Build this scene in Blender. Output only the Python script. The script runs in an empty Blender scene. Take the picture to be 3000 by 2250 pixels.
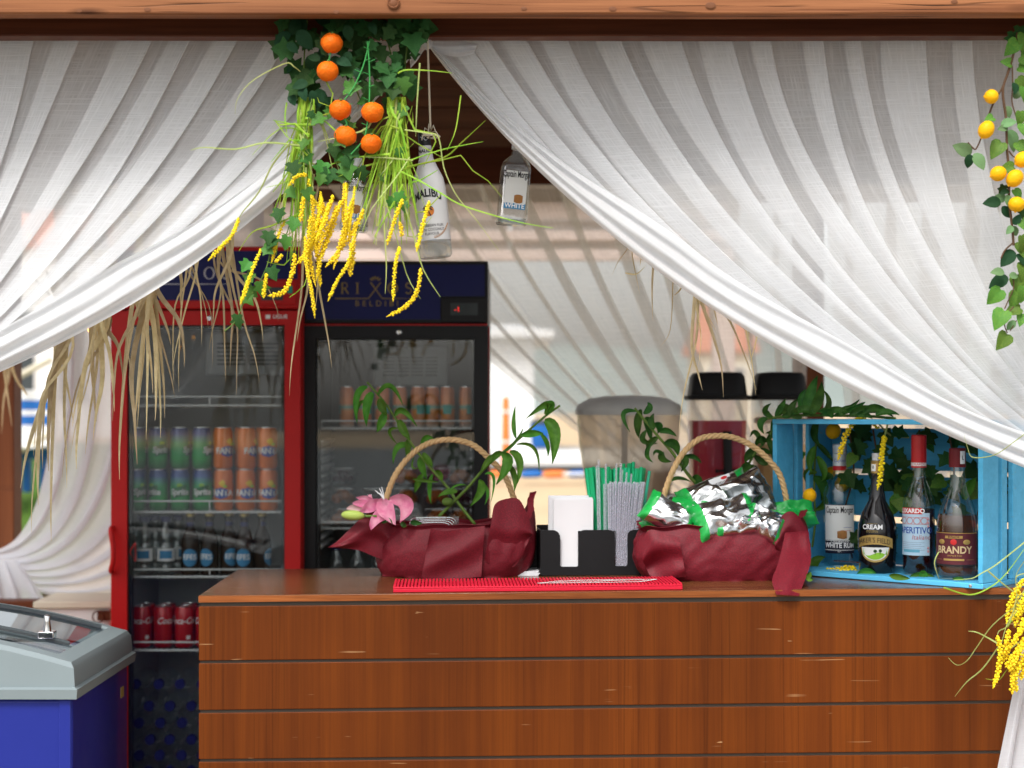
import bpy, math, random
from mathutils import Vector, Matrix, noise
sc = bpy.context.scene
RND = random.Random(11)
pi = math.pi
V = Vector
# ------------------------------------------------------------------ camera
F, HZ, CZ = 4800.0, 1210.0, 1.51          # focal length in photo pixels, horizon row, eye height
def P(px, py, Y):                          # the point at distance Y seen at photo pixel (px, py)
    return V(((px - 1500) * Y / F, Y, CZ - (py - HZ) * Y / F))
cam = bpy.data.cameras.new('camera'); camo = bpy.data.objects.new('camera', cam)
sc.collection.objects.link(camo); sc.camera = camo
cam.sensor_width = 36; cam.lens = F / 3000 * 36; cam.shift_y = (HZ - 1125) / 3000
cam.clip_start = .05; cam.clip_end = 3000
camo.location = (0, 0, CZ); camo.rotation_euler = (pi / 2, 0, 0)
cam.dof.use_dof = True; cam.dof.focus_distance = 3.78; cam.dof.aperture_fstop = 2.8
# ------------------------------------------------------------------ light
SUN_EL, SUN_AZ = math.radians(52), math.radians(200)
w = bpy.data.worlds.new('World'); sc.world = w; w.use_nodes = True
wt = w.node_tree; wt.nodes.clear()
sky = wt.nodes.new('ShaderNodeTexSky'); sky.sky_type = 'NISHITA'; sky.sun_disc = False
sky.sun_elevation = SUN_EL; sky.sun_rotation = SUN_AZ; sky.air_density = 1.2; sky.dust_density = 4.0; sky.ozone_density = 1.0
hsv = wt.nodes.new('ShaderNodeHueSaturation'); hsv.inputs['Saturation'].default_value = .22
bg = wt.nodes.new('ShaderNodeBackground'); bg.inputs['Strength'].default_value = .15
wo = wt.nodes.new('ShaderNodeOutputWorld')
wt.links.new(sky.outputs[0], hsv.inputs['Color']); wt.links.new(hsv.outputs[0], bg.inputs['Color']); wt.links.new(bg.outputs[0], wo.inputs['Surface'])
sl = bpy.data.lights.new('sun', 'SUN'); sl.energy = 1.5; sl.angle = math.radians(14); sl.color = (1, .975, .94)
so = bpy.data.objects.new('sun', sl); sc.collection.objects.link(so)
sd = V((math.sin(SUN_AZ) * math.cos(SUN_EL), math.cos(SUN_AZ) * math.cos(SUN_EL), math.sin(SUN_EL)))
so.rotation_euler = sd.to_track_quat('Z', 'Y').to_euler(); so.location = (-3, -6, 9)
sc.view_settings.view_transform = 'Standard'; sc.view_settings.look = 'None'
sc.view_settings.exposure = .74; sc.view_settings.gamma = 1; sc.view_settings.use_curve_mapping = False
sc.cycles.use_denoising = True
sc.cycles.max_bounces = 10; sc.cycles.transparent_max_bounces = 28; sc.cycles.diffuse_bounces = 5; sc.cycles.glossy_bounces = 4
sc.cycles.sample_clamp_indirect = 6
sc.cycles.caustics_reflective = False; sc.cycles.caustics_refractive = False

# ------------------------------------------------------------------ material helpers
def N(t, ty, ins=None, **kw):
    n = t.nodes.new(ty)
    for k, v in kw.items(): setattr(n, k, v)
    for k, v in (ins or {}).items():
        s = n.inputs[k]
        if isinstance(v, bpy.types.NodeSocket): t.links.new(v, s)
        else: s.default_value = v
    return n
def c4(c): return (c[0], c[1], c[2], 1)
def MIX(t, f, a, b, mode='MIX'):
    n = N(t, 'ShaderNodeMix', None, data_type='RGBA', blend_type=mode)
    for i, v in ((0, f), (6, a), (7, b)):
        if isinstance(v, bpy.types.NodeSocket): t.links.new(v, n.inputs[i])
        else: n.inputs[i].default_value = v if i == 0 else (c4(v) if len(v) == 3 else v)
    return n.outputs[2]
def RAMP(t, f, stops):
    n = N(t, 'ShaderNodeValToRGB', {0: f}); e = n.color_ramp.elements
    while len(e) < len(stops): e.new(.5)
    for i, (p, c) in enumerate(stops):
        e[i].position = p; e[i].color = c4(c) if hasattr(c, '__len__') else (c, c, c, 1)
    return n.outputs[0]
def MATH(t, op, a, b=0.0):
    n = N(t, 'ShaderNodeMath', None, operation=op)
    for i, v in ((0, a), (1, b)):
        if isinstance(v, bpy.types.NodeSocket): t.links.new(v, n.inputs[i])
        else: n.inputs[i].default_value = v
    return n.outputs[0]
def new(name):
    m = bpy.data.materials.new(name); m.use_nodes = True; t = m.node_tree; t.nodes.clear()
    return m, t
def OBJC(t, scale=(1, 1, 1), rnd=0.0, rot=(0, 0, 0)):
    tc = N(t, 'ShaderNodeTexCoord').outputs['Object']
    if rnd:
        oi = N(t, 'ShaderNodeObjectInfo').outputs['Random']
        tc = N(t, 'ShaderNodeVectorMath', {0: tc, 1: N(t, 'ShaderNodeCombineXYZ', {i: MATH(t, 'MULTIPLY', oi, rnd * k) for i, k in ((0, 1), (1, 1.7), (2, 2.3))}).outputs[0]}, operation='ADD').outputs[0]
    return N(t, 'ShaderNodeMapping', {'Vector': tc, 'Scale': scale, 'Rotation': rot}).outputs[0]
def NOISE(t, vec, scale, detail=4, rough=.55, dist=0.0):
    return N(t, 'ShaderNodeTexNoise', {'Vector': vec, 'Scale': scale, 'Detail': detail, 'Roughness': rough, 'Distortion': dist}).outputs['Fac']
def BUMP(t, h, strength, dist=.002):
    return N(t, 'ShaderNodeBump', {'Height': h, 'Strength': strength, 'Distance': dist}).outputs[0]
def OUT(t, sh): N(t, 'ShaderNodeOutputMaterial', {'Surface': sh})
def PR(t, **kw):
    names = dict(col='Base Color', rough='Roughness', metal='Metallic', nrm='Normal', spec='Specular IOR Level', coat='Coat Weight', crough='Coat Roughness',
                 sheen='Sheen Weight', sss='Subsurface Weight', trans='Transmission Weight', ecol='Emission Color', estr='Emission Strength', alpha='Alpha')
    return N(t, 'ShaderNodeBsdfPrincipled', {names[k]: v for k, v in kw.items()}).outputs[0]
def plain(name, col, rough=.5, metal=0.0, var=.15, vs=12, bump=.0, bs=120, coat=0.0, rnd=0.0, hue=0.0, spec=.2, sheen=0.0, emit=0.0, rvar=.15):
    """colour with soft wear: low noise varies colour and gloss, fine noise gives relief"""
    m, t = new(name)
    vec = OBJC(t, rnd=3.0)
    n = NOISE(t, vec, vs, 5)
    base = MIX(t, n, [c * (1 - var) for c in col], [min(1, c * (1 + var)) for c in col])
    if rnd or hue:
        oi = N(t, 'ShaderNodeObjectInfo').outputs['Random']
        hs = N(t, 'ShaderNodeHueSaturation', {'Color': base, 'Value': MATH(t, 'ADD', MATH(t, 'MULTIPLY', oi, 2 * rnd), 1 - rnd), 'Hue': MATH(t, 'ADD', MATH(t, 'MULTIPLY', oi, 2 * hue), .5 - hue)})
        base = hs.outputs[0]
    kw = dict(col=base, rough=MATH(t, 'ADD', MATH(t, 'MULTIPLY', n, rvar), rough - rvar / 2), metal=metal, coat=coat, spec=spec, sheen=sheen)
    if bump: kw['nrm'] = BUMP(t, NOISE(t, vec, bs, 3), bump)
    if emit: kw['ecol'] = c4(col); kw['estr'] = emit
    OUT(t, PR(t, **kw)); return m
def leafy(name, col, col2, vein=None, rough=.45, trans=.25, hue=.02, rnd=.25, patch=None):
    """leaf: colour per leaf, paler blotches, thin so that it lets light through"""
    m, t = new(name)
    vec = OBJC(t, rnd=5.0)
    n = NOISE(t, vec, 45, 4)
    b = MIX(t, RAMP(t, n, [(.35, 0.0), (.65, 1.0)]), col, col2)
    if patch: b = MIX(t, RAMP(t, NOISE(t, vec, 70, 3, .6), [(.52, 0.0), (.6, 1.0)]), b, patch)
    oi = N(t, 'ShaderNodeObjectInfo').outputs['Random']
    b = N(t, 'ShaderNodeHueSaturation', {'Color': b, 'Value': MATH(t, 'ADD', MATH(t, 'MULTIPLY', oi, 2 * rnd), 1 - rnd), 'Hue': MATH(t, 'ADD', MATH(t, 'MULTIPLY', oi, 2 * hue), .5 - hue)}).outputs[0]
    d = PR(t, col=b, rough=rough, spec=.14, nrm=BUMP(t, NOISE(t, vec, 150, 3), .3, .001))
    tr = N(t, 'ShaderNodeBsdfTranslucent', {'Color': b}).outputs[0]
    OUT(t, N(t, 'ShaderNodeMixShader', {0: trans, 1: d, 2: tr}).outputs[0]); return m
def clear(name, tint=(.95, .97, .97), base=.06, rough=.02, edge=.5, milk=0.0, milkcol=(.8, .8, .8), bump=0.0):
    """thin clear sheet: see-through with a mirror share that grows at glancing angles"""
    m, t = new(name)
    lw = N(t, 'ShaderNodeLayerWeight', {'Blend': .25}).outputs['Facing']
    f = MATH(t, 'ADD', MATH(t, 'MULTIPLY', MATH(t, 'POWER', lw, 2.5), edge), base)
    tr = N(t, 'ShaderNodeBsdfTransparent', {'Color': c4(tint)}).outputs[0]
    kw = {'Roughness': rough, 'Color': (1, 1, 1, 1)}
    if bump: kw['Normal'] = BUMP(t, NOISE(t, OBJC(t), 60, 3), bump, .004)
    g = N(t, 'ShaderNodeBsdfGlossy', kw).outputs[0]
    if milk:
        df = N(t, 'ShaderNodeMixShader', {0: .68, 1: N(t, 'ShaderNodeBsdfDiffuse', {'Color': c4(milkcol)}).outputs[0], 2: N(t, 'ShaderNodeBsdfTranslucent', {'Color': c4(milkcol)}).outputs[0]}).outputs[0]
        tr = N(t, 'ShaderNodeMixShader', {0: milk, 1: tr, 2: df}).outputs[0]
    OUT(t, N(t, 'ShaderNodeMixShader', {0: f, 1: tr, 2: g}).outputs[0]); return m
def wood(name, dark, light, grain=(1.2, 30, 30), rough=.4, coat=0.0, fine=.35, crack=0.0, leaf=0.0, chips=0.0, bump=.25, rnd=3.0, knots=0.0, spec=.12, span=(.33, .66), pores=0.0):
    m, t = new(name)
    vec = OBJC(t, grain, rnd=rnd)
    n1 = NOISE(t, vec, 1.0, 6, .6, .4)
    n2 = NOISE(t, OBJC(t, [g * 5 if g > 5 else g * 2 for g in grain], rnd=rnd), 1.0, 3, .7)
    f = MATH(t, 'ADD', MATH(t, 'MULTIPLY', n1, 1 - fine), MATH(t, 'MULTIPLY', n2, fine))
    col = MIX(t, RAMP(t, f, [(span[0], 0.0), (span[1], 1.0)]), dark, light)
    big = NOISE(t, OBJC(t, (1.5, 1.5, 1.5), rnd=rnd), 1.3, 3)
    col = MIX(t, MATH(t, 'MULTIPLY', RAMP(t, big, [(.35, 0.0), (.7, 1.0)]), .35), col, [c * .55 for c in dark], 'MIX')
    if pores:                               # thin dark streaks along the grain
        pn = NOISE(t, OBJC(t, [g * 5 if g > 5 else g * 1.6 for g in grain], rnd=rnd), 1.0, 2, .6, .3)
        pm = MATH(t, 'MULTIPLY', RAMP(t, pn, [(.54, 0.0), (.68, 1.0)]), RAMP(t, NOISE(t, OBJC(t, (5, 5, .7), rnd=rnd), 1.0, 3), [(.38, .25), (.62, 1.0)]))
        col = MIX(t, MATH(t, 'MULTIPLY', pm, pores), col, [c * .38 for c in dark])
    if leaf:                                # veneer leaves: tone steps along x
        x = N(t, 'ShaderNodeSeparateXYZ', {0: OBJC(t)}).outputs[0]
        st = N(t, 'ShaderNodeTexWhiteNoise', {'W': MATH(t, 'FLOOR', MATH(t, 'DIVIDE', x, leaf))}, noise_dimensions='1D').outputs['Value']
        col = N(t, 'ShaderNodeHueSaturation', {'Color': col, 'Value': MATH(t, 'ADD', MATH(t, 'MULTIPLY', st, .20), .9)}).outputs[0]
    h = f
    if knots:
        vo = N(t, 'ShaderNodeTexVoronoi', {'Vector': OBJC(t, (3.1, 11, 11), rnd=rnd), 'Scale': 1.0}, feature='F1').outputs['Distance']
        k = RAMP(t, vo, [(.05, 1.0), (.16, 0.0)])
        col = MIX(t, MATH(t, 'MULTIPLY', k, knots), col, [c * .35 for c in dark])
    if crack:
        wv = NOISE(t, OBJC(t, (1.1, 26, 26), rnd=rnd), 1.0, 2, .5, .2)
        ck = RAMP(t, MATH(t, 'ABSOLUTE', MATH(t, 'SUBTRACT', wv, .5)), [(.0, 1.0), (.014, 0.0)])
        ck = MATH(t, 'MULTIPLY', ck, RAMP(t, NOISE(t, OBJC(t, (2, 5, 5), rnd=rnd), 1.0, 2), [(.5, 0.0), (.58, 1.0)]))
        col = MIX(t, MATH(t, 'MULTIPLY', ck, crack), col, (.012, .008, .006))
        h = MATH(t, 'SUBTRACT', f, MATH(t, 'MULTIPLY', ck, 3.0))
    rg = rough
    if chips:
        ch = NOISE(t, OBJC(t, (13, 13, 75), rnd=rnd), 1.0, 2, .5)
        cm = RAMP(t, ch, [(.765, 0.0), (.79, 1.0)])
        sc1 = NOISE(t, OBJC(t, (6, 40, 130), rnd=rnd, rot=(0, .12, 0)), 1.0, 1, .4)
        s1 = MATH(t, 'MULTIPLY', RAMP(t, sc1, [(.725, 0.0), (.74, .6)]), RAMP(t, NOISE(t, OBJC(t, (9, 9, 9), rnd=rnd), 1.0, 2), [(.5, 0.0), (.6, 1.0)]))
        cm = MATH(t, 'MAXIMUM', cm, s1)
        col = MIX(t, MATH(t, 'MULTIPLY', cm, chips), col, (.42, .24, .11))
        rg = MATH(t, 'ADD', MATH(t, 'MULTIPLY', cm, .4), MATH(t, 'ADD', MATH(t, 'MULTIPLY', big, .15), rough - .07))
    OUT(t, PR(t, col=col, rough=rg, coat=coat, crough=.15, spec=spec, nrm=BUMP(t, h, bump, .0015))); return m
def cloth(name, col, opac=.7, thread=(900, 260), var=.18, tl_=.4):
    """open-weave voile: threads by UV decide how much is see-through; light also passes"""
    m, t = new(name)
    uv = N(t, 'ShaderNodeTexCoord').outputs['UV']
    a = NOISE(t, N(t, 'ShaderNodeMapping', {'Vector': uv, 'Scale': (thread[0], thread[0] * .03, 1)}).outputs[0], 1.0, 2, .7)
    b = NOISE(t, N(t, 'ShaderNodeMapping', {'Vector': uv, 'Scale': (thread[1] * .04, thread[1], 1)}).outputs[0], 1.0, 2, .7)
    s = MATH(t, 'MAXIMUM', a, b)
    o = MATH(t, 'ADD', MATH(t, 'MULTIPLY', MATH(t, 'SUBTRACT', s, .58), var * 5), opac)
    lo = NOISE(t, OBJC(t), 9, 3)
    base = MIX(t, lo, [c * .94 for c in col], col)
    d = N(t, 'ShaderNodeBsdfDiffuse', {'Color': base, 'Normal': BUMP(t, s, .15, .001)}).outputs[0]
    tl = N(t, 'ShaderNodeBsdfTranslucent', {'Color': base}).outputs[0]
    body = N(t, 'ShaderNodeMixShader', {0: tl_, 1: d, 2: tl}).outputs[0]
    tr = N(t, 'ShaderNodeBsdfTransparent').outputs[0]
    oc = N(t, 'ShaderNodeClamp', {0: o, 1: 0.0, 2: 1.0}).outputs[0]
    OUT(t, N(t, 'ShaderNodeMixShader', {0: oc, 1: tr, 2: body}).outputs[0]); return m

# ------------------------------------------------------------------ mesh helpers
class MB:
    def __init__(s): s.v = []; s.f = []; s.m = []
    def add(s, vs, fs, mi=0):
        o = len(s.v); s.v += [V(p) for p in vs]; s.f += [tuple(i + o for i in f) for f in fs]; s.m += [mi] * len(fs); return s
    def hexa(s, q, mi=0):                  # 8 corners: bottom ring 0-3, top ring 4-7
        return s.add(q, [(0, 3, 2, 1), (4, 5, 6, 7), (0, 1, 5, 4), (1, 2, 6, 5), (2, 3, 7, 6), (3, 0, 4, 7)], mi)
    def box(s, a, b, mi=0, M=None):
        x0, y0, z0 = [min(p, q) for p, q in zip(a, b)]; x1, y1, z1 = [max(p, q) for p, q in zip(a, b)]
        q = [V(p) for p in ((x0, y0, z0), (x1, y0, z0), (x1, y1, z0), (x0, y1, z0), (x0, y0, z1), (x1, y0, z1), (x1, y1, z1), (x0, y1, z1))]
        if M: q = [M @ p for p in q]
        return s.hexa(q, mi)
    def beam(s, p, q, wd, hd, mi=0, up=V((0, 0, 1))):
        p, q = V(p), V(q); d = (q - p).normalized(); x = d.cross(up).normalized() * (wd / 2); z = x.cross(d).normalized() * (hd / 2)
        return s.hexa([p - x - z, p + x - z, q + x - z, q - x - z, p - x + z, p + x + z, q + x + z, q - x + z], mi)
    def tube(s, pts, rad, n=8, mi=0, cap=True):
        pts = [V(p) for p in pts]; k = len(pts)
        if not hasattr(rad, '__len__'): rad = [rad] * k
        vs, fs = [], []
        d = (pts[1] - pts[0]).normalized(); x = d.orthogonal().normalized()
        for i in range(k):
            d = (pts[min(i + 1, k - 1)] - pts[max(i - 1, 0)]).normalized()
            x = (x - d * x.dot(d)).normalized(); y = d.cross(x)
            for j in range(n):
                a = 2 * pi * j / n; vs.append(pts[i] + (x * math.cos(a) + y * math.sin(a)) * rad[i])
        for i in range(k - 1):
            for j in range(n): fs.append((i * n + j, i * n + (j + 1) % n, (i + 1) * n + (j + 1) % n, (i + 1) * n + j))
        if cap: fs += [tuple(range(n))[::-1], tuple((k - 1) * n + j for j in range(n))]
        return s.add(vs, fs, mi)
    def lathe(s, prof, n=24, o=(0, 0, 0), M=None, mi=0, sx=1, sy=1, sq=0.0, cap=True):
        o = V(o); vs, fs = [], []
        for r, z in prof:
            for j in range(n):
                a = 2 * pi * j / n; c, sn = math.cos(a), math.sin(a)
                if sq: g = (abs(c) ** (2 + sq) + abs(sn) ** (2 + sq)) ** (-1 / (2 + sq)); c *= g; sn *= g
                p = V((r * c * sx, r * sn * sy, z)); vs.append((M @ p if M else p) + o)
        for i in range(len(prof) - 1):
            for j in range(n): fs.append((i * n + j, i * n + (j + 1) % n, (i + 1) * n + (j + 1) % n, (i + 1) * n + j))
        if cap: fs += [tuple(range(n))[::-1], tuple((len(prof) - 1) * n + j for j in range(n))]
        return s.add(vs, fs, mi)
    def ball(s, c, r, n=12, k=8, sc=(1, 1, 1), M=None, mi=0, wob=0.0):
        prof = []; c = V(c); vs = []; fs = []
        for i in range(k + 1):
            a = -pi / 2 + pi * i / k
            for j in range(n):
                b = 2 * pi * j / n
                p = V((math.cos(a) * math.cos(b) * sc[0], math.cos(a) * math.sin(b) * sc[1], math.sin(a) * sc[2])) * r
                if wob: p *= 1 + wob * noise.noise(p * (2.5 / r) + c * 50)
                vs.append((M @ p if M else p) + c)
        for i in range(k):
            for j in range(n): fs.append((i * n + j, i * n + (j + 1) % n, (i + 1) * n + (j + 1) % n, (i + 1) * n + j))
        return s.add(vs, fs, mi)
    def grid(s, nu, nv, fn, mi=0):
        vs = [fn(i / nu, j / nv) for j in range(nv + 1) for i in range(nu + 1)]
        fs = [(j * (nu + 1) + i, j * (nu + 1) + i + 1, (j + 1) * (nu + 1) + i + 1, (j + 1) * (nu + 1) + i) for j in range(nv) for i in range(nu)]
        return s.add(vs, fs, mi)
    def prism(s, pts, o, rt, up, th, mi=0):  # outline in a plane, given thickness along rt x up (away from the viewer side)
        o, rt, up = V(o), V(rt), V(up); nn = rt.cross(up).normalized(); k = len(pts)
        a = [o + rt * x + up * y for x, y in pts]; b = [p - nn * th for p in a]
        fs = [tuple(range(k)), tuple(range(2 * k - 1, k - 1, -1))] + [(i, i + k, (i + 1) % k + k, (i + 1) % k) for i in range(k)]
        return s.add(a + b, fs, mi)
    def ribbon(s, pts, wid, side=None, mi=0, fold=.0):
        pts = [V(p) for p in pts]; k = len(pts); vs = []; fs = []
        for i in range(k):
            d = (pts[min(i + 1, k - 1)] - pts[max(i - 1, 0)]).normalized()
            fx = side if side else V((0, -1, 0))
            x = d.cross(fx); x = x.normalized() if x.length > 1e-4 else V((1, 0, 0)); nn = x.cross(d)
            wv = wid[i] if hasattr(wid, '__len__') else wid
            vs += [pts[i] - x * wv / 2, pts[i] + nn * wv * fold, pts[i] + x * wv / 2]
        for i in range(k - 1):
            for j in (0, 1): fs.append((i * 3 + j, i * 3 + j + 1, i * 3 + j + 4, i * 3 + j + 3))
        return s.add(vs, fs, mi)

def wloc(o):
    p = V((0, 0, 0))
    while o is not None: p += V(o.location); o = o.parent
    return p
def mkmesh(name, mb, mats, smooth=40):
    me = bpy.data.meshes.new(name); me.from_pydata([tuple(v) for v in mb.v], [], mb.f)
    for m in (mats if isinstance(mats, (list, tuple)) else [mats]): me.materials.append(m)
    me.polygons.foreach_set('material_index', mb.m)
    if smooth:
        me.polygons.foreach_set('use_smooth', [True] * len(me.polygons))
        if smooth < 180: me.set_sharp_from_angle(angle=math.radians(smooth))
    me.update(); return me
def link(name, me, parent=None):
    o = bpy.data.objects.new(name, me); sc.collection.objects.link(o); o.parent = parent; return o
def bevel(o, wd, seg=2):
    b = o.modifiers.new('bevel', 'BEVEL'); b.width = wd; b.segments = seg; b.limit_method = 'ANGLE'; b.angle_limit = math.radians(40); return o
def part(name, mb, mats, parent, smooth=40, bev=0, local=False, label=None, kind=None):
    if not local:
        d = wloc(parent); mb.v = [p - d for p in mb.v]
    o = link(name, mkmesh(name, mb, mats, smooth), parent)
    if bev: bevel(o, bev)
    if label: o['label'] = label
    if kind: o['kind'] = kind
    return o
def tag(o, label, cat, group=None, kind=None):
    if label: o['label'] = label
    if cat: o['category'] = cat
    if group: o['group'] = group
    if kind: o['kind'] = kind
    return o
def thing(name, label, cat, loc, group=None, rz=0.0):
    o = bpy.data.objects.new(name, None); sc.collection.objects.link(o); o.location = loc; o.rotation_euler = (0, 0, rz); o.empty_display_size = .05
    return tag(o, label, cat, group)
def solo(name, mb, mats, label, cat, group=None, smooth=40, bev=0, kind=None):   # a thing that is one mesh, origin at its base
    xs = [p.x for p in mb.v]; ys = [p.y for p in mb.v]; zs = [p.z for p in mb.v]
    b = V(((min(xs) + max(xs)) / 2, (min(ys) + max(ys)) / 2, min(zs))); mb.v = [p - b for p in mb.v]
    o = link(name, mkmesh(name, mb, mats, smooth)); o.location = b
    if bev: bevel(o, bev)
    return tag(o, label, cat, group, kind)
def copy_tree(o, parent=None):
    c = o.copy(); sc.collection.objects.link(c); c.parent = parent
    for ch in list(o.children): copy_tree(ch, c)
    return c
def bez(a, b, c, n=10):                    # curve from a through about b to c
    a, b, c = V(a), V(b), V(c); q = b * 2 - (a + c) / 2
    return [a * (1 - t) ** 2 + q * 2 * t * (1 - t) + c * t * t for t in [i / n for i in range(n + 1)]]
def smoothpts(pts, n=6):                   # Catmull-Rom through the points
    pts = [V(p) for p in pts]; o = []
    for i in range(len(pts) - 1):
        p0, p1, p2, p3 = pts[max(i - 1, 0)], pts[i], pts[i + 1], pts[min(i + 2, len(pts) - 1)]
        for j in range(n):
            t = j / n
            o.append(.5 * ((2 * p1) + (p2 - p0) * t + (2 * p0 - 5 * p1 + 4 * p2 - p3) * t * t + (3 * p1 - p0 - 3 * p2 + p3) * t ** 3))
    return o + [pts[-1]]
# lettering: the built-in font turned into a mesh, then laid on a plane or round a bottle
_dg = None
def letters(txt, h, shear=0.0, sx=1.0, bold=0.0, space=1.0):
    cu = bpy.data.curves.new('lettering', 'FONT'); cu.body = txt; cu.size = h * 1.4; cu.align_x = 'CENTER'; cu.shear = shear; cu.offset = bold; cu.space_character = space; cu.resolution_u = 3
    o = bpy.data.objects.new('lettering', cu); sc.collection.objects.link(o)
    bpy.context.view_layer.update()
    me = bpy.data.meshes.new_from_object(o.evaluated_get(bpy.context.evaluated_depsgraph_get()))
    mb = MB(); mb.add([(v.co.x * sx, v.co.y, 0) for v in me.vertices], [tuple(p.vertices) for p in me.polygons])
    bpy.data.objects.remove(o); bpy.data.curves.remove(cu); bpy.data.meshes.remove(me); return mb
def on_plane(mb, o, rt, up):
    o, rt, up = V(o), V(rt).normalized(), V(up).normalized(); mb.v = [o + rt * p.x + up * p.y for p in mb.v]; return mb
def on_can(mb, R, z, ang=0.0, o=(0, 0, 0), arch=0.0):   # wrapped on a cylinder of radius R; ang = 0 faces -y
    o = V(o)
    mb.v = [o + V((R * math.sin(p.x / R + ang), -R * math.cos(p.x / R + ang), z + p.y - arch * p.x * p.x)) for p in mb.v]; return mb
def patch_on_can(R, z0, z1, a0, a1, n=16, o=(0, 0, 0), fn=None):
    mb = MB(); o = V(o)
    def f(u, v):
        a = a0 + (a1 - a0) * u; lo, hi = (z0, z1) if fn is None else fn(u)
        return o + V((R * math.sin(a), -R * math.cos(a), lo + (hi - lo) * v))
    return mb.grid(n, 2, f)
def stroke(mb, pts, wd, o, rt, up, mi=0):  # flat pen stroke through 2-d points, wd may vary
    k = len(pts); vs = []; fs = []; o, rt, up = V(o), V(rt), V(up)
    for i in range(k):
        a, b = pts[max(i - 1, 0)], pts[min(i + 1, k - 1)]; dx, dy = b[0] - a[0], b[1] - a[1]; l = math.hypot(dx, dy) or 1
        ww = (wd[i] if hasattr(wd, '__len__') else wd) / 2
        for s in (-1, 1): vs.append(o + rt * (pts[i][0] - dy / l * ww * s) + up * (pts[i][1] + dx / l * ww * s))
    for i in range(k - 1): fs.append((2 * i, 2 * i + 1, 2 * i + 3, 2 * i + 2))
    return mb.add(vs, fs, mi)
def fr(x): return x - math.floor(x)
# ------------------------------------------------------------------ materials
W_FRONT = wood('stained_pine', (.14, .045, .018), (.40, .165, .07), (.7, 26, 26), .6, crack=1.0, knots=.9, bump=.5, fine=.5)
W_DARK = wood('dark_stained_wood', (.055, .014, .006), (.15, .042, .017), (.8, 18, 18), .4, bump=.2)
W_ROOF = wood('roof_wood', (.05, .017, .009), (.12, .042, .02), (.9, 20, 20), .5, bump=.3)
W_POST = wood('post_wood', (.10, .03, .012), (.22, .075, .03), (22, 22, .8), .5, crack=.5, bump=.3)
W_VEN = wood('walnut_veneer', (.076, .0160, .0026), (.174, .0425, .0044), (30, 30, .8), .42, span=(.25, .74), pores=.42,  coat=.0, leaf=.19, chips=.85, bump=.08, rnd=0)
W_TOP = wood('walnut_top', (.085, .03, .011), (.19, .075, .026), (1.0, 26, 26), .22, coat=.25, chips=.2, bump=.05)
M_GAP = plain('dusty_groove', (.085, .07, .056), .9, bump=.4)
VOILE = cloth('white_voile', (.87, .88, .895), .63, (340, 300), .11)
VOILE2 = cloth('thin_voile', (.87, .88, .88), .52, (340, 300), .12, .72)
LINEN = cloth('white_linen', (.84, .86, .90), .86, (300, 300), .06, .5)
CORD = plain('cotton_cord', (.62, .55, .45), .9, bump=.5, bs=400)
SAND = plain('beach_sand', (.50, .37, .23), .95, var=.22, vs=1.2, bump=.6, bs=30)
PAVE = plain('pale_paving', (.46, .44, .41), .85, var=.12, vs=1.0)
BOUNCE_GREY = plain('grey_bounce_ground', (.19, .20, .20), .9, var=.2, vs=1.5)  # grey chosen for its bounce light and its reflection in the glass
LAWN = plain('lawn_soil', (.07, .13, .02), .95, var=.4, vs=4)
BLADE = leafy('grass_blade', (.08, .19, .02), (.15, .28, .04))
HILL = plain('far_hill', (.20, .235, .22), .95, var=.3, vs=.03)
WHITE = plain('white_paint', (.74, .74, .73), .5, var=.06)
BLUE = plain('blue_paint', (.02, .13, .42), .45, var=.12)
ORANGE = plain('orange_plastic', (.75, .20, .05), .45, var=.1)
TERRA = plain('terracotta', (.45, .17, .10), .8, var=.2)
CREAMW = plain('cream_wall', (.60, .55, .44), .8, var=.1)
GLASSD = plain('dark_pane', (.05, .06, .065), .15)
STEEL = plain('bolt_wood', (.17, .065, .028), .6, bump=.4)

# ------------------------------------------------------------------ ground, hills
def gz(x, y):
    t = min(1, max(0, (y - 6.6) / 8.4)); h = .95 * (t * t * (3 - 2 * t) * .35 + t * .65)
    if y > 15: h += min(.22, (y - 15) * .004)
    return h
ys = [-120, -40, -12, 0, 3, 5, 6.6] + [6.6 + .35 * i for i in range(1, 26)] + [18, 24, 34, 50, 80, 140, 260, 460, 1200]
xs = [-900, -300, -120, -60, -30, -15, -8, -5, -3, -1.5, 0, 1.5, 3, 5, 8, 15, 30, 60, 120, 300, 900]
g = MB()
g.add([(x, y, gz(x, y) + (.03 * noise.noise(V((x, y, 0))) if y > 7 else 0)) for y in ys for x in xs],
      [(j * len(xs) + i, j * len(xs) + i + 1, (j + 1) * len(xs) + i + 1, (j + 1) * len(xs) + i) for j in range(len(ys) - 1) for i in range(len(xs) - 1)])
ground = link('sandy_ground', mkmesh('sandy_ground', g, SAND, 180))
g2 = MB(); g2.grid(10, 10, lambda u, v: V((-40 + 80 * u, -60 + 62.6 * v, .012)))  # unseen ground before the hut, added to cut warm sand bounce and glass veil
fp = link('unseen_bounce_ground', mkmesh('unseen_bounce_ground', g2, BOUNCE_GREY, 180)); fp['kind'] = 'structure'; ground['kind'] = 'structure'
g = MB(); g.grid(12, 10, lambda u, v: V((-2.6 + 16 * u, 15.6 + 8 * v, gz(0, 15.6 + 8 * v) + .05)))
pv = link('pavement', mkmesh('pavement', g, PAVE, 180)); pv['kind'] = 'structure'
g = MB(); g.grid(30, 34, lambda u, v: V((-13 + 10.2 * u - .5 * v, 8.2 + 17 * v, gz(0, 8.2 + 17 * v) + .06 + .02 * noise.noise(V((u * 30, v * 30, 1))))))
lw = link('lawn', mkmesh('lawn', g, LAWN, 180)); lw['kind'] = 'structure'
g = MB()
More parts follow.
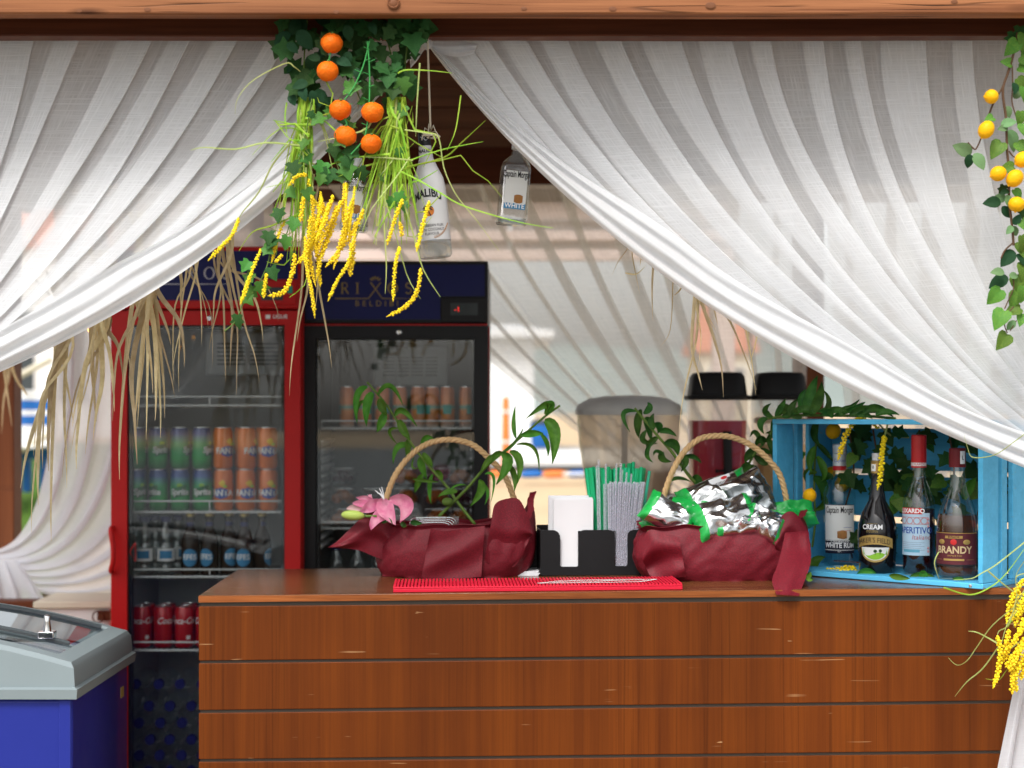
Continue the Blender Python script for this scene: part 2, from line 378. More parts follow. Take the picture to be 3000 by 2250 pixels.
for i in range(5200):
    x = RND.uniform(-6.2, -2.9); y = RND.uniform(8.4, 15.5); z = gz(x, y) + .06; h = RND.uniform(.05, .11); a = RND.uniform(0, 6.28); d = V((math.cos(a), math.sin(a), 0)) * .006
    tip = V((x + RND.uniform(-.04, .04), y + RND.uniform(-.04, .04), z + h)); b = V((x, y, z))
    g.add([b - d, b + d, tip], [(0, 1, 2)])
gr = link('grass', mkmesh('grass', g, BLADE, 0)); gr['kind'] = 'stuff'; gr['label'] = 'short green lawn grass behind the left wooden post'
g = MB()
def hillf(u, v):
    x = -900 + 1800 * u; y = 520 + 120 * v
    hgt = (26 + 16 * noise.noise(V((x * .004, 2, 0))) + 6 * noise.noise(V((x * .02, 5, 0))) + max(0, x - 40) * .09) * math.sin(pi * min(1, v * .9 + .02))
    return V((x, y, hgt - 2))
g.grid(90, 8, hillf)
hl = link('hills', mkmesh('hills', g, HILL, 180)); hl['kind'] = 'structure'

# ------------------------------------------------------------------ wooden bar hut
hut = thing('bar_hut', 'brown stained timber bar hut framing the whole counter with its beams and boarded roof', 'hut', (0, 4.7, 0))
def wobbeam(a, b, bow=.002):
    """a sawn timber: box with slightly uneven edges, cut along x"""
    m = MB(); n = 40
    def ring(i):
        x = a[0] + (b[0] - a[0]) * i / n
        j = lambda k: bow * noise.noise(V((x * 2.2, k * 9.1, a[2])))
        return [V((x, a[1] + j(1), a[2] + j(2))), V((x, b[1] + j(3), a[2] + j(4))), V((x, b[1] + j(5), b[2] + j(6))), V((x, a[1] + j(7), b[2] + j(8)))]
    vs = []; fs = []
    for i in range(n + 1): vs += ring(i)
    for i in range(n):
        for k in range(4): fs.append((i * 4 + k, (i + 1) * 4 + k, (i + 1) * 4 + (k + 1) % 4, i * 4 + (k + 1) % 4))
    fs += [(3, 2, 1, 0), (n * 4, n * 4 + 1, n * 4 + 2, n * 4 + 3)]
    return m.add(vs, fs)
zb = CZ + (HZ - 41) * 3.42 / F
fb = part('front_beam', wobbeam((-2.15, 3.42, zb), (2.15, 3.465, zb + .16)), W_FRONT, hut, bev=.004)
m = MB(); c = P(1153, 9, 3.42); m.lathe([(.0135, .0), (.0135, .004), (.011, .006), (.0085, .004), (.006, .0055)], 18, c, Matrix.Rotation(pi / 2, 4, 'X'))
part('bolt', m, STEEL, fb)
for (px, py, r) in ((1535, 25, 7), (1795, 26, 9), (2082, 16, 12), (2796, 5, 8), (985, 35, 7), (432, 28, 8), (232, 32, 6)):
    m = MB(); m.ball(P(px, py, 3.4185), r * 3.42 / F, 10, 6, (1.3, .07, .8)); part('knot', m, STEEL, fb)
zh = CZ + (HZ - 106) * 3.56 / F
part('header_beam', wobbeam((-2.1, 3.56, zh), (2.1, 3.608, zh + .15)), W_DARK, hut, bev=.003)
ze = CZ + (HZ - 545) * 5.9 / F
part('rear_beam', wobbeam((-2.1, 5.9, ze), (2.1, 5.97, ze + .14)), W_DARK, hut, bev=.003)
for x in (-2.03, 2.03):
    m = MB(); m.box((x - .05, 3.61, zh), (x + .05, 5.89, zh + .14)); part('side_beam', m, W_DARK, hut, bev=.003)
for (x, y) in ((-2.0, 3.52), (2.0, 3.52), (-1.844, 5.95), (1.075, 5.95), (2.0, 5.95)):
    m = MB(); m.box((x - .05, y - .05, -.02), (x + .05, y + .05, ze - .004)); part('post', m, W_POST, hut, bev=.004)
def slope(y0, z0, y1, z1, n):
    d = V((0, y1 - y0, z1 - z0)); L = d.length; d.normalize(); nn = V((1, 0, 0)).cross(d)
    if nn.z < 0: nn = -nn
    for i in range(n):
        a = V((0, y0, z0)) + d * (L * i / n + .002); b = V((0, y0, z0)) + d * (L * (i + 1) / n - .002)
        t = nn * (.02 + .003 * RND.random()); off = nn * RND.uniform(0, .004)
        q = [V((-2.3, 0, 0)) + a + off, V((2.3, 0, 0)) + a + off, V((2.3, 0, 0)) + b + off, V((-2.3, 0, 0)) + b + off]
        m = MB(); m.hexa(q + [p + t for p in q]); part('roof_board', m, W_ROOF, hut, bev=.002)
    for x in (-1.9, -.95, 0.42, 1.25, 1.9):
        m = MB(); a = V((x, y0, z0)) - nn * .05; b = V((x, y1, z1)) - nn * .05
        m.beam(a + d * .06, b - d * .03, .05, .085, up=nn); part('rafter', m, W_ROOF, hut, bev=.002)
slope(6.55, zh + .02, 4.75, zh + .98, 17)
slope(3.38, zh + .19, 4.75, zh + .98, 13)
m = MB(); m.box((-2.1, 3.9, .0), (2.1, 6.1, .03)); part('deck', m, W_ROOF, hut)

# ------------------------------------------------------------------ curtains
def gather(mb, uvs, Yd, curve, phase, nu, nv, dep, over, seed, hemroll=0.0, v0=0.0, v1=1.0):
    """pleated cloth: z-folds that double back over themselves, run along the curves curve(u, .)"""
    o = len(mb.v); ds = 1e-3
    for j in range(nv + 1):
        v = v0 + (v1 - v0) * j / nv
        for i in range(nu + 1):
            u = i / nu
            ph = phase(u) + 1.9 * noise.noise(V((u * 5.3, seed, 9))) * min(1, u * 8, (1 - u) * 8) + .75 * noise.noise(V((u * 7 + seed, v * 2.2, 3)))
            p = V(curve(u, v)); q = V(curve(min(1, u + ds), v)); q0 = V(curve(max(0, u - ds), v))
            dph = (phase(min(1, u + ds)) - phase(max(0, u - ds))) or 1e-6
            g_ = (q - q0) / dph
            k = over * (1 + .75 * noise.noise(V((ph / 6.28 * .9, seed, v * 1.5))))
            edge = min(1, (1 - u) * 30 + .15, u * 30 + .15)
            sft = g_ * ((k * 2 * pi * math.sin(ph) + (.5 + .5 * noise.noise(V((u * 11, seed, 5)))) * .9 * math.sin(2.63 * ph + 3 * noise.noise(V((u * 4, v * 1.2, seed))))) * edge)
            wpx = g_.length * 2 * pi
            Y = Yd - dep * min(1.0, wpx / 90) * math.sin(ph) * edge + .006 * noise.noise(V((u * 9, v * 6, seed + 4)))
            if hemroll: Y -= hemroll * math.exp(-((u - hemroll_u[0]) / .10) ** 2)
            x, y = p.x + sft.x, p.y + sft.y
            mb.v.append(P(x, y, Y)); uvs.append((ph / 6.28 * .22, v * 1.3))
    for j in range(nv):
        for i in range(nu):
            mb.f.append((o + j * (nu + 1) + i, o + j * (nu + 1) + i + 1, o + (j + 1) * (nu + 1) + i + 1, o + (j + 1) * (nu + 1) + i)); mb.m.append(0)
hemroll_u = [1.0]
def q2(T, C, E):
    return lambda u, v: tuple(T(u)[k] * (1 - v) ** 2 + C(u)[k] * 2 * v * (1 - v) + E(u)[k] * v * v for k in (0, 1)) + (0,)
def lerp2(a, b, e=1.0): return lambda u: (a[0] + (b[0] - a[0]) * u ** e, a[1] + (b[1] - a[1]) * u ** e)
def cloth_part(name, mb, uvs, mat, parent):
    o = part(name, mb, mat, parent, smooth=180); l = o.data.uv_layers.new(name='UVMap')
    for lp in o.data.loops: l.data[lp.index].uv = uvs[lp.vertex_index]
    return o
# left front curtain: swept down to the left, hem at u = 1
ct = thing('voile_curtain', 'sheer white front curtain swept down to the left in front of the red fridge', 'curtain', (-.9, 3.64, 2.3))
mb, uv = MB(), []
gather(mb, uv, 3.645, q2(lerp2((-330, 112), (1238, 112)), lerp2((-420, 800), (666, 880)), lerp2((-520, 1330), (-330, 1212))),
       lambda u: 2 * pi * (10.2 * u + 2.6 * max(0, u - .80) / .2 * max(0, u - .8) * 5 * .5), 440, 70, .009, .50, 1.3, .015)
cloth_part('drape', mb, uv, VOILE, ct)
def hem_band(parent, hem, wfun, Yd, name='hem', flip=1, seed=0.0, mat=None):
    M_ = MB(); uv_ = []; nv, nw = 90, 26
    for j in range(nv + 1):
        v = j / nv; p = V(hem(v)); t = (V(hem(min(1, v + .01))) - V(hem(max(0, v - .01)))).normalized(); nrm = V((t.y, -t.x, 0)) * flip; wd = wfun(v) * (1 + .3 * noise.noise(V((v * 4, seed, 8))))
        for i in range(nw + 1):
            a = i / nw; a2 = a + .03 * noise.noise(V((v * 5, a * 3, seed)))
            q = p + nrm * wd * (a2 * 1.04 - .04)
            ck = .0045 * noise.noise(V((v * 6 + a2 * 2, a2 * 7, seed + 7))) + .0065 * math.sin(a2 * 2 * pi * (2.6 + noise.noise(V((v * 2, seed, 4)))) + 1.2 * noise.noise(V((v * 3.0, seed, 1))) + v * 1.5 + seed) * (.35 + .65 * min(1, wd / 60)) + .010 * noise.noise(V((v * 7, a * 2.5, seed + 2)))
            M_.v.append(P(q.x, q.y, Yd - .012 - .010 * math.sin(pi * min(1, a * 1.15)) - ck)); uv_.append((a * .16, v * 1.9))
    for j in range(nv):
        for i in range(nw): M_.f.append((j * (nw + 1) + i, j * (nw + 1) + i + 1, (j + 1) * (nw + 1) + i + 1, (j + 1) * (nw + 1) + i)); M_.m.append(0)
    return cloth_part(name, M_, uv_, mat or HEMC, parent)
HEMC = cloth('gathered_voile', (.80, .805, .815), .90, (340, 300), .04)
hl_ = q2(lambda u: (1238, 122), lambda u: (666, 880), lambda u: (-330, 1212))
hem_band(ct, lambda v: hl_(1, v), lambda v: 14 + 100 * min(1, v * 1.7) ** .8, 3.63, flip=-1, seed=2.0)
# right front curtain, hem at u = 0
cr = thing('voile_curtain', 'sheer white front curtain swept down to the right over the blue crate', 'curtain', (.9, 3.64, 2.3))
hemroll_u = [0.0]
mb, uv = MB(), []
gather(mb, uv, 3.645, q2(lerp2((1246, 112), (3300, 112)), lambda u: (1850 + 1400 * u ** 1.35, 935 - 220 * u), lerp2((3150, 1420), (3290, 1380))),
       lambda u: 2 * pi * (13.6 * u - 2.2 * max(0, .17 - u) ** 2 / .17 * 5), 560, 80, .009, .50, 7.7, .015)
cloth_part('drape', mb, uv, VOILE, cr)
hr_ = q2(lambda u: (1246, 122), lambda u: (1850, 940), lambda u: (3150, 1425))
hem_band(cr, lambda v: hr_(0, v), lambda v: 12 + 92 * min(1, v * 2.2) ** .8, 3.63, flip=1, seed=5.0)
mb, uv = MB(), []
gather(mb, uv, 3.66, lambda u, v: (3120 + 120 * u + (-290 + 520 * u) * v ** .8, 1440 + 1300 * v, 0), lambda u: 2 * pi * 6 * u, 120, 24, .02, .3, 4.4)
cloth_part('tail', mb, uv, LINEN, cr)
m = MB(); kp = P(1252, 128, 3.60)
m.ball(kp, .012, 12, 8, (1, .8, 1.1), wob=.3); part('knot', m, LINEN, cr, smooth=180)
def flare(pts_a, pts_b, name, Y0, amp, seed):       # small ruffled ends of the knot
    a, b = smoothpts([V((p[0], p[1], 0)) for p in pts_a], 6), smoothpts([V((p[0], p[1], 0)) for p in pts_b], 6); k = min(len(a), len(b)) - 1; M_ = MB(); uv_ = []
    def f(u, v):
        p = a[round(u * k)].lerp(b[round(u * k)], v); uv_.append((u * .2, v * .1))
        return P(p.x, p.y, Y0 + amp * u * math.sin(v * 9 + seed + u * 3))
    M_.grid(k, 10, f); cloth_part(name, M_, uv_, LINEN, cr)
flare([(1248, 122), (1300, 122), (1360, 124), (1400, 130)], [(1252, 136), (1300, 160), (1350, 166), (1388, 156)], 'ruffle', 3.612, .010, 0)
flare([(1248, 124), (1225, 128), (1212, 150), (1200, 172)], [(1252, 140), (1240, 150), (1222, 178), (1203, 200)], 'ruffle', 3.612, .008, 2)
# knot cord is part of the hanging bottle's string (below)
# rear curtains
cb = thing('voile_curtain', 'thin sheer curtain drawn across the back of the hut behind the drink dispensers', 'curtain', (.2, 5.83, 2.3))
mb, uv = MB(), []; hemroll_u = [0.0]
gather(mb, uv, 5.83, q2(lerp2((960, 540), (2400, 540)), lambda u: (1440 + 900 * u ** 1.1, 1196 - 90 * u), lerp2((2330, 1665), (2370, 1640))),
       lambda u: 2 * pi * 11.5 * u, 300, 44, .016, .27, 21.0)
cloth_part('drape', mb, uv, VOILE2, cb)
cb2 = thing('voile_curtain', 'sheer rear curtain to the right of the rear post, behind the blue crate', 'curtain', (1.6, 5.83, 2.3))
mb, uv = MB(), []; hemroll_u = [0.0]
gather(mb, uv, 5.83, q2(lerp2((2420, 540), (3420, 540)), lerp2((2440, 1050), (3330, 1150)), lerp2((2520, 1500), (3020, 1520))),
       lambda u: 2 * pi * 8 * u, 220, 40, .022, .36, 41.0)
cloth_part('drape', mb, uv, VOILE2, cb2)
cl = thing('voile_curtain', 'white curtain tied low round the rear wooden post behind the red fridge', 'curtain', (-1.2, 5.83, .9))
mb, uv = MB(), []; hemroll_u = [1.0]
gather(mb, uv, 5.84, q2(lerp2((150, 540), (800, 540)), lerp2((215, 1560), (820, 1990)), lerp2((-10, 1610), (-20, 1700))),
       lambda u: 2 * pi * 7 * u, 200, 50, .02, .36, 31.0)
cloth_part('drape', mb, uv, LINEN, cl)
mb, uv = MB(), []
gather(mb, uv, 5.80, lambda u, v: (-60 + 110 * u + (-60 + 250 * u) * v, 1640 + 330 * v - 60 * u * v, 0), lambda u: 2 * pi * 4 * u, 60, 12, .03, .3, 35.0)
cloth_part('tail', mb, uv, LINEN, cl)
m = MB(); m.tube([V((-1.844 + .075 * math.cos(a), 5.94 + .12 * math.sin(a), CZ + (HZ - 1668) * 5.84 / F + .012 * math.sin(2 * a))) for a in [2 * pi * i / 24 for i in range(25)]], .022, 8, cap=False)
part('tie', m, LINEN, cl, smooth=180)

# ------------------------------------------------------------------ things beyond the hut
def gp(px, Y): return V(((px - 1500) * Y / F, Y, gz((px - 1500) * Y / F, Y)))
def pole_post(px, py0, py1, wpx, Y, label):
    b = gp(px, Y); b.z = CZ - (py1 - HZ) * Y / F; s = Y / F; H = (py1 - py0) * s; r = wpx * s / 2
    o = thing('marker_post', label, 'marker post', b)
    m = MB(); m.lathe([(r * 1.7, 0), (r * 1.7, .03), (r * 1.2, .05)], 16); part('base', m, GLASSD, o, local=True)
    m = MB(); m.lathe([(r * 1.12, .05), (r * .95, H * .5), (r * .8, H * .95), (r * .6, H)], 16); part('tube', m, ORANGE, o, local=True)
    for k in (.42, .80):
        m = MB(); m.lathe([(r * 1.1, H * k), (r * 1.08, H * (k + .03))], 16); part('reflector', m, WHITE, o, local=True)
pole_post(1482, 1163, 1395, 26, 14.6, 'tall orange marker post with white bands standing on the sand')
# float line
fl = thing('float_line', 'rope of blue and orange floats lying across the sand', 'float line', gp(1560, 14.2) + V((0, 0, .1)))
m = MB(); zf = CZ - (1388 - HZ) * 14.2 / F
m.tube([V((-1.6 + i * .2, 14.2 + .03 * math.sin(i), zf)) for i in range(22)], .012, 6); part('rope', m, WHITE, fl)
seq = [(1390, 1425, 0), (1432, 1475, 0), (1525, 1590, 1), (1590, 1658, 0), (1662, 1730, 1), (1734, 1800, 0), (1804, 1870, 1), (1330, 1385, 1)]
for a, b, k in seq:
    m = MB(); p, q = P(a, 1390, 14.2), P(b, 1388, 14.2); d = (q - p)
    m.tube([p, p + d * .08, p + d * .25, p + d * .75, p + d * .92, q], [.015, .026, .034, .034, .026, .015], 10); part('float', m, BLUE if k else ORANGE, fl)
# white cabin
def cabin(name, label, cat, x0, x1, y0, y1, h, wall, roof, rh=.5, wins=(), gzv=None):
    z = gz(0, y0) if gzv is None else gzv; o = thing(name, label, cat, ((x0 + x1) / 2, (y0 + y1) / 2, z))
    m = MB(); m.box((x0, y0, z - .3), (x1, y1, z + h)); part('wall', m, wall, o, bev=.01)
    m = MB(); xm = .25; e = z + h + .002
    m.add([(x0 - xm, y0 - xm, e), (x1 + xm, y0 - xm, e), (x1 + xm, y1 + xm, e), (x0 - xm, y1 + xm, e), (x0 - xm, y0 - xm, e + .08), (x1 + xm, y0 - xm, e + .08), (x1 + xm, y1 + xm, e + .08), (x0 - xm, y1 + xm, e + .08),
           (x0 + xm, (y0 + y1) / 2, e + rh), (x1 - xm, (y0 + y1) / 2, e + rh)],
          [(0, 3, 2, 1), (0, 1, 5, 4), (1, 2, 6, 5), (2, 3, 7, 6), (3, 0, 4, 7), (4, 5, 9, 8), (5, 6, 9), (6, 7, 8, 9), (7, 4, 8)])
    part('roof', m, roof, o, smooth=0)
    for (a, b, c, d) in wins:
        m = MB(); m.box((a - .05, y0 - .03, z + c - .05), (b + .05, y0 - .002, z + d + .05)); f = part('window', m, WHITE, o)
        m = MB(); m.box((a, y0 - .035, z + c), (b, y0 - .031, z + d)); part('pane', m, GLASSD, f)
    return o
cabin('beach_cabin', 'white beach cabin with a low roof behind the orange marker post', 'cabin', -1.6, .28, 21, 24, 1.5, WHITE, WHITE, .25)
cabin('beach_house', 'cream house with a red tiled roof seen through the rear curtain', 'house', 6.9, 8.8, 60, 64, 2.6, CREAMW, TERRA, 1.9, ((7.2, 7.6, 1.0, 2.0), (8.1, 8.5, 1.0, 2.0)))
pg = thing('shade_pergola', 'pale pergola with pinkish boards and cream awning panels standing behind the hut', 'pergola', (.7, 9.2, gz(0, 9.2)))
PINKW = plain('pinkish_board', (.58, .47, .42), .7, var=.12)
yq = lambda py, Y=9.0: CZ - (py - HZ) * Y / F
for (y0, y1) in ((585, 640), (676, 704), (732, 762)):
    m = MB(); m.box((-2.2, 9.0, yq(y1)), (1.25, 9.06, yq(y0))); part('board', m, PINKW, pg, bev=.004)
for (a, b) in ((-2.2, -1.15), (-1.13, -.02), (0, 1.2)):
    m = MB(); m.grid(4, 8, lambda u, v: V((a + (b - a) * u, 9.08 + .02 * math.sin(u * 3), yq(640) + .0 + (yq(732) - yq(640)) * v))); part('awning_panel', m, WHITE, pg, smooth=180)
m = MB(); m.box((-2.3, 8.9, yq(540)), (1.3, 9.4, yq(572))); part('roof', m, PINKW, pg, bev=.01)
for x in (-2.15, 1.18): m = MB(); m.box((x - .06, 9.1, gz(0, 9.1) - .05), (x + .06, 9.22, yq(572))); part('post', m, PINKW, pg, bev=.004)
cabin('beach_house', 'white building with dark windows beyond the blue picnic tables', 'house', -15.0, -8.2, 34, 40, 3.9, WHITE, TERRA, 1.2, ((-11.8, -11.2, .7, 2.6), (-10.6, -9.9, .7, 2.6), (-9.4, -8.8, .7, 2.6)))
b = gp(1583, 17.5); b.z = CZ - (1312 - HZ) * 17.5 / F
o = thing('litter_bin', 'blue litter bin with a darker lid standing on the pavement', 'bin', b)
m = MB(); m.lathe([(.08, 0), (.1, .03), (.115, .25)], 16, sq=2); part('body', m, BLUE, o, local=True)
m = MB(); m.lathe([(.12, .252), (.122, .28), (.06, .31)], 16, sq=2); part('lid', m, GLASSD, o, local=True)
m = MB(); m.box((.05, 16.6, gz(0, 16.6) + .05), (1.35, 16.8, gz(0, 16.6) + .17))
solo('kerb_stone', m, WHITE, 'white painted kerb stone lying across the sand', 'kerb', bev=.01)
# blue and white wooden picnic stand at the left, on the lawn
Yb = 12.5; s = Yb / F
def bx(px0, px1, py0, py1, d0, d1): 
    a = P(px0, py1, Yb); b_ = P(px1, py0, Yb); return V((a.x, Yb + d0, a.z)), V((b_.x, Yb + d1, b_.z))
pb = thing('picnic_bench', 'blue and white wooden picnic bench standing on the lawn', 'bench', (P(60, 1440, Yb).x, Yb, gz(0, Yb) + .06))
for (y0, y1, mt) in ((1143, 1172, WHITE), (1173, 1202, BLUE), (1203, 1216, WHITE), (1217, 1246, BLUE), (1247, 1303, WHITE), (1312, 1346, BLUE)):
    m = MB(); a, b_ = bx(-160, 150, y0, y1, 0, .03); m.box(a, b_); part('slat', m, mt, pb, bev=.004)
m = MB(); a, b_ = bx(-170, 158, 1303, 1311, -.35, .05); m.box(a, b_); part('seat', m, WHITE, pb, bev=.004)
for px in (-140, -60, 78, 128):
    m = MB(); a, b_ = bx(px - 11, px + 11, 1347, 1442, -.02, .05); m.box(a, b_); part('leg', m, BLUE, pb, bev=.004)
rl = thing('rail_fence', 'pale wooden diagonal rails in front of the blue picnic bench', 'fence', (P(90, 1440, 12.2).x, 12.2, gz(0, 12.2) + .06))
for (a, b_) in (((20, 1120), (150, 1052)), ((40, 1330), (150, 1268))):
    m = MB(); m.tube([P(*a, 12.2), P(*b_, 12.2)], .025, 8); part('rail', m, CREAMW, rl)
m = MB(); p = P(20, 1010, 12.25); q = P(34, 1600, 12.25); m.box((p.x, 12.25, q.z - .1), (q.x, 12.31, p.z)); part('post', m, CREAMW, rl)
m = MB(); p = P(148, 1150, 12.25); q = P(160, 1500, 12.25); m.box((p.x, 12.25, q.z - .1), (q.x, 12.31, p.z)); part('post', m, WHITE, rl)
# pale storage box with hasp behind the freezer
bxo = thing('storage_box', 'pale cream storage box with a metal hasp beside the red fridge', 'box', (-1.45, 5.6, 0.03))
m = MB(); a = P(110, 1990, 5.55); b_ = P(322, 1782, 5.55); m.box((a.x, 5.55, .04), (b_.x, 5.8, b_.z)); part('body', m, WHITE, bxo, bev=.004)
m = MB(); m.box((a.x - .01, 5.53, b_.z + .001), (b_.x + .01, 5.805, b_.z + .025)); part('lid', m, CREAMW, bxo, bev=.004)
m = MB(); p = P(300, 1800, 5.53); m.box((p.x - .014, 5.515, p.z - .02), (p.x + .03, 5.548, p.z + .012)); m.tube([p + V((-.01 + .018 * math.cos(t), -.02, -.006 + .02 * math.sin(t))) for t in [2 * pi * i / 14 for i in range(15)]], .003, 6, cap=False)
part('hasp', m, W_DARK, bxo, bev=.002)
dk = MB(); a = P(-60, 1850, 5.7); b_ = P(98, 1760, 5.7); dk.box((a.x, 5.7, .04), (b_.x, 5.78, b_.z))
solo('wooden_chest', dk, W_DARK, 'dark brown wooden chest below the tied curtain at the rear post', 'chest', bev=.005)

sl_ = thing('string_lights', 'string of tiny warm bulbs glimmering behind the left front curtain', 'string lights', P(180, 830, 4.5))
m = MB(); m.tube(smoothpts([P(-60, 560, 4.5), P(85, 690, 4.5), P(125, 763, 4.5), P(88, 800, 4.5), P(262, 965, 4.5), P(310, 928, 4.5), P(420, 820, 4.5)], 6), .0012, 5); part('cable', m, GLASSD, sl_)
BULB = plain('warm_bulb', (1.0, .45, .12), .4, emit=2.5)
for p in ((85, 690), (125, 763), (88, 800), (262, 965), (310, 928)): m = MB(); m.ball(P(*p, 4.495), .006, 10, 8, (.8, .8, 1.3)); part('bulb', m, BULB, sl_)
# ------------------------------------------------------------------ counter
CA, CB, CD = P(582, 1745, 3.70), P(2960, 1721, 3.78), P(696, 1668, 4.32)
CN = (CB - CA).cross(CD - CA).normalized()
if CN.z < 0: CN = -CN
CX = (CB - CA).normalized(); CY = CN.cross(CX).normalized()
def C(px, py, h=0.0):                       # point of the counter top under photo pixel
    d = P(px, py, 1.0) - V((0, 0, CZ)); o = V((0, 0, CZ))
    return o + d * ((CA + CN * h - o).dot(CN) / d.dot(CN))
def CP(px, Y, h=0.0):                       # point on the counter at distance Y along column px
    x = (px - 1500) * Y / F; z = CA.z - (CN.x * (x - CA.x) + CN.y * (Y - CA.y)) / CN.z
    return V((x, Y, z + h))
CBX = CB + CX * .05                         # right end, just behind the curtain tail
counter = thing('bar_counter', 'walnut veneered bar counter with wide horizontal boards', 'counter', ((CA.x + CB.x) / 2, 4.0, 0.03))
CE = CD + CX * (CBX - CA).length
T_ = V((0, 0, -(1765 - 1745) * 3.7 / F))
m = MB(); m.hexa([CA + T_, CBX + T_, CE + T_, CD + T_, CA, CBX, CE, CD]); part('counter_top', m, W_TOP, counter, bev=.0018)
# the front edge band of the top is veneered like the boards
m = MB(); e = V((0, -.0025, 0)); m.hexa([CA + T_ + e, CBX + T_ + e, CBX + T_ - e * .02, CA + T_ - e * .02, CA + e + V((0, 0, -.0012)), CBX + e + V((0, 0, -.0012)), CBX - e * .02 + V((0, 0, -.0012)), CA - e * .02 + V((0, 0, -.0012))])
part('edge_band', m, wood('edge_veneer', (.12, .03, .008), (.33, .105, .028), (.9, 60, 60), .3, coat=.15, bump=.05), counter)
zl = lambda py: CZ - (py - HZ) * 3.70 / F
zr = lambda py: CZ - (py - HZ) * 3.78 / F
rows = [(1777, 1936, 1756, 1911), (1944, 2081, 1920, 2052), (2090, 2225, 2061, 2199), (2233, 2369, 2208, 2343)]
while zl(rows[-1][1]) > .18:
    a, b, c, d = rows[-1]; rows.append((b + 8, b + 8 + 136, d + 8, d + 8 + 134))
for (a, b, c, d) in rows:
    A0, A1 = V((CA.x, CA.y, zl(b))), V((CA.x, CA.y, zl(a))); B0, B1 = V((CBX.x, CBX.y, zr(d))), V((CBX.x, CBX.y, zr(c))); t = V((0, .016, 0))
    m = MB(); m.hexa([A0, B0, B0 + t, A0 + t, A1, B1, B1 + t, A1 + t]); part('plank', m, W_VEN, counter, bev=.0016)
m = MB(); t = V((0, .006, 0))
def low(p, z): return V((p.x, p.y, z))
m.hexa([low(CA, .06) + t, low(CBX, .06) + t, low(CBX, .06) + t * 3, low(CA, .06) + t * 3, low(CA, CA.z - .0165) + t, low(CBX, CBX.z - .0165) + t, low(CBX, CBX.z - .0165) + t * 3, low(CA, CA.z - .0165) + t * 3])
for q in range(4): m.v[q].x += .003 if q in (0, 3) else -.003; m.v[q + 4].x += .003 if q in (0, 3) else -.003
part('backing', m, M_GAP, counter)
for (p, q) in ((CA, CD), (CBX, CE)):
    m = MB(); i = V((.018 if p is CA else -.018, 0, 0)); y = V((0, .03, 0))
    m.hexa([low(p, .05) + y, low(p, .05) + y + i, low(q, .05) + i, low(q, .05), low(p, p.z - .018) + y, low(p, p.z - .018) + y + i, low(q, q.z - .018) + i, low(q, q.z - .018)])
    part('side_panel', m, W_VEN, counter)
# ------------------------------------------------------------------ chest freezer
FZG = plain('grey_plastic', (.195, .235, .245), .45, var=.06, bump=.05)
FZB = plain('freezer_blue', (.013, .022, .21), .4, var=.06, coat=.2)
FZI = plain('freezer_inside', (.62, .64, .65), .5)
CHROME = plain('chrome', (.75, .75, .75), .12, metal=1.0)
GL = clear('lid_glass', (.86, .90, .89), .30, .03, .75)
YF, YK = 3.5, 4.04; XR = (222 - 1500) * YF / F; XL = XR - 1.22; zr0 = CZ - (2050 - HZ) * YF / F
fz = thing('chest_freezer', 'blue chest freezer with grey rim and arched glass lids', 'freezer', ((XL + XR) / 2, (YF + YK) / 2, 0))
m = MB(); m.box((XL + .012, YF + .012, .05), (XR - .012, YK - .012, zr0 + .004)); part('body', m, FZB, fz, bev=.012)
m = MB(); m.box((XL + .03, YF + .03, .0), (XR - .03, YK - .03, .05)); part('base', m, GLASSD, fz)
m = MB(); m.box((XR - .038, YF + .0085, .08), (XR - .014, YF + .0118, zr0 - .002)); part('corner_trim', m, FZB, fz, bev=.002)
def arch(x): return .092 * (1 - ((x - (XL + XR) / 2) / ((XR - XL) / 2)) ** 2)
zt = zr0 + .074
m = MB()
def rimring(off, z, arc, n=18):
    pts = []
    for (xa, ya, xb, yb) in ((XL + off, YF + off, XR - off, YF + off), (XR - off, YF + off, XR - off, YK - off), (XR - off, YK - off, XL + off, YK - off), (XL + off, YK - off, XL + off, YF + off)):
        for i in range(n): t = i / n; x = xa + (xb - xa) * t; pts.append(V((x, ya + (yb - ya) * t, z + (arch(x) if arc else 0))))
    return pts
rings = [rimring(.012, zr0, 0), rimring(-.002, zr0 + .001, 0), rimring(-.004, zr0 + .022, 0), rimring(.003, zr0 + .026, 0), rimring(.006, zt - .01, 1), rimring(.014, zt, 1), rimring(.05, zt + .002, 1), rimring(.06, zt - .012, 1), rimring(.062, zt - .05, 1)]
vs = [p for r in rings for p in r]; n = len(rings[0])
m.add(vs, [(i * n + j, i * n + (j + 1) % n, (i + 1) * n + (j + 1) % n, (i + 1) * n + j) for i in range(len(rings) - 1) for j in range(n)])
part('rim', m, FZG, fz, smooth=35)
m = MB(); m.box((XL + .05, YF + .05, zr0 - .32), (XR - .05, YK - .05, zr0 - .30)); 
for (a, b) in (((XL + .04, YF + .04), (XR - .04, YF + .05)), ((XL + .04, YK - .05), (XR - .04, YK - .04)), ((XL + .04, YF + .05), (XL + .05, YK - .05)), ((XR - .05, YF + .05), (XR - .04, YK - .05))):
    m.box((a[0], a[1], zr0 - .31), (b[0], b[1], zt - .02))
part('liner', m, FZI, fz)
ym = YF + .36 * (YK - YF)
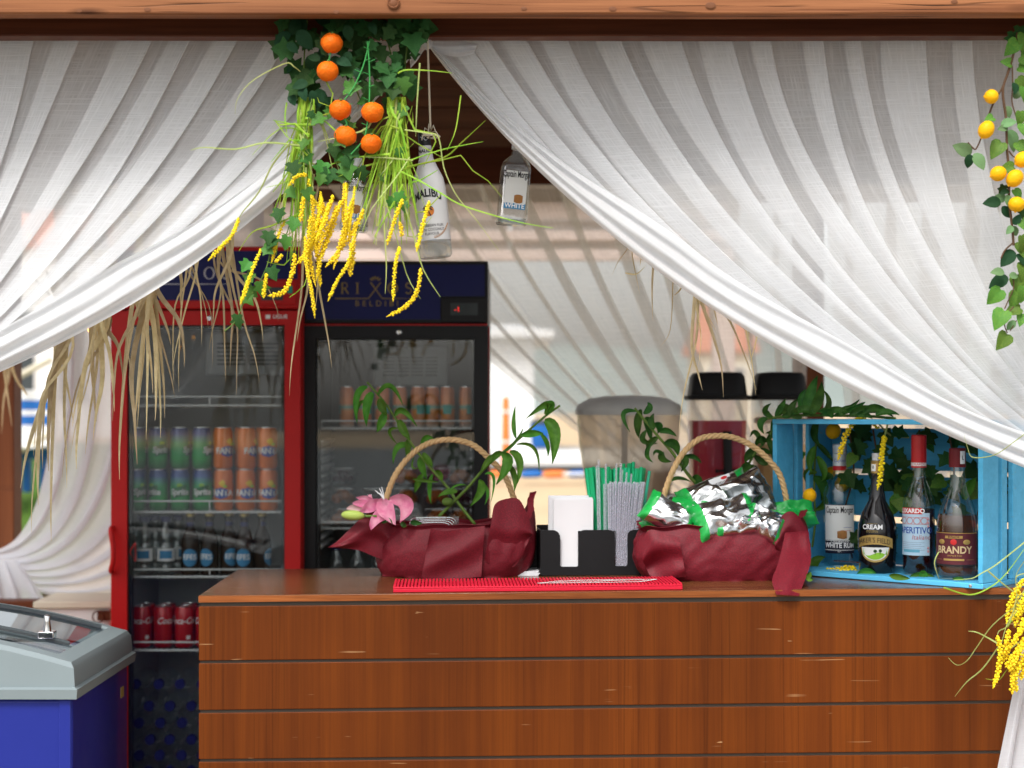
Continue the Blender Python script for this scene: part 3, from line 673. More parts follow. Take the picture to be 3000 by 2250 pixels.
for (y0, y1, dz, nm) in ((YF + .062, ym + .03, -.014, 'front'), (ym - .01, YK - .062, -.002, 'rear')):
    m = MB(); m.grid(30, 2, lambda u, v: V((XL + .065 + (XR - XL - .13) * u, y0 + (y1 - y0) * v, zt + dz + arch(XL + .065 + (XR - XL - .13) * u)))); lid = part('glass_lid', m, GL, fz, smooth=180)
    m = MB()
    for y in ((y0 + .004, y1 - .004) if nm == 'rear' else (y1 - .004,)):
        m.tube([V((XL + .065 + (XR - XL - .13) * i / 24, y, zt + dz + .003 + arch(XL + .065 + (XR - XL - .13) * i / 24))) for i in range(25)], .006 if nm == 'rear' else .004, 6)
    part('lid_trim', m, GLASSD if nm == 'rear' else FZG, lid)
xh = XR - .115; m = MB(); b = V((xh, ym - .004, zt + .012 + arch(xh))); m.box(b + V((-.018, -.014, -.012)), b + V((.018, .014, .004))); m.lathe([(.010, .0), (.007, .024), (.007, .038), (.006, .040)], 14, b); part('handle', m, CHROME, fz, bev=.002)
m = MB()
for i in range(9): x = XR - .16 - i * .11; m.box((x - .04, YF + .2, zr0 - .298), (x + .04, YF + .5, zr0 - .2 + .03 * (i % 3)))
part('frozen_packs', m, plain('frozen_packs', (.35, .34, .36), .5, var=.5, vs=6), fz, bev=.008)
m = MB(); m.box((XR - .0119, YK - .09, zr0 - .075), (XR - .0108, YK - .06, zr0 - .05)); part('sticker', m, plain('yellow_sticker', (.4, .3, .08), .5), fz)

# ------------------------------------------------------------------ fridges
SHELFW = plain('shelf_wire', (.62, .64, .64), .35, var=.05)
RED = plain('fridge_red', (.52, .012, .012), .35, var=.08)
BLK = plain('fridge_black', (.014, .014, .016), .35, var=.2)
NAVY = plain('navy_panel', (.010, .013, .10), .35, var=.1)
INNERD = plain('dark_liner', (.17, .18, .18), .5)
INNER = plain('fridge_liner', (.32, .34, .34), .5, var=.1)
GOLD = plain('gold_print', (.36, .25, .07), .5)
LETW = plain('pale_print', (.55, .55, .60), .5)
PRINTW = plain('white_print', (.8, .8, .8), .5)
PRINTK = plain('black_print', (.02, .02, .022), .5)
PRINTR = plain('red_print', (.55, .03, .03), .5)
FGLASS = clear('door_glass', (.95, .97, .97), .042, .01, .5)
LEDR = plain('red_digits', (.9, .03, .02), .4, emit=.8)
def logo_rixos(o, rt, up, s):
    """R I X O S with a crowned X whose feet run out into the rule; s = letter height"""
    m = MB(); st = lambda p, wd: stroke(m, [(a * s, b * s) for a, b in p], [x * s for x in wd] if hasattr(wd, '__len__') else wd * s, o, rt, up)
    arc = lambda cx, cy, rx, ry, a0, a1, k=16: [(cx + rx * math.cos(a0 + (a1 - a0) * i / k), cy + ry * math.sin(a0 + (a1 - a0) * i / k)) for i in range(k + 1)]
    x = -2.95; st([(x, 0), (x, 1)], .13); st([(x - .14, .02), (x + .14, .02)], .04); st([(x - .14, .98), (x + .1, .98)], .04)
    st([(x, .98), (x + .2, .98)] + arc(x + .22, .74, .22, .24, pi / 2, -pi / 2, 10) + [(x, .5)], .07); st([(x + .2, .5), (x + .55, .0)], .12)
    x = -1.6; st([(x, 0), (x, 1)], .13); st([(x - .17, .02), (x + .17, .02)], .04); st([(x - .17, .98), (x + .17, .98)], .04)
    st([(-3.6, -.42), (-.62, -.42), (.48, 1.02)], .085); st([(3.5, -.42), (.62, -.42), (-.42, 1.02)], [.02, .085, .11])
    for a in (-50, -25, 0, 25, 50):
        t = math.radians(a); st([(.28 * math.sin(t), 1.0 + .26 * math.cos(t)), (.5 * math.sin(t), 1.0 + .46 * math.cos(t)), (.62 * math.sin(t), 1.0 + .58 * math.cos(t))], [.03, .15, .02])
    ring = arc(1.55, .5, .40, .49, 0, 2 * pi, 28); st(ring, [.05 + .09 * abs(math.cos(2 * pi * i / 28)) for i in range(29)])
    x = 2.95; st(arc(x, .75, .22, .22, .5, 1.5 * pi, 12) + arc(x, .27, .25, .25, pi / 2, -pi * .85, 12)[1:], .10)
    return m
def fridge(label, pl, pr, ptop, Y, frame, doorx, ygl, seam, shelves, head, liner):
    s = Y / F; fx = lambda p: (p - 1500) * s; fz_ = lambda p: CZ - (p - HZ) * s
    x0, x1 = fx(pl), fx(pr); zt_ = fz_(ptop); zb_ = .06; D = .56
    o = thing('display_fridge', label, 'fridge', ((x0 + x1) / 2, Y + D / 2, .03))
    zs = fz_(seam)
    m = MB(); m.box((x0, Y + .05, zb_), (x0 + .03, Y + D, zt_)); m.box((x1 - .03, Y + .05, zb_), (x1, Y + D, zt_)); m.box((x0 + .03, Y + D - .03, zb_), (x1 - .03, Y + D, zt_)); m.box((x0 + .03, Y + .05, zb_), (x1 - .03, Y + D - .03, zb_ + .1)); m.box((x0 + .03, Y + .05, zs - .01), (x1 - .03, Y + D - .03, zt_))
    part('cabinet', m, frame, o, bev=.004)
    m = MB(); m.box((x0 + .031, Y + .056, zb_ + .1), (x0 + .036, Y + D - .036, zs - .012)); m.box((x1 - .036, Y + .056, zb_ + .1), (x1 - .031, Y + D - .036, zs - .012)); m.box((x0 + .036, Y + D - .04, zb_ + .1), (x1 - .036, Y + D - .034, zs - .012)); m.box((x0 + .036, Y + .06, zs - .02), (x1 - .036, Y + D - .04, zs - .013))
    part('liner', m, liner, o)
    zg = fz_(ygl); d0, d1 = fx(doorx[0]), fx(doorx[1]); zl_ = fz_(seam + 6)
    m = MB(); m.box((x0, Y, zb_ + .02), (d0, Y + .045, zl_)); m.box((d1, Y, zb_ + .02), (x1, Y + .045, zl_)); m.box((d0, Y, zg), (d1, Y + .045, zl_)); m.box((d0, Y, zb_ + .02), (d1, Y + .045, zb_ + .14))
    dr = part('door', m, frame, o)
    m = MB(); m.box((d0 + .004, Y + .012, zb_ + .144), (d1 - .004, Y + .014, zg - .004)); part('glass', m, FGLASS, dr)
    m = MB()
    for a, b in (((d0, zb_ + .14), (d0 + .012, zg)), ((d1 - .012, zb_ + .14), (d1, zg)), ((d0 + .012, zg - .012), (d1 - .012, zg))): m.box((a[0], Y + .016, a[1]), (b[0], Y + .04, b[1]))
    part('gasket', m, BLK, dr)
    m = MB(); lc = V(((d0 + d1) / 2 + .012, Y, (zg + zl_) / 2)); m.lathe([(.008, 0), (.008, .005), (.005, .006), (.004, .003)], 14, lc, Matrix.Rotation(pi / 2, 4, 'X')); part('lock', m, CHROME, dr)
    # header with sign panel shape
    m = MB(); m.box((x0, Y, zs), (x1, Y + .05, zt_)); hd = part('header', m, frame, o, bev=.004)
    m = MB(); pts = [(fx(a), fz_(b)) for a, b in head]; m.prism(pts, (0, Y - .003, 0), (1, 0, 0), (0, 0, 1), .0028); pn = part('sign_panel', m, NAVY, hd)
    # shelves
    for (pf, up_) in shelves:
        ya, yb = Y + .07, Y + D - .06; z = CZ - (pf - HZ) * ya / F; xa, xb = x0 + .042, x1 - .042
        m = MB(); r = .0024
        for i in range(30): x = xa + (xb - xa) * i / 29; m.tube([V((x, ya, z - .004)), V((x, yb, z - .004))], .0016, 5)
        m.tube([V((xa, ya, z)), V((xb, ya, z))], .0035, 6); m.tube([V((xa, yb, z)), V((xb, yb, z))], .003, 6); m.tube([V((xa, ya, z)), V((xa, yb, z))], .003, 6); m.tube([V((xb, ya, z)), V((xb, yb, z))], .003, 6)
        sh = part('shelf', m, SHELFW, o)
        zu = z + up_ * ya / F; m = MB()
        m.tube([V((xa + .012, ya - .002, z)), V((xa + .012, ya - .002, zu)), V((xb - .012, ya - .002, zu)), V((xb - .012, ya - .002, z))], .003, 6)
        m.tube([V(((xa + xb) / 2, ya - .002, z)), V(((xa + xb) / 2, ya - .002, zu))], .0022, 6); part('rail', m, SHELFW, sh)
    return o, hd, pn, dr, fx, fz_
YR, YB = 5.10, 5.19
fr1, hd1, pn1, dr1, rx, rz_ = fridge('red glass-door drinks fridge holding green, orange and red cans', 325, 880, 722, YR, RED, (372, 834), 952, 905,
    [(1188, 26), (1500, 32), (1690, 22), (1905, 24)], [(343, 735), (872, 735), (872, 818), (748, 818), (740, 880), (343, 880)], INNER)
fr2, hd2, pn2, dr2, bx_, bz_ = fridge('black glass-door drinks fridge beside the red one', 885, 1430, 765, YB, BLK, (925, 1392), 992, 948,
    [(1255, 22), (1548, 18)], [(896, 776), (1420, 776), (1420, 868), (1290, 868), (1290, 936), (896, 936)], INNERD)
part('logo', logo_rixos(V((rx(560), YR - .0045, rz_(818))), V((1, 0, 0)), V((0, 0, 1)), .037), LETW, pn1, smooth=0)
part('logo', logo_rixos(V((bx_(1100), YB - .0045, bz_(861))), V((1, 0, 0)), V((0, 0, 1)), .0355), GOLD, pn2, smooth=0)
part('lettering', on_plane(letters('BELDIBI', .018, space=1.7), V((bx_(1104), YB - .0045, bz_(897))), (1, 0, 0), (0, 0, 1)), GOLD, pn2, smooth=0)
m = MB(); m.box((bx_(1294), YB - .006, bz_(944)), (bx_(1424), YB - .0005, bz_(872))); ctl = part('controller', m, BLK, hd2, bev=.002)
m = MB(); m.box((bx_(1320), YB - .0075, bz_(924)), (bx_(1400), YB - .0062, bz_(888))); part('display', m, GLASSD, hd2)
part('digits', on_plane(letters('-1', .016), V((bx_(1340), YB - .0085, bz_(913))), (1, 0, 0), (0, 0, 1)), LEDR, hd2, smooth=0)
m = MB(); m.box((bx_(886), YB + .003, bz_(953.5)), (bx_(1428), YB + .05, bz_(949))); part('seam_strip', m, RED, hd2)
m = MB(); m.box((bx_(1424), YB + .046, .1), (bx_(1434), YB + .052, bz_(955))); part('side_trim', m, RED, fr2)
m = MB(); m.box((rx(752), YR - .006, rz_(893)), (rx(868), YR - .0005, rz_(822))); part('controller', m, RED, hd1, bev=.002)
m = MB(); m.box((rx(766), YR - .0075, rz_(880)), (rx(830), YR - .0062, rz_(842))); part('display', m, GLASSD, hd1)
m = MB(); m.box((rx(842), YR - .0075, rz_(860)), (rx(858), YR - .0062, rz_(838))); part('button', m, plain('green_button', (.03, .35, .22), .4), hd1)
part('lettering', on_plane(letters('UGUR', .012, shear=.2, bold=.0004), V((rx(820), YR - .001, rz_(933))), (1, 0, 0), (0, 0, 1)), PRINTW, dr1, smooth=0)
m = MB(); m.box((rx(778), YR - .0012, rz_(934)), (rx(792), YR - .0002, rz_(922))); part('badge', m, PRINTW, dr1)
m = MB(); hx = rx(328); m.tube(smoothpts([V((hx, YR, rz_(1545))), V((hx + .004, YR - .03, rz_(1555))), V((hx + .012, YR - .036, rz_(1600))), V((hx + .012, YR - .036, rz_(1640))), V((hx + .004, YR - .03, rz_(1668))), V((hx, YR, rz_(1676)))], 5), .008, 8); part('handle', m, RED, dr1)
m = MB(); st_o = V((rx(383), YR + .0105, rz_(1618))); stroke(m, [(.012, .03), (-.006, .0), (.012, -.03), (.012, .03)], .003, st_o, V((1, 0, 0)), V((0, 0, 1))); part('arrow_mark', m, PRINTR, dr1, smooth=0)
part('lettering', on_plane(letters('OPEN', .010), V((rx(401), YR + .0105, rz_(1612))), (0, 0, 1), (-1, 0, 0)), PRINTK, dr1, smooth=0)
# vents and ribbed shelf rails inside
def vent(parent, xa, xb, za, zb, y, cols):
    m = MB(); 
    m.box((xa - .03, y, zb - .03), (xb + .03, y + .02, za + .03)); part('fan_cover', m, plain('fan_cover', (.42, .44, .44), .5), parent, bev=.004)
    w_ = (xb - xa) / cols; m = MB()
    for c_ in range(cols):
        for r_ in range(6): z = zb + (za - zb) * (r_ + .5) / 6; m.box((xa + w_ * (c_ + .08), y - .002, z - .0028), (xa + w_ * (c_ + .92), y - .0004, z + .0028))
    part('vent_slots', m, GLASSD, parent)
vent(fr2, bx_(1090), bx_(1268), bz_(1030), bz_(1096), YB + .40, 4)
vent(fr1, rx(560), rx(770), rz_(985), rz_(1062), YR + .40, 2)
m = MB()
for i in range(13):
    z = bz_(1290) - i * .028
    for xx, sg in ((bx_(888) + .036, 1), (bx_(1428) - .036, -1)):
        m.add([(xx, YB + .08, z), (xx + sg * .022, YB + .08, z - .003), (xx, YB + .08, z - .024), (xx, YB + .4, z), (xx + sg * .022, YB + .4, z - .003), (xx, YB + .4, z - .024)], [(0, 1, 2), (5, 4, 3), (0, 3, 4, 1), (1, 4, 5, 2), (2, 5, 3, 0)])
part('shelf_supports', m, PRINTW, fr2, smooth=0)

# ------------------------------------------------------------------ cans
ALU = plain('aluminium', (.72, .72, .72), .25, metal=1.0)
def canmat(name, stops, rough=.28):
    m, t = new(name); z = N(t, 'ShaderNodeSeparateXYZ', {0: OBJC(t)}).outputs[2]
    col = RAMP(t, MATH(t, 'DIVIDE', z, .135), stops)
    OUT(t, PR(t, col=col, rough=rough, metal=.12, coat=.2)); return m
GREENC = canmat('green_can', [(0, (.01, .16, .05)), (.25, (.015, .36, .07)), (.6, (.012, .30, .11)), (.82, (.01, .06, .25)), (1, (.008, .03, .18))])
ORANGC = canmat('orange_can', [(0, (.66, .14, .008)), (1, (.70, .15, .008))])
REDC = canmat('red_can', [(0, (.45, .008, .01)), (1, (.5, .01, .012))])
PEACHC = canmat('peach_can', [(0, (.62, .60, .56)), (.18, (.60, .19, .04)), (.42, (.66, .24, .06)), (.5, (.12, .40, .33)), (.58, (.66, .21, .05)), (1, (.60, .15, .03))])
BLUEP = plain('blue_print', (.02, .07, .35), .45); YELP = plain('yellow_print', (.75, .55, .03), .45); LIMEP = plain('lime_print', (.25, .5, .04), .45)
PROTO = {}
def can_proto(kind):
    R_, H_ = (.0305, .131) if kind != 'peach' else (.0235, .133)
    o = thing('drink_can', '', 'can', (0, 0, 0))
    m = MB(); m.lathe([(R_ * .78, 0), (R_ * .86, .002), (R_, .010), (R_, H_ - .014), (R_ * .86, H_ - .003), (R_ * .86, H_)], 26); part('body', m, dict(green=GREENC, orange=ORANGC, red=REDC, peach=PEACHC)[kind], o, local=True)
    m = MB(); m.lathe([(R_ * .89, H_ - .001), (R_ * .89, H_ + .0015), (R_ * .80, H_ + .001), (R_ * .78, H_ - .003)], 22); part('lid', m, ALU, o, local=True)
    e = R_ + .0004; e2 = R_ + .0008
    if kind == 'green':
        m = patch_on_can(e, .035, .036, -.75, .75, 14, fn=lambda u: (.040 + .010 * u, .072 + .012 * u)); part('print', m, plain('deep_green_print', (.01, .12, .04), .45), o, local=True)
        part('lettering', on_can(letters('Sprite', .019, shear=.15, bold=.0009), e2, .052), PRINTW, o, smooth=0, local=True)
        m = MB(); m.ball((0, -R_ * .98, .082), .008, 10, 6, (1.1, .12, .8)); part('lemon_mark', m, LIMEP, o, local=True)
    if kind == 'orange':
        m = patch_on_can(e, .03, .07, -.72, .72, 16, fn=lambda u: (.038 + .012 * abs(u - .5), .074 - .010 * abs(u - .5))); part('print', m, BLUEP, o, local=True)
        part('lettering', on_can(letters('FANTA', .019, bold=.0010), e2, .049), PRINTW, o, smooth=0, local=True)
        m = MB(); m.ball((.004, -R_ * .96, .088), .011, 12, 6, (1, .15, 1)); part('fruit_mark', m, YELP, o, local=True)
        m = MB(); m.ball((.012, -R_ * .93, .079), .007, 10, 6, (1.2, .2, .7)); part('leaf_mark', m, LIMEP, o, local=True)
    if kind == 'red':
        part('lettering', on_can(letters('Coca-Cola', .020, shear=.35, sx=.9, bold=.0004), e2, .078), PRINTW, o, smooth=0, local=True)
        m = patch_on_can(e, .028, .040, .3, .75, 6); part('print', m, PRINTW, o, local=True)
    if kind == 'peach':
        m = patch_on_can(e, .045, .075, -.6, .6, 8); part('print', m, plain('teal_print', (.08, .38, .33), .4), o, local=True)
    PROTO[kind] = o; return o
FIRST = {}
def can(kind, pos, rz, label, group):
    if kind not in PROTO: o = can_proto(kind)
    else: o = copy_tree(PROTO[kind])
    o.location = pos; o.rotation_euler = (0, 0, rz); tag(o, label, 'can', group); return o
ORD = ['first', 'second', 'third', 'fourth', 'fifth', 'sixth', 'seventh', 'eighth', 'ninth']
Yi = YR + .135
zsh = CZ - (1500 - HZ) * (YR + .07) / F + .001
for layer in (0, 1):
    for i in range(7):
        p = P(400 + 64 * i + RND.uniform(-3, 3), 1500, Yi + RND.uniform(-.006, .006)); p.z = zsh + layer * .1335
        lay = 'upper' if layer else 'lower'
        if i < 4: can('green', p, [.9, -.5, .1, .35][i] + layer * 1.1 + RND.uniform(-.35, .35), f'{ORD[i]} green and blue soda can from the left, {lay} row', 'green soda cans in the red fridge')
        else: can('orange', p, [-.15, .35, .2][i - 4] + layer * .9 * (i < 6), f'{ORD[i-4]} orange soda can from the left, {lay} row, beside green cans', 'orange soda cans in the red fridge')
for layer in (0, 1):
    for i in range(7):
        p = P(403 + 62 * i, 1500, Yi + .068); p.z = zsh + layer * .1335
        can('green' if i < 4 else 'orange', p, RND.uniform(-3, 3), f'{ORD[i]} soda can from the left hidden behind the {"upper" if layer else "lower"} row', 'cans in the second row of the red fridge')
zsh4 = CZ - (1905 - HZ) * (YR + .07) / F + .001
for k in range(2):
    for i in range(4):
        p = P(416 + 62 * i + 14 * k, 1900, Yi + .064 * k); p.z = zsh4
        can('red', p, [.25, 1.3, .1, .5][i] + k, f'{ORD[i]} red cola can from the left, {"front" if not k else "second"} row', 'red cola cans in the red fridge')
zsb = CZ - (1255 - HZ) * (YB + .07) / F + .001
for i in range(8):
    p = P([1016, 1068, 1120, 1172, 1225, 1267, 1311, 1366][i], 1250, YB + .13 + .01 * (i % 2)); p.z = zsb
    can('peach', p, RND.uniform(-1.5, 1.5), f'{ORD[i]} slim orange can from the left in the black fridge', 'slim orange cans in the black fridge')
# ------------------------------------------------------------------ bottles in the fridges
PET = clear('clear_plastic', (.86, .9, .9), .10, .05, .6, milk=.05)
BROWN = plain('brown_glass', (.022, .010, .005), .08, var=.1)
CAPB = plain('dark_blue_cap', (.012, .014, .10), .4)
CAPG = plain('gold_cap', (.4, .3, .1), .35, metal=.6)
BLUEL = plain('blue_label', (.05, .22, .42), .45)
def beer(pos, rz, first=[]):
    if not first:
        o = thing('beer_bottle', '', 'bottle', (0, 0, 0)); R_ = .0295
        m = MB(); m.lathe([(R_ * .9, 0), (R_, .006), (R_, .105), (R_ * .8, .128), (.0135, .15), (.0125, .178), (.0145, .18), (.0145, .188)], 22); part('body', m, BROWN, o, local=True)
        m = MB(); m.lathe([(.0155, .186), (.0155, .194), (.013, .197)], 16); part('cap', m, CAPG, o, local=True)
        m = patch_on_can(R_ + .0005, .04, .08, -.85, .85, 18, fn=lambda u: (.056 - .028 * math.sqrt(max(0, 1 - (2 * u - 1) ** 2)), .056 + .028 * math.sqrt(max(0, 1 - (2 * u - 1) ** 2)))); lb = part('label_patch', m, BLUEL, o, local=True)
        part('lettering', on_can(letters('EFES', .017, bold=.0006), R_ + .0009, .050), PRINTW, lb, smooth=0, local=True)
        m = patch_on_can(.0139, .155, .168, -1.3, 1.3, 10); part('neck_label', m, CAPB, o, local=True)
        first.append(o)
    else: o = copy_tree(first[0])
    o.location = pos; o.rotation_euler = (0, 0, rz); return o
def water(pos, rz, lay=False, first={}):
    if 'w' not in first:
        o = thing('water_bottle', '', 'bottle', (0, 0, 0)); R_ = .029
        m = MB(); m.lathe([(R_ * .8, 0), (R_, .008), (R_, .03), (R_ * .95, .034), (R_, .038), (R_, .1), (R_ * .95, .104), (R_, .108), (R_ * .85, .135), (.013, .16), (.013, .172)], 20); part('body', m, PET, o, local=True)
        m = MB(); m.lathe([(.0165, .168), (.0165, .184), (.015, .186)], 16); part('cap', m, CAPB, o, local=True)
        m = patch_on_can(R_ + .0004, .045, .085, -1.2, 1.2, 14); lb = part('label_patch', m, PRINTW, o, local=True)
        m = patch_on_can(R_ + .0008, .053, .078, -.7, .7, 10); part('label_print', m, BLUEL, lb, local=True)
        first['w'] = o
    else: o = copy_tree(first['w'])
    o.location = pos; o.rotation_euler = (-pi / 2 if lay else 0, 0, rz)
    if lay: o.rotation_euler = (pi / 2, rz, 0)
    return o
zsh3 = CZ - (1690 - HZ) * (YR + .07) / F + .001
for i, px in enumerate((424, 486)):
    p = P(px, 1690, Yi); p.z = zsh3; tag(water(p, .2 * i), f'{ORD[i]} clear water bottle from the left beside the brown beer bottles', 'bottle', 'water bottles in the red fridge')
for i, px in enumerate((558, 614, 671, 716, 768)):
    p = P(px, 1690, Yi + (.0, .01, .03, 0, .02)[i]); p.z = zsh3; tag(beer(p, (.1, -.3, .5, 0, 1.2)[i]), f'{ORD[i]} brown beer bottle with a blue label from the left on the third shelf', 'bottle', 'beer bottles in the red fridge')
for i, px in enumerate((395, 455, 520)):
    p = P(px, 1690, Yi + .07); p.z = zsh3; tag(water(p, 1), f'{ORD[i]} water bottle from the left half hidden behind the front ones', 'bottle', 'water bottles behind others in the red fridge')
rowsB = [(1978, (434, 500, 560, 622)), (2040, (406, 472, 531, 592)), (2088, (443, 504, 566, 626)), (2135, (407, 475, 530, 592)), (2180, (443, 502, 564, 622)), (2224, (407, 470, 530, 590)), (2270, (443, 504, 562, 620)), (2316, (407, 470, 530, 590)), (2362, (443, 504, 562, 620)), (2408, (407, 470, 530, 590))]
for r_, (py, pxs) in enumerate(rowsB):
    for i, px in enumerate(pxs):
        p = P(px, py, YR + .26); tag(water(p, RND.uniform(-1, 1), True), f'lying water bottle with blue cap, {ORD[i]} from left in the {["top","second","third","fourth","fifth","sixth","seventh","eighth","ninth","lowest"][r_]} layer', 'bottle', 'water bottles lying stacked in the red fridge')
for i, px in enumerate((985, 1047, 1110, 1172, 1236, 1300, 1362)):
    p = P(px, 1780, YB + .14); p.z = CZ - (1765 - HZ) * (YB + .1) / F
    tag(water(p, 0), f'{ORD[i]} blue-capped bottle from the left on the lowest shelf of the black fridge', 'bottle', 'blue capped bottles in the black fridge')
m = MB(); z = CZ - (1765 - HZ) * (YB + .1) / F - .004
for i in range(26): x = bx_(892) + .042 + i * .0195; m.tube([V((x, YB + .07, z)), V((x, YB + .45, z))], .0017, 5)
m.tube([V((bx_(892) + .042, YB + .07, z)), V((bx_(1425) - .042, YB + .07, z))], .0035, 6); part('shelf', m, SHELFW, fr2)
# fruit boxes on the middle shelf of the black fridge
BOXC = clear('clamshell_plastic', (.82, .85, .85), .10, .06, .6, milk=.04)
FRUITO = plain('orange_fruit', (.50, .13, .02), .5, var=.25, rnd=.2); FRUITP = plain('dark_grapes', (.06, .012, .03), .35, var=.3)
zsf = CZ - (1548 - HZ) * (YB + .07) / F + .004
k_ = 0
for col, px in enumerate((1005, 1098, 1190, 1282, 1350)):
    for lv in range(3 if col not in (1,) else 2):
        b = P(px, 1500, YB + .15); b.z = zsf + lv * .066
        o = thing('fruit_box', f'{["bottom","middle","top"][lv]} fruit box in the {ORD[col]} stack from the left, black fridge', 'box', b, 'clear fruit boxes in the black fridge')
        m = MB(); m.lathe([(.036, 0), (.042, .004), (.045, .03), (.0475, .032), (.0475, .036), (.044, .04), (.041, .058), (.02, .06)], 24, sq=4); part('shell', m, BOXC, o, local=True)
        m = MB()
        dark = (col + lv) % 3 == 2
        for q in range(4 if not dark else 9):
            a = q * 1.57 + .4; rr = .018 if not dark else .0115; d_ = .021 if not dark else .024
            m.ball((d_ * math.cos(a) if q < 8 else 0, d_ * math.sin(a) if q < 8 else 0, .022 + (.012 if q % 2 else 0)), rr, 10, 7)
        part('fruit', m, FRUITP if dark else FRUITO, o, local=True)
# ------------------------------------------------------------------ drink dispensers on the rear bench
YD = 5.35; sD = YD / F
zb0 = CZ - (1560 - HZ) * YD / F
bench = thing('rear_bench', 'white topped rear service bench under the drink dispensers', 'bench', (.5, YD + .1, .03))
m = MB(); m.box((.22, YD - .2, zb0 - .03), (1.45, YD + .35, zb0)); part('worktop', m, WHITE, bench, bev=.003)
m = MB(); m.box((.25, YD - .17, .04), (1.42, YD - .15, zb0 - .032)); part('front_panel', m, W_DARK, bench)
for x in (.25, 1.40): m = MB(); m.box((x, YD - .148, .04), (x + .02, YD + .33, zb0 - .032)); part('side_panel', m, W_DARK, bench)
LIDG = plain('grey_lid', (.52, .52, .50), .4); LIDK = plain('black_lid', (.008, .008, .009), .55, spec=.25, var=.2)
TUB = clear('frosted_tub', (.78, .74, .68), .07, .12, .5, milk=.36, milkcol=(.95, .91, .84))
TUBC = clear('clear_tub', (.86, .84, .82), .07, .06, .4, milk=.03, milkcol=(.7, .66, .6))
JUICER = plain('red_juice', (.50, .045, .075), .3, var=.2, vs=5); JUICEB = plain('brown_drink', (.42, .28, .17), .4, var=.1); JUICEO = plain('straw_drink', (.50, .32, .14), .4, var=.15)
REDB = plain('orange_red_base', (.55, .09, .02), .4)
dx = lambda p: (p - 1500) * sD
dz = lambda p: CZ - (p - HZ) * sD
def lathe_px(prof, cx, Y=YD, n=28, **kw): 
    m = MB(); m.lathe([(r * sD, dz(py)) for r, py in prof], n, (dx(cx), Y, 0), **kw); return m
d1 = thing('drink_dispenser', 'large frosted tub dispenser with a grey lid standing beside the black-lidded ones', 'dispenser', (dx(1842), YD, zb0), 'drink dispensers on the rear bench')
part('tub', lathe_px([(105, 1492), (118, 1475), (124, 1440), (133, 1380), (146, 1300), (150, 1240), (152, 1212)], 1842, cap=False), TUB, d1)
part('drink', lathe_px([(100, 1488), (113, 1473), (119, 1440), (128, 1379)], 1842), JUICEB, d1)
part('lid', lathe_px([(156, 1216), (157, 1202), (150, 1186), (118, 1168), (70, 1160), (10, 1158)], 1842), LIDG, d1)
part('cooling_tube', lathe_px([(9, 1480), (9, 1215)], 1830, n=10), PRINTW, d1)
part('base', lathe_px([(120, 1560), (122, 1500), (108, 1494)], 1842, sq=4), WHITE, d1)
m = MB(); m.box((dx(1925), YD - .1, zb0), (dx(2010), YD + .06, dz(1448))); part('motor_housing', m, WHITE, d1, bev=.006)
def jug(cx, label, juice, ytop, liquid, w_):
    o = thing('drink_dispenser', label, 'dispenser', (dx(cx), YD, zb0), 'drink dispensers on the rear bench')
    part('tub', lathe_px([(w_ * .86, 1458), (w_ * .92, 1440), (w_ * .96, 1300), (w_, 1168)], cx, sq=5, cap=False), TUBC, o)
    part('drink', lathe_px([(w_ * .80, 1455), (w_ * .88, 1438), (w_ * .925, 1300), (w_ * .945, liquid)], cx, sq=5), juice, o)
    part('lid', lathe_px([(w_ * 1.08, 1172), (w_ * 1.10, 1160), (w_ * .98, 1158), (w_ * .90, 1104), (w_ * .80, 1093), (w_ * .4, 1090)], cx, sq=5), LIDK, o)
    m = MB(); m.box((dx(cx - w_ * 1.0), YD - .09, zb0), (dx(cx + w_ * 1.0), YD + .1, dz(1460))); part('base', m, REDB, o, bev=.008)
    m = MB(); yy = YD - w_ * sD * .98; m.tube([V((dx(cx + 18), yy - .012, dz(1262))), V((dx(cx + 20), yy - .014, dz(1390)))], .0145, 12); m.tube([V((dx(cx + 20), yy - .012, dz(1390))), V((dx(cx + 20), yy - .02, dz(1440)))], .010, 10); m.tube([V((dx(cx - 12), yy - .016, dz(1376))), V((dx(cx + 52), yy - .016, dz(1374)))], .0035, 8); m.ball((dx(cx + 52), yy - .016, dz(1374)), .007, 8, 6); m.ball((dx(cx - 12), yy - .016, dz(1376)), .006, 8, 6)
    part('tap', m, LIDK, o); return o
jug(2100, 'square dispenser of dark red juice with a black lid', JUICER, 1090, 1232, 84)
j3 = jug(2282, 'square dispenser of pale drink with a black lid next to the blue crate', JUICEO, 1090, 1330, 76)
m = lathe_px([(68, 1240), (70, 1226), (60, 1222)], 2282, sq=5); part('foam', m, plain('foam', (.5, .38, .22), .8, var=.3), j3)
m = MB(); m.box((dx(2010), YD - .19, zb0 + .001), (dx(2075), YD - .06, dz(1420))); solo('cardboard_carton', m, plain('tan_card', (.55, .33, .17), .8), 'small tan carton between the frosted tub and the red juice dispenser', 'carton', bev=.003)
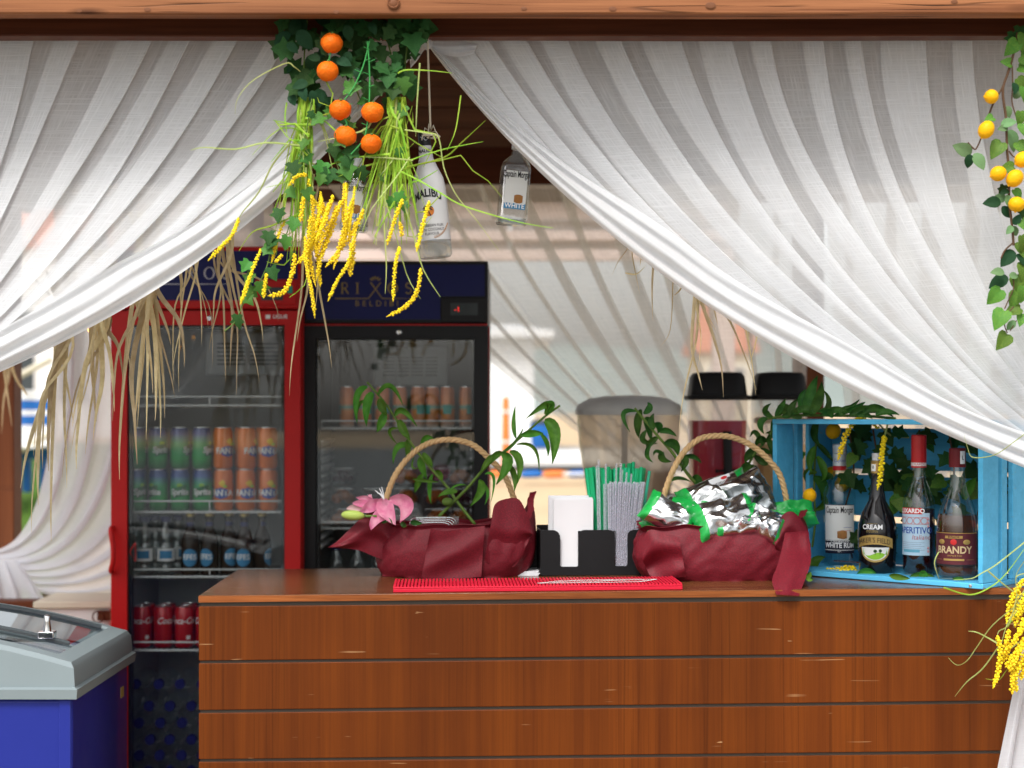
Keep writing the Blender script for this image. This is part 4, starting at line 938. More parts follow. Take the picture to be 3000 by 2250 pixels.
# ------------------------------------------------------------------ on the counter
MATR = plain('red_rubber', (.55, .012, .035), .5, var=.06)
BLKP = plain('black_plastic', (.010, .010, .011), .42, var=.2, bump=.15, bs=300)
PAPER = plain('white_paper', (.70, .70, .715), .85, var=.03)
ROPE = plain('twisted_cane', (.56, .37, .18), .5, var=.3, vs=60, bump=.3, bs=300)
NONW, t = new('burgundy_nonwoven')
v_ = OBJC(t, rot=(0, .78, 0)); dots = N(t, 'ShaderNodeTexVoronoi', {'Vector': v_, 'Scale': 260.0}).outputs['Distance']
big = NOISE(t, OBJC(t), 14, 4)
OUT(t, PR(t, col=MIX(t, RAMP(t, dots, [(.1, 0.0), (.6, 1.0)]), MIX(t, big, (.15, .005, .013), (.215, .008, .020)), (.12, .005, .012)), rough=.6, spec=.3, nrm=BUMP(t, MATH(t, 'ADD', dots, MATH(t, 'ADD', MATH(t, 'MULTIPLY', big, 1.5), MATH(t, 'MULTIPLY', NOISE(t, OBJC(t), 45, 3, .6, .6), 1.2))), .25, .0012)))
# bar mat
A0, B0 = C(1152, 1736.5), C(2000, 1728); mx = (B0 - A0).normalized(); my = CN.cross(mx).normalized(); L = (B0 - A0).length; Wd = .165; hm = .0085
mat = thing('bar_mat', 'red ribbed rubber bar mat along the front edge of the counter', 'bar mat', (A0 + B0) / 2 + my * .06)
q = lambda x, y, z: A0 + mx * x + my * y + CN * z
def hx(m, x0, x1, y0, y1, z0, z1): m.hexa([q(x0, y0, z0), q(x1, y0, z0), q(x1, y1, z0), q(x0, y1, z0), q(x0, y0, z1), q(x1, y0, z1), q(x1, y1, z1), q(x0, y1, z1)])
m = MB(); hx(m, 0, L, 0, Wd, .0005, hm); part('base', m, MATR, mat, bev=.001)
m = MB(); hx(m, 0, L, .0, .003, hm + .0002, .0125); hx(m, 0, .006, .0063, Wd, hm + .0002, .0155); hx(m, L - .006, L, .0063, Wd, hm + .0002, .0155); part('rim', m, MATR, mat, bev=.001, kind='stuff')
m = MB(); k = 80
for i in range(k):
    x = .010 + (L - .02) * i / (k - 1); hx(m, x - .0025, x + .0025, .0035, Wd - .004, hm + .0002, .0150)
part('ribs', m, MATR, mat, smooth=0, kind='stuff')
m = MB(); s = L / 848.0
def mk(p): return [((a - 1152) * s, (b) ) for a, b in p]
st = lambda p, wd: stroke(m, p, wd, A0 + CN * .0156, mx, my)
st(mk([(1575, .030), (1655, .085), (1760, .085), (1840, .075)]), .006); st(mk([(1575, .030), (1700, .034), (1800, .034), (1880, .042), (1938, .092)]), .008); st(mk([(1655, .085), (1850, .098), (1938, .092)]), .006)
st(mk([(1620, .045), (1680, .070), (1740, .048), (1790, .072)]), .006); st(mk([(1790, .072), (1850, .080), (1900, .082)]), .007)
part('white_mark', m, PRINTW, mat, smooth=0)

# baskets wrapped in burgundy cloth
def wrap(name_lbl, c, a, b, h, peaks, seed, fold=.085, lean=0.0):
    o = thing('gift_basket', name_lbl, 'basket', c)
    nth, nv = 150, 44
    vs = []; fs = []
    def ridge(x, y, k): return 1.1 - math.sqrt(noise.noise(V((x, y, seed + k))) ** 2 + .014) * 2
    for j in range(nv + 1):
        v = j / nv
        for i in range(nth):
            th = 2 * pi * i / nth; cx, sy = math.cos(th), math.sin(th)
            g_ = (abs(cx) ** 2.9 + abs(sy) ** 2.9) ** (-1 / 2.9)
            if v < .78:
                w_ = v / .78; prof = .90 + .13 * math.sin(pi * min(1, w_ * .9 + .08)) ; z = h * w_
            else:
                w_ = (v - .78) / .22; prof = .995 - .02 * w_ - .16 * w_ * w_; z = h * (1 + .05 * math.sin(pi * w_) - .30 * w_ * w_)
            X, Yy = cx * g_, sy * g_
            sx_ = th * 1.9; f = .55 * ridge(X * 2.1 + z * 6, Yy * 2.1 - z * 5, 0) + .3 * ridge(X * 4.5 - z * 14, Yy * 4.5 + z * 11, 3) + .12 * noise.noise(V((X * 12, Yy * 12, z * 60 + seed)))
            rr = prof * (1 + fold * (f - .35) * min(1, v * 6 + .3))
            pk = sum(p * math.exp(-(((th - t0 + pi) % (2 * pi) - pi) / wd) ** 2) for t0, p, wd in peaks)
            zz = z + (pk * min(1, max(0, (v - .25) / .5)) if v < .9 else pk * (1 - (v - .9) * 4)) + .008 * noise.noise(V((X * 3, Yy * 3, seed + 8))) * v
            if j == 0: zz = 0; rr *= 1 + .05 * noise.noise(V((X * 5, Yy * 5, seed + 20)))
            vs.append(c + V((a * X * rr + lean * z, b * Yy * rr, max(zz, 0))))
    for j in range(nv):
        for i in range(nth): fs.append((j * nth + i, j * nth + (i + 1) % nth, (j + 1) * nth + (i + 1) % nth, (j + 1) * nth + i))
    m = MB().add(vs, fs); m.add([c + V((a * .8 * math.cos(t) , b * .8 * math.sin(t), h * .72)) for t in [2 * pi * i / 30 for i in range(30)]], [tuple(range(30))])
    part('cloth_wrap', m, NONW, o, smooth=65); return o
def rope_handle(o, pts, Y, rad):
    c = smoothpts([P(x, y, Y) for x, y in pts], 16); d = [0]
    for i in range(1, len(c)): d.append(d[-1] + (c[i] - c[i - 1]).length)
    hd = None
    for s_ in range(3):
        pp = []
        for i, p in enumerate(c):
            t_ = (c[min(i + 1, len(c) - 1)] - c[max(i - 1, 0)]).normalized(); x = t_.cross(V((0, 1, 0))).normalized(); y = V((0, 1, 0)); a_ = d[i] / .042 * 2 * pi + s_ * 2 * pi / 3
            pp.append(p + (x * math.cos(a_) + y * math.sin(a_)) * rad * .52)
        m = MB(); m.tube(pp, rad * .62, 10)
        if hd is None: hd = part('handle', m, ROPE, o, smooth=180)
        else: part('strand', m, ROPE, hd, smooth=180)
def cloth_flap(o, top, bot, ytop, ybot, seed, amp=.012, mat=None, n=12, name='cloth_corner'):
    a, b = smoothpts([V((x, y, 0)) for x, y in top], n), smoothpts([V((x, y, 0)) for x, y in bot], n); k = min(len(a), len(b)) - 1
    m = MB()
    def f(u, v):
        i = min(k, round(u * k)); p = a[i].lerp(b[i], v); Y0 = ytop + (ybot - ytop) * u
        return P(p.x, p.y, Y0 - amp * (1.1 - math.sqrt(noise.noise(V((u * .8 + v * 1.1, v * .9 - u * .7, seed))) ** 2 + .012) * 2.2 + .35 * noise.noise(V((u * 2.2, v * 2.6, seed + 5)))) * (.3 + math.sin(pi * v)) - .003 * noise.noise(V((u * 3, v * 3, seed))))
    m.grid(k, 20, f)
    return part(name, m, mat or NONW, o, smooth=65)
cL = CP(1328, 4.165)
bkL = wrap('basket wrapped in burgundy cloth holding the pink lily and leafy stems', cL, .192, .115, .131, [(-.12, .050, .42), (.3, .05, .4), (3.3, .012, .35)], 3.0, lean=.12)
rope_handle(bkL, [(1128, 1480), (1133, 1457), (1155, 1398), (1198, 1339), (1253, 1300), (1319, 1288), (1382, 1302), (1429, 1339), (1476, 1390), (1505, 1458), (1512, 1490)], 4.165, .0070)
cloth_flap(bkL, [(1150, 1520), (1115, 1497), (1070, 1508), (1030, 1545), (985, 1588), (960, 1604)], [(1150, 1660), (1120, 1640), (1090, 1628), (1050, 1612), (1000, 1606), (960, 1604)], 4.10, 4.06, 2.0, .014)
cloth_flap(bkL, [(1440, 1520), (1450, 1478), (1480, 1462), (1520, 1463), (1545, 1510), (1562, 1560)], [(1420, 1640), (1440, 1655), (1470, 1650), (1505, 1660), (1530, 1625), (1555, 1575)], 4.045, 4.09, 6.0, .012)
cloth_flap(bkL, [(1262, 1548), (1300, 1556), (1350, 1550), (1420, 1540)], [(1235, 1688), (1262, 1700), (1340, 1696), (1410, 1690)], 4.038, 4.035, 9.0, .010)
cR = CP(2112, 4.06)
bkR = wrap('basket wrapped in burgundy cloth heaped with silver and green snack packets', cR, .206, .118, .132, [(-.35, .035, .3), (3.4, -.01, .4)], 12.0, fold=.10)
rope_handle(bkR, [(1934, 1500), (1941, 1468), (1963, 1398), (1998, 1332), (2046, 1288), (2099, 1277), (2152, 1283), (2209, 1310), (2258, 1354), (2289, 1402), (2310, 1495), (2314, 1520)], 4.06, .0070)
cloth_flap(bkR, [(2262, 1560), (2290, 1512), (2318, 1498), (2345, 1520), (2370, 1560)], [(2275, 1620), (2300, 1635), (2320, 1630), (2350, 1640), (2372, 1640)], 3.955, 3.97, 3.3, .016)
cloth_flap(bkR, [(2300, 1560), (2290, 1610), (2276, 1660), (2262, 1700), (2274, 1742)], [(2368, 1556), (2376, 1620), (2372, 1660), (2352, 1715), (2340, 1746)], 3.935, 3.742, 8.3, .014)
cloth_flap(bkR, [(1868, 1610), (1885, 1575), (1905, 1552), (1950, 1562), (1990, 1575)], [(1905, 1690), (1920, 1693), (1945, 1690), (1975, 1692), (2010, 1690)], 3.955, 3.935, 5.5, .018)

# paper and black tray behind
m = MB(); a, b = CP(1490, 4.10), CP(1575, 4.22)
for i in range(5): m.box((a.x + .003 * (i % 2), a.y + .002 * i, a.z + .0022 * i + .0006), (b.x + .002 * (i % 3), b.y, a.z + .0022 * i + .0026))
solo('folded_paper', m, PAPER, 'small white pile of folded paper lying between the left basket and the black caddy', 'paper', bev=.0005)
m = MB(); a, b = P(1535, 1678, 4.27), P(1582, 1562, 4.27); m.lathe([(.05, 0), (.06, .002), (.066, .098), (.069, .101), (.064, .101), (.058, .006)], 28, CP(1545, 4.235) + V((.02, 0, 0)), sq=5, sx=.55, sy=.45)
solo('black_holder', m, BLKP, 'black plastic holder half hidden behind the left basket', 'holder')
# napkin caddy
cd = thing('napkin_caddy', 'black plastic bar caddy with cut-out front holding napkins and straws', 'caddy', CP(1583, 4.10), rz=.06)
u_ = .255 / 297; dp = .125; hc = 133 * u_
def rounded(cx, cy, r, a0, a1, n=5): return [(cx + r * math.cos(a0 + (a1 - a0) * i / n), cy + r * math.sin(a0 + (a1 - a0) * i / n)) for i in range(n + 1)]
H9 = pi / 2
out = [(0, 4), (4, 0), (293, 0), (297, 4), (297, 133)] + rounded(273, 115, 18, H9, pi) + [(255, 31), (251, 27), (222, 27), (218, 31)] + rounded(200, 115, 18, 0, H9) + rounded(129, 115, 18, H9, pi) + [(111, 30), (107, 26), (62, 26), (58, 30)] + rounded(36, 111, 22, 0, H9) + [(0, 133)]
m = MB(); m.prism([(x * u_, y * u_) for x, y in out], (0, 0, .001), (1, 0, 0), (0, 0, 1), -.003); part('front_panel', m, BLKP, cd, local=True, bev=.0008)
m = MB(); m.box((0, dp - .003, .001), (.255, dp, hc + .006)); part('back_panel', m, BLKP, cd, local=True, bev=.001)
for x in (0, .252): m = MB(); m.box((x, .0035, .001), (x + .003, dp - .0035, hc)); part('side_panel', m, BLKP, cd, local=True, bev=.001)
m = MB(); m.box((.003, .0035, .001), (.252, dp - .0035, .004)); part('bottom', m, BLKP, cd, local=True)
m = MB(); m.box((.148, .0035, .0045), (.151, dp - .0035, hc - .004)); part('divider', m, BLKP, cd, local=True)
m = MB(); m.box((.095, .0040, .02), (.19, .0052, hc - .002)); part('inner_plate', m, plain('glossy_black', (.006, .006, .006), .08, coat=.5), cd, local=True)
CM_ = Matrix.Translation(CP(1583, 4.10)) @ Matrix.Rotation(.06, 4, 'Z')
for i in range(9):
    m = MB(); x0, x1 = .035 + .0015 * math.sin(i * 2.1) + .0 - (.0105 if i > 5 else 0), .134 - .001 * (i % 3) - (.006 if i > 6 else 0)
    y = .008 + i * .0042; hh = .186 + .003 * math.sin(i * 1.7) + (.006 if i > 5 else 0)
    m.grid(8, 10, lambda u, v: CM_ @ V((x0 + (x1 - x0) * u, y + .0016 * math.sin(v * 3 + i) * v + .0008 * math.sin(u * 7 + i), .005 + hh * v)))
    m.grid(8, 10, lambda u, v: CM_ @ V((x0 + (x1 - x0) * u, y + .0028 + .0016 * math.sin(v * 3 + i) * v + .0008 * math.sin(u * 7 + i), .005 + hh * v)))
    top = [(90 + k2, 90 + k2 + 1, 99 + 90 + k2 + 1, 99 + 90 + k2) for k2 in range(8)]; m.f += top; m.m += [0] * 8
    lf = [(j * 9, (j + 1) * 9, 99 + (j + 1) * 9, 99 + j * 9) for j in range(10)] + [(j * 9 + 8, 99 + j * 9 + 8, 99 + (j + 1) * 9 + 8, (j + 1) * 9 + 8) for j in range(10)]; m.f += lf; m.m += [0] * 20
    solo('paper_napkin', m, PAPER, 'white paper napkin at the front of the stack in the black caddy' if i == 0 else f'white folded napkin in the black caddy, {ORD[i]} sheet from the front', 'napkin', 'white napkins in the caddy')
STRG = plain('green_straw', (.015, .42, .17), .35, var=.08, rnd=.18, hue=.01)
STRT = plain('turquoise_straw', (.06, .50, .32), .35, var=.05)
m, t = new('clear_stirrer')
tr = N(t, 'ShaderNodeBsdfTransparent', {'Color': (.965, .965, .98, 1)}).outputs[0]; df = N(t, 'ShaderNodeBsdfDiffuse', {'Color': (.85, .85, .94, 1)}).outputs[0]
sparkle_mask = RAMP(t, NOISE(t, OBJC(t, (1, 1, .5), rnd=9), 260, 2), [(.66, 0.0), (.70, 1.0)])  # random white flecks, sparkle put into the plastic's colour
gl = N(t, 'ShaderNodeBsdfGlossy', {'Roughness': .12}).outputs[0]
lw_ = N(t, 'ShaderNodeLayerWeight', {'Blend': .5}).outputs['Facing']
s1 = N(t, 'ShaderNodeMixShader', {0: MATH(t, 'ADD', MATH(t, 'MULTIPLY', sparkle_mask, .3), .14), 1: tr, 2: df}).outputs[0]
OUT(t, N(t, 'ShaderNodeMixShader', {0: MATH(t, 'ADD', MATH(t, 'MULTIPLY', lw_, .12), .03), 1: s1, 2: gl}).outputs[0]); STIR = m
def straw(name, bpx, bY, tpx, tpy, r, mt, label, group, zlift=.005, tY=None):
    b = CP(bpx, bY, zlift); t_ = P(tpx, tpy, tY or bY); d = t_ - b
    m = MB(); n = 10
    m.tube([b, b + d * .5, t_], r, n, cap=False); m.tube([t_, b + d * .5, b], r * .8, n, cap=False)
    return solo(name, m, mt, label, 'straw' if 'straw' in name else 'stirrer', group)
ng = 0
for row in range(3):
    for i in range(19):
        u = i / 18; tp = 1716 + 165 * u + RND.uniform(-3, 3) + row * 2
        ty = 1372 + RND.uniform(-5, 6) + (-16 if 12 <= i <= 15 and row == 2 else 0)
        straw('drinking_straw', 1752 + 108 * u, 4.16 + .022 * row + RND.uniform(-.004, .004), tp, ty, .0046, STRG, 'bright green drinking straw standing in the bunch in the black caddy', 'green straws in the black caddy')
straw('drinking_straw', 1858, 4.175, 1903, 1380, .0041, STRT, 'single turquoise green straw leaning out to the right of the bunch', None)
straw('drinking_straw', 1815, 4.165, 1868, 1372, .0041, STRT, 'turquoise straw standing upright among the green straws near the top', None)
for row in range(3):
    for i in range(15):
        u = (i + .5 * (row % 2)) / 14.5
        straw('drink_stirrer', 1786 + 68 * u, 4.118 + .009 * row, 1782 + 108 * u + RND.uniform(-1.5, 1.5), 1414 + RND.uniform(-4, 4), .0029, STIR, 'clear plastic stirrer in the dense bunch in the black caddy', 'clear stirrers in the black caddy')
for (tp, ty, k) in ((1754, 1347, 'tallest clear stirrer at the left of the straw bunch'), (1748, 1364, 'clear stirrer just left of the tallest one'), (1775, 1359, 'clear stirrer right of the tallest one before the green straws'), (1770, 1418, 'shorter clear stirrer in front of the tall left ones'), (1806, 1358, 'left one of two tall stirrers leaning together mid bunch'), (1819, 1357, 'right one of two tall stirrers leaning together mid bunch'), (1836, 1384, 'clear stirrer poking above the dense bunch, square tipped'), (1850, 1388, 'rightmost clear stirrer poking above the dense bunch'), (1823, 1376, 'slanting clear stirrer behind the two tall ones')):
    straw('drink_stirrer', 1760 + (tp - 1754) * .72, 4.128 + .004 * RND.random(), tp, ty, .0029, STIR, k, None)

# ------------------------------------------------------------------ snack packets
def foil(name, col, tint=1.0):
    m, t = new(name); vec = OBJC(t, rnd=4.0)
    v = N(t, 'ShaderNodeTexVoronoi', {'Vector': vec, 'Scale': 24.0}).outputs['Distance']; n = NOISE(t, vec, 60, 4, .6, 1.0); n0 = NOISE(t, vec, 16, 3, .5, .8)
    OUT(t, PR(t, col=c4(col), metal=1.0 if tint else .0, rough=.26 if tint else .32, coat=.0 if tint else .4, nrm=BUMP(t, MATH(t, 'ADD', MATH(t, 'ADD', MATH(t, 'MULTIPLY', v, .35), MATH(t, 'MULTIPLY', n, .10)), MATH(t, 'MULTIPLY', n0, 1.0)), .20, .006))); return m
SILV = foil('silver_foil', (.78, .79, .80)); GRNF = foil('green_foil', (.01, .36, .06), 0); DARKF = foil('smoky_foil', (.25, .27, .28))
def packet(px, py, Y, wd, ht, rz, tilt, seed, mats, label, green_ends=True, extras=()):
    """a crumpled pillow bag with crimped ends, local frame: x along the bag, z up, front to -y"""
    Mx = Matrix.Translation(P(px, py, Y)) @ Matrix.Rotation(tilt[1], 4, 'Z') @ Matrix.Rotation(tilt[0], 4, 'X') @ Matrix.Rotation(rz, 4, 'Y')
    o = thing('snack_packet', label, 'snack packet', P(px, py, Y), 'snack packets heaped in the right basket')
    m = MB(); nu, nv = 34, 24
    def f(side):
        def g_(u, v):
            a, b = 2 * u - 1, 2 * v - 1
            th = .030 * (max(0, 1 - abs(a) ** 3.2)) ** .7 * (max(0, 1 - abs(b) ** 2.4)) ** .6
            cr = .012 * (1 - abs(noise.noise(V((a * 1.3 + seed, b * 1.0 + a * .6, side)))) * 2.2) + .0035 * (1 - abs(noise.noise(V((a * 2.8 - b, b * 2.4 + seed, side + 3)))) * 2.2)
            y = -side * (th * (1 + .0) + cr * min(1, th / .010)) + .010 * noise.noise(V((a * 1.2, b * 1.2, seed)))
            if abs(a) > .93: y += .0015 * math.sin(b * 60)
            return Mx @ V((a * wd / 2 * (1 - .05 * (1 - abs(b) ** 2)), y, b * ht / 2 * (1 - .10 * (1 - abs(a) ** 3))))
        return g_
    for sd_ in (1, -1):
        st_ = len(m.f); m.grid(nu, nv, f(sd_))
        for fi in range(st_, len(m.f)):
            iu = ((fi - st_) % nu + .5) / nu
            if green_ends and (iu < .14 or iu > .86): m.m[fi] = 1
    body = part('body', m, mats, o, smooth=50)
    for e in extras:
        if e[0] == 'barcode':
            _, ex, ez, ew, eh = e
            mm = MB(); mm.grid(4, 4, lambda u, v: Mx @ V((ex + (u - .5) * ew, -.037 + .3 * abs(ex + (u - .5) * ew) ** 1.6, ez + (v - .5) * eh))); lb = part('label_patch', mm, PAPER, o, smooth=180)
            mm = MB()
            for k in range(14): x = ex - ew * .42 + ew * .84 * k / 13; mm.box((x - .0005 - .0004 * (k % 3 == 0), -.0395 + .3 * abs(x) ** 1.6, ez - eh * .35), (x + .0005, -.0385 + .3 * abs(x) ** 1.6, ez + eh * .05), M=Mx)
            part('barcode', mm, PRINTK, lb, smooth=0, kind='stuff')
            mm = MB(); mm.ball((ex + ew * .2, -.037, ez + eh * .28), .006, 8, 6, (1.4, .15, .7)); mm.v = [Mx @ p for p in mm.v]; part('emblem', mm, PRINTR, lb)
        if e[0] == 'text':
            _, ex, ez, s_, txt, mt = e
            l = letters(txt, s_, bold=.0008); l.v = [Mx @ V((ex + p.x, -.041 + .3 * abs(ex + p.x) ** 1.6, ez + p.y)) for p in l.v]; part('lettering', l, mt, o, smooth=0)
        if e[0] == 'lines':
            _, ex, ez, n_, wl = e
            mm = MB()
            for k in range(n_): mm.box((ex - wl / 2, -.0405, ez - k * .0042), (ex + wl / 2 * (1 - .3 * (k % 2)), -.0398, ez - k * .0042 + .0012), M=Mx)
            part('small_print', mm, PRINTK, o, smooth=0, kind='stuff')
    return o
packet(1958, 1515, 4.00, .135, .085, .62, (-.35, .2), 1.0, [SILV, GRNF], 'small crumpled silver packet at the left end of the heap with a green tip', extras=(('lines', -.01, .02, 4, .05),))
packet(2018, 1512, 4.06, .125, .095, .15, (-.3, -.3), 2.0, [GRNF, SILV], 'green packet with lettering behind the small silver one at the left', extras=(('text', 0, .005, .016, 'DORITOS', PRINTW), ('lines', 0, -.012, 3, .06)))
packet(2122, 1518, 3.985, .165, .105, -.28, (-.55, .05), 3.0, [SILV, GRNF], 'bright silver packet lying flat in front at the middle of the heap', extras=(('lines', .045, .0, 3, .04),))
packet(2096, 1452, 4.075, .185, .095, -.40, (-.5, -.1), 4.0, [SILV, GRNF], 'large silver packet on top of the heap with a white barcode label', extras=(('barcode', .02, .012, .055, .034),))
packet(2200, 1462, 4.05, .135, .125, 1.15, (-.3, .35), 5.0, [DARKF, SILV], 'smoky dark silver packet standing behind the right side of the heap', extras=(('lines', -.02, .01, 6, .035),))
packet(2296, 1514, 4.05, .165, .070, -.12, (-.75, .1), 6.0, [GRNF, GRNF], 'bright green packet lying across the right end of the heap')
packet(2235, 1538, 3.975, .105, .085, .45, (-.4, .1), 7.0, [SILV, GRNF], 'small silver packet with green ends below the smoky silver one')
packet(1926, 1540, 4.04, .075, .06, -.5, (-.3, .0), 8.0, [GRNF, GRNF], 'small green packet corner tucked at the far left rim of the basket')
packet(2166, 1548, 3.97, .13, .05, -.12, (-.5, .0), 9.0, [SILV, GRNF], 'silver packet edge showing along the front rim of the basket')

# ------------------------------------------------------------------ lily and leafy stems in the left basket
LEAF = leafy('lily_leaf', (.055, .17, .018), (.10, .26, .03), rough=.38, trans=.3)
LEAFD = leafy('dark_lily_leaf', (.022, .075, .014), (.05, .135, .022), rough=.4, trans=.2)
STEMG = plain('green_stem', (.10, .17, .03), .5, var=.2)
PINK = leafy('pink_petal', (.72, .20, .36), (.84, .40, .52), rough=.55, trans=.35, hue=.005, rnd=.06)
PALEP = leafy('pale_petal', (.74, .42, .46), (.78, .55, .52), rough=.55, trans=.35, hue=.005, rnd=.06)
BUDG = plain('green_bud', (.36, .46, .10), .45, var=.2)
def blade(parent, base, mid, tip, wd, Y, mat, name='leaf', dY=None, cup=.22, shape=.8, n=9, roll=None, wav=0.0):
    dY = RND.uniform(-.035, .02) if dY is None else dY; roll = RND.uniform(-.5, .5) if roll is None else roll
    c = bez((*base, 0), (*mid, 0), (*tip, 0), n); s = Y / F; m = MB(); vs = []; fs = []; ph = RND.uniform(0, 6)
    W = wd * s
    pts = [P(p.x, p.y, Y + dY * (i / n) ** 1.3) for i, p in enumerate(c)]
    for i, p in enumerate(pts):
        t_ = i / n; d = (pts[min(i + 1, n)] - pts[max(i - 1, 0)]).normalized(); x = d.cross(V((0, -1, 0)))
        x = x.normalized() if x.length > 1e-3 else V((1, 0, 0)); nn = x.cross(d)
        x2 = x * math.cos(roll) + nn * math.sin(roll); n2 = x2.cross(d)
        ww = W / 2 * max(.03, math.sin(pi * min(1, (t_ * .97 + .03) ** shape)) ** .75) / max(.55, math.cos(roll))
        for k in (-1, -.5, 0, .5, 1): vs.append(p + x2 * ww * k + n2 * (W * cup * (abs(k) ** 1.5) + wav * W * math.sin(t_ * 9 + k * 2 + ph) * abs(k)))
    for i in range(n):
        for k in range(4): fs.append((i * 5 + k, i * 5 + k + 1, i * 5 + k + 6, i * 5 + k + 5))
    m.add(vs, fs); return part(name, m, mat, parent, smooth=180)
cr4 = lambda p: (900 + p[0] / 2.552, 1100 + p[1] / 2.552)
def stemthing(name, label, pts, Y, r, mat=STEMG, cat='plant', conv=lambda p: p, Y1=None):
    q_ = [conv(p) for p in pts]; k = len(q_); w = [P(x, y, Y + ((Y1 or Y) - Y) * i / (k - 1)) for i, (x, y) in enumerate(q_)]
    o = thing(name, label, cat, w[-1] if w[-1].z < w[0].z else w[0]); sp_ = smoothpts(w, 6); kk = len(sp_)
    m = MB(); m.tube(sp_, [r * (.62 + .38 * i / (kk - 1)) for i in range(kk)], 8); part('stem', m, mat, o, smooth=180); return o
def leaves(o, lst, Y, mat, conv, jit=.012):
    for b, mi, ti, wd in lst: blade(o, conv(b), conv(mi), conv(ti), wd / (2.552 if conv is cr4 else 2.272), Y + RND.uniform(-jit, jit), mat)
sA = stemthing('lily_branch', 'leafy lily stem leaning left out of the left basket', [(448, 50), (600, 230), (780, 510), (930, 700), (1060, 850), (1110, 930), (1255, 1115)], 4.18, .0042, conv=cr4, Y1=4.14)
leaves(sA, [((450, 85), (372, 160), (375, 365), 52), ((490, 130), (447, 220), (445, 385), 68), ((530, 150), (620, 80), (715, 225), 40), ((545, 170), (565, 240), (600, 295), 66), ((580, 275), (550, 350), (515, 425), 62), ((440, 190), (390, 215), (375, 300), 26), ((655, 300), (720, 262), (825, 380), 48), ((690, 330), (722, 405), (775, 482), 66), ((680, 390), (612, 420), (675, 520), 26), ((780, 535), (680, 535), (645, 665), 48), ((745, 480), (748, 550), (735, 615), 46), ((850, 530), (890, 462), (952, 475), 44), ((865, 580), (905, 640), (942, 692), 48), ((850, 610), (862, 680), (897, 768), 60), ((800, 610), (788, 685), (842, 685), 16), ((865, 735), (830, 800), (805, 872), 50), ((940, 738), (918, 840), (930, 958), 36), ((790, 775), (880, 788), (992, 797), 26), ((955, 718), (1000, 742), (1012, 802), 44)], 4.17, LEAF, cr4)
m = MB(); m.ball(P(*cr4((1050, 945)), 4.14), .0135, 10, 8, (1.1, 1, .8)); part('bud', m, STEMG, sA, smooth=180)
sB = stemthing('lily_branch', 'leafy lily stem leaning right past the handle of the left basket', [(1890, 225), (1760, 320), (1600, 460), (1480, 560), (1330, 690), (1200, 840), (1120, 920), (985, 1055)], 4.10, .0042, conv=cr4, Y1=4.15)
leaves(sB, [((1120, 872), (1055, 872), (980, 910), 44), ((1060, 862), (1125, 818), (1197, 824), 16), ((1285, 780), (1300, 860), (1217, 977), 62), ((1300, 800), (1352, 870), (1328, 967), 28), ((1330, 738), (1393, 765), (1372, 945), 24), ((1385, 598), (1345, 650), (1288, 742), 44), ((1460, 580), (1400, 600), (1318, 702), 52), ((1460, 580), (1505, 660), (1418, 818), 84), ((1515, 570), (1585, 640), (1568, 812), 62), ((1500, 650), (1555, 755), (1550, 868), 46), ((1562, 470), (1545, 360), (1558, 225), 34), ((1565, 512), (1700, 545), (1735, 722), 28), ((1600, 445), (1690, 428), (1768, 430), 58), ((1740, 430), (1795, 510), (1800, 610), 36), ((1775, 340), (1845, 430), (1828, 662), 98), ((1780, 292), (1790, 215), (1632, 322), 58), ((1790, 290), (1830, 215), (1780, 205), 40), ((1455, 588), (1560, 490), (1615, 388), 24)], 4.10, LEAF, cr4)
lily = thing('lily_flower', 'open pink lily flower with buds resting on the left rim of the left basket', 'flower', P(1120, 1540, 4.06))
pet = lambda b, mi, ti, wd, mat=PINK, dY=-.02, roll=0, cup=.2, wav=.10: blade(lily, cr4(b), cr4(mi), cr4(ti), wd / 2.552, 4.065, mat, 'petal', dY, cup, .9, 12, roll, wav)
pet((500, 950), (450, 925), (365, 908), 56, dY=.0, roll=.3); pet((490, 925), (470, 905), (470, 893), 30, dY=.01); pet((520, 970), (420, 960), (335, 955), 60, dY=-.005, roll=-.2); pet((480, 1000), (370, 985), (292, 998), 52, PALEP, dY=0)
pet((560, 930), (470, 975), (385, 1018), 88, dY=-.02, roll=.25); pet((640, 1000), (540, 1060), (478, 1160), 100, dY=-.035, roll=-.3); pet((570, 925), (590, 1010), (662, 1125), 128, dY=-.04, roll=.2); pet((615, 925), (745, 960), (695, 1105), 120, dY=-.03, roll=-.3)
for a_ in ((505, 858), (538, 842), (556, 832), (525, 880)):
    m = MB(); m.tube([P(*cr4(p), 4.04) for p in bez((572, 925, 0), ((572 + a_[0]) / 2 + 6, 890, 0), (*a_, 0), 5) for p in [(p.x, p.y)]], [.0012] * 5 + [.0006], 6); part('stamen', m, PAPER, lily)
m = MB(); m.tube([P(*cr4(p), 4.05) for p in ((520, 1052), (440, 1052), (410, 1048))], .0032, 8); part('bud_stem', m, STEMG, lily)
m = MB(); m.ball(P(*cr4((342, 1045)), 4.045), .0125, 14, 10, (2.35, 1, 1), Matrix.Rotation(.06, 4, 'Y')); part('bud', m, BUDG, lily, smooth=180)
for (b_, c_, d_) in (((560, 1100), (600, 1085), (640, 1110)), ((700, 1100), (730, 1120), (745, 1130)), ((770, 1095), (810, 1100), (860, 1105))): blade(lily, cr4(b_), cr4(c_), cr4(d_), 16, 4.05, LEAFD)
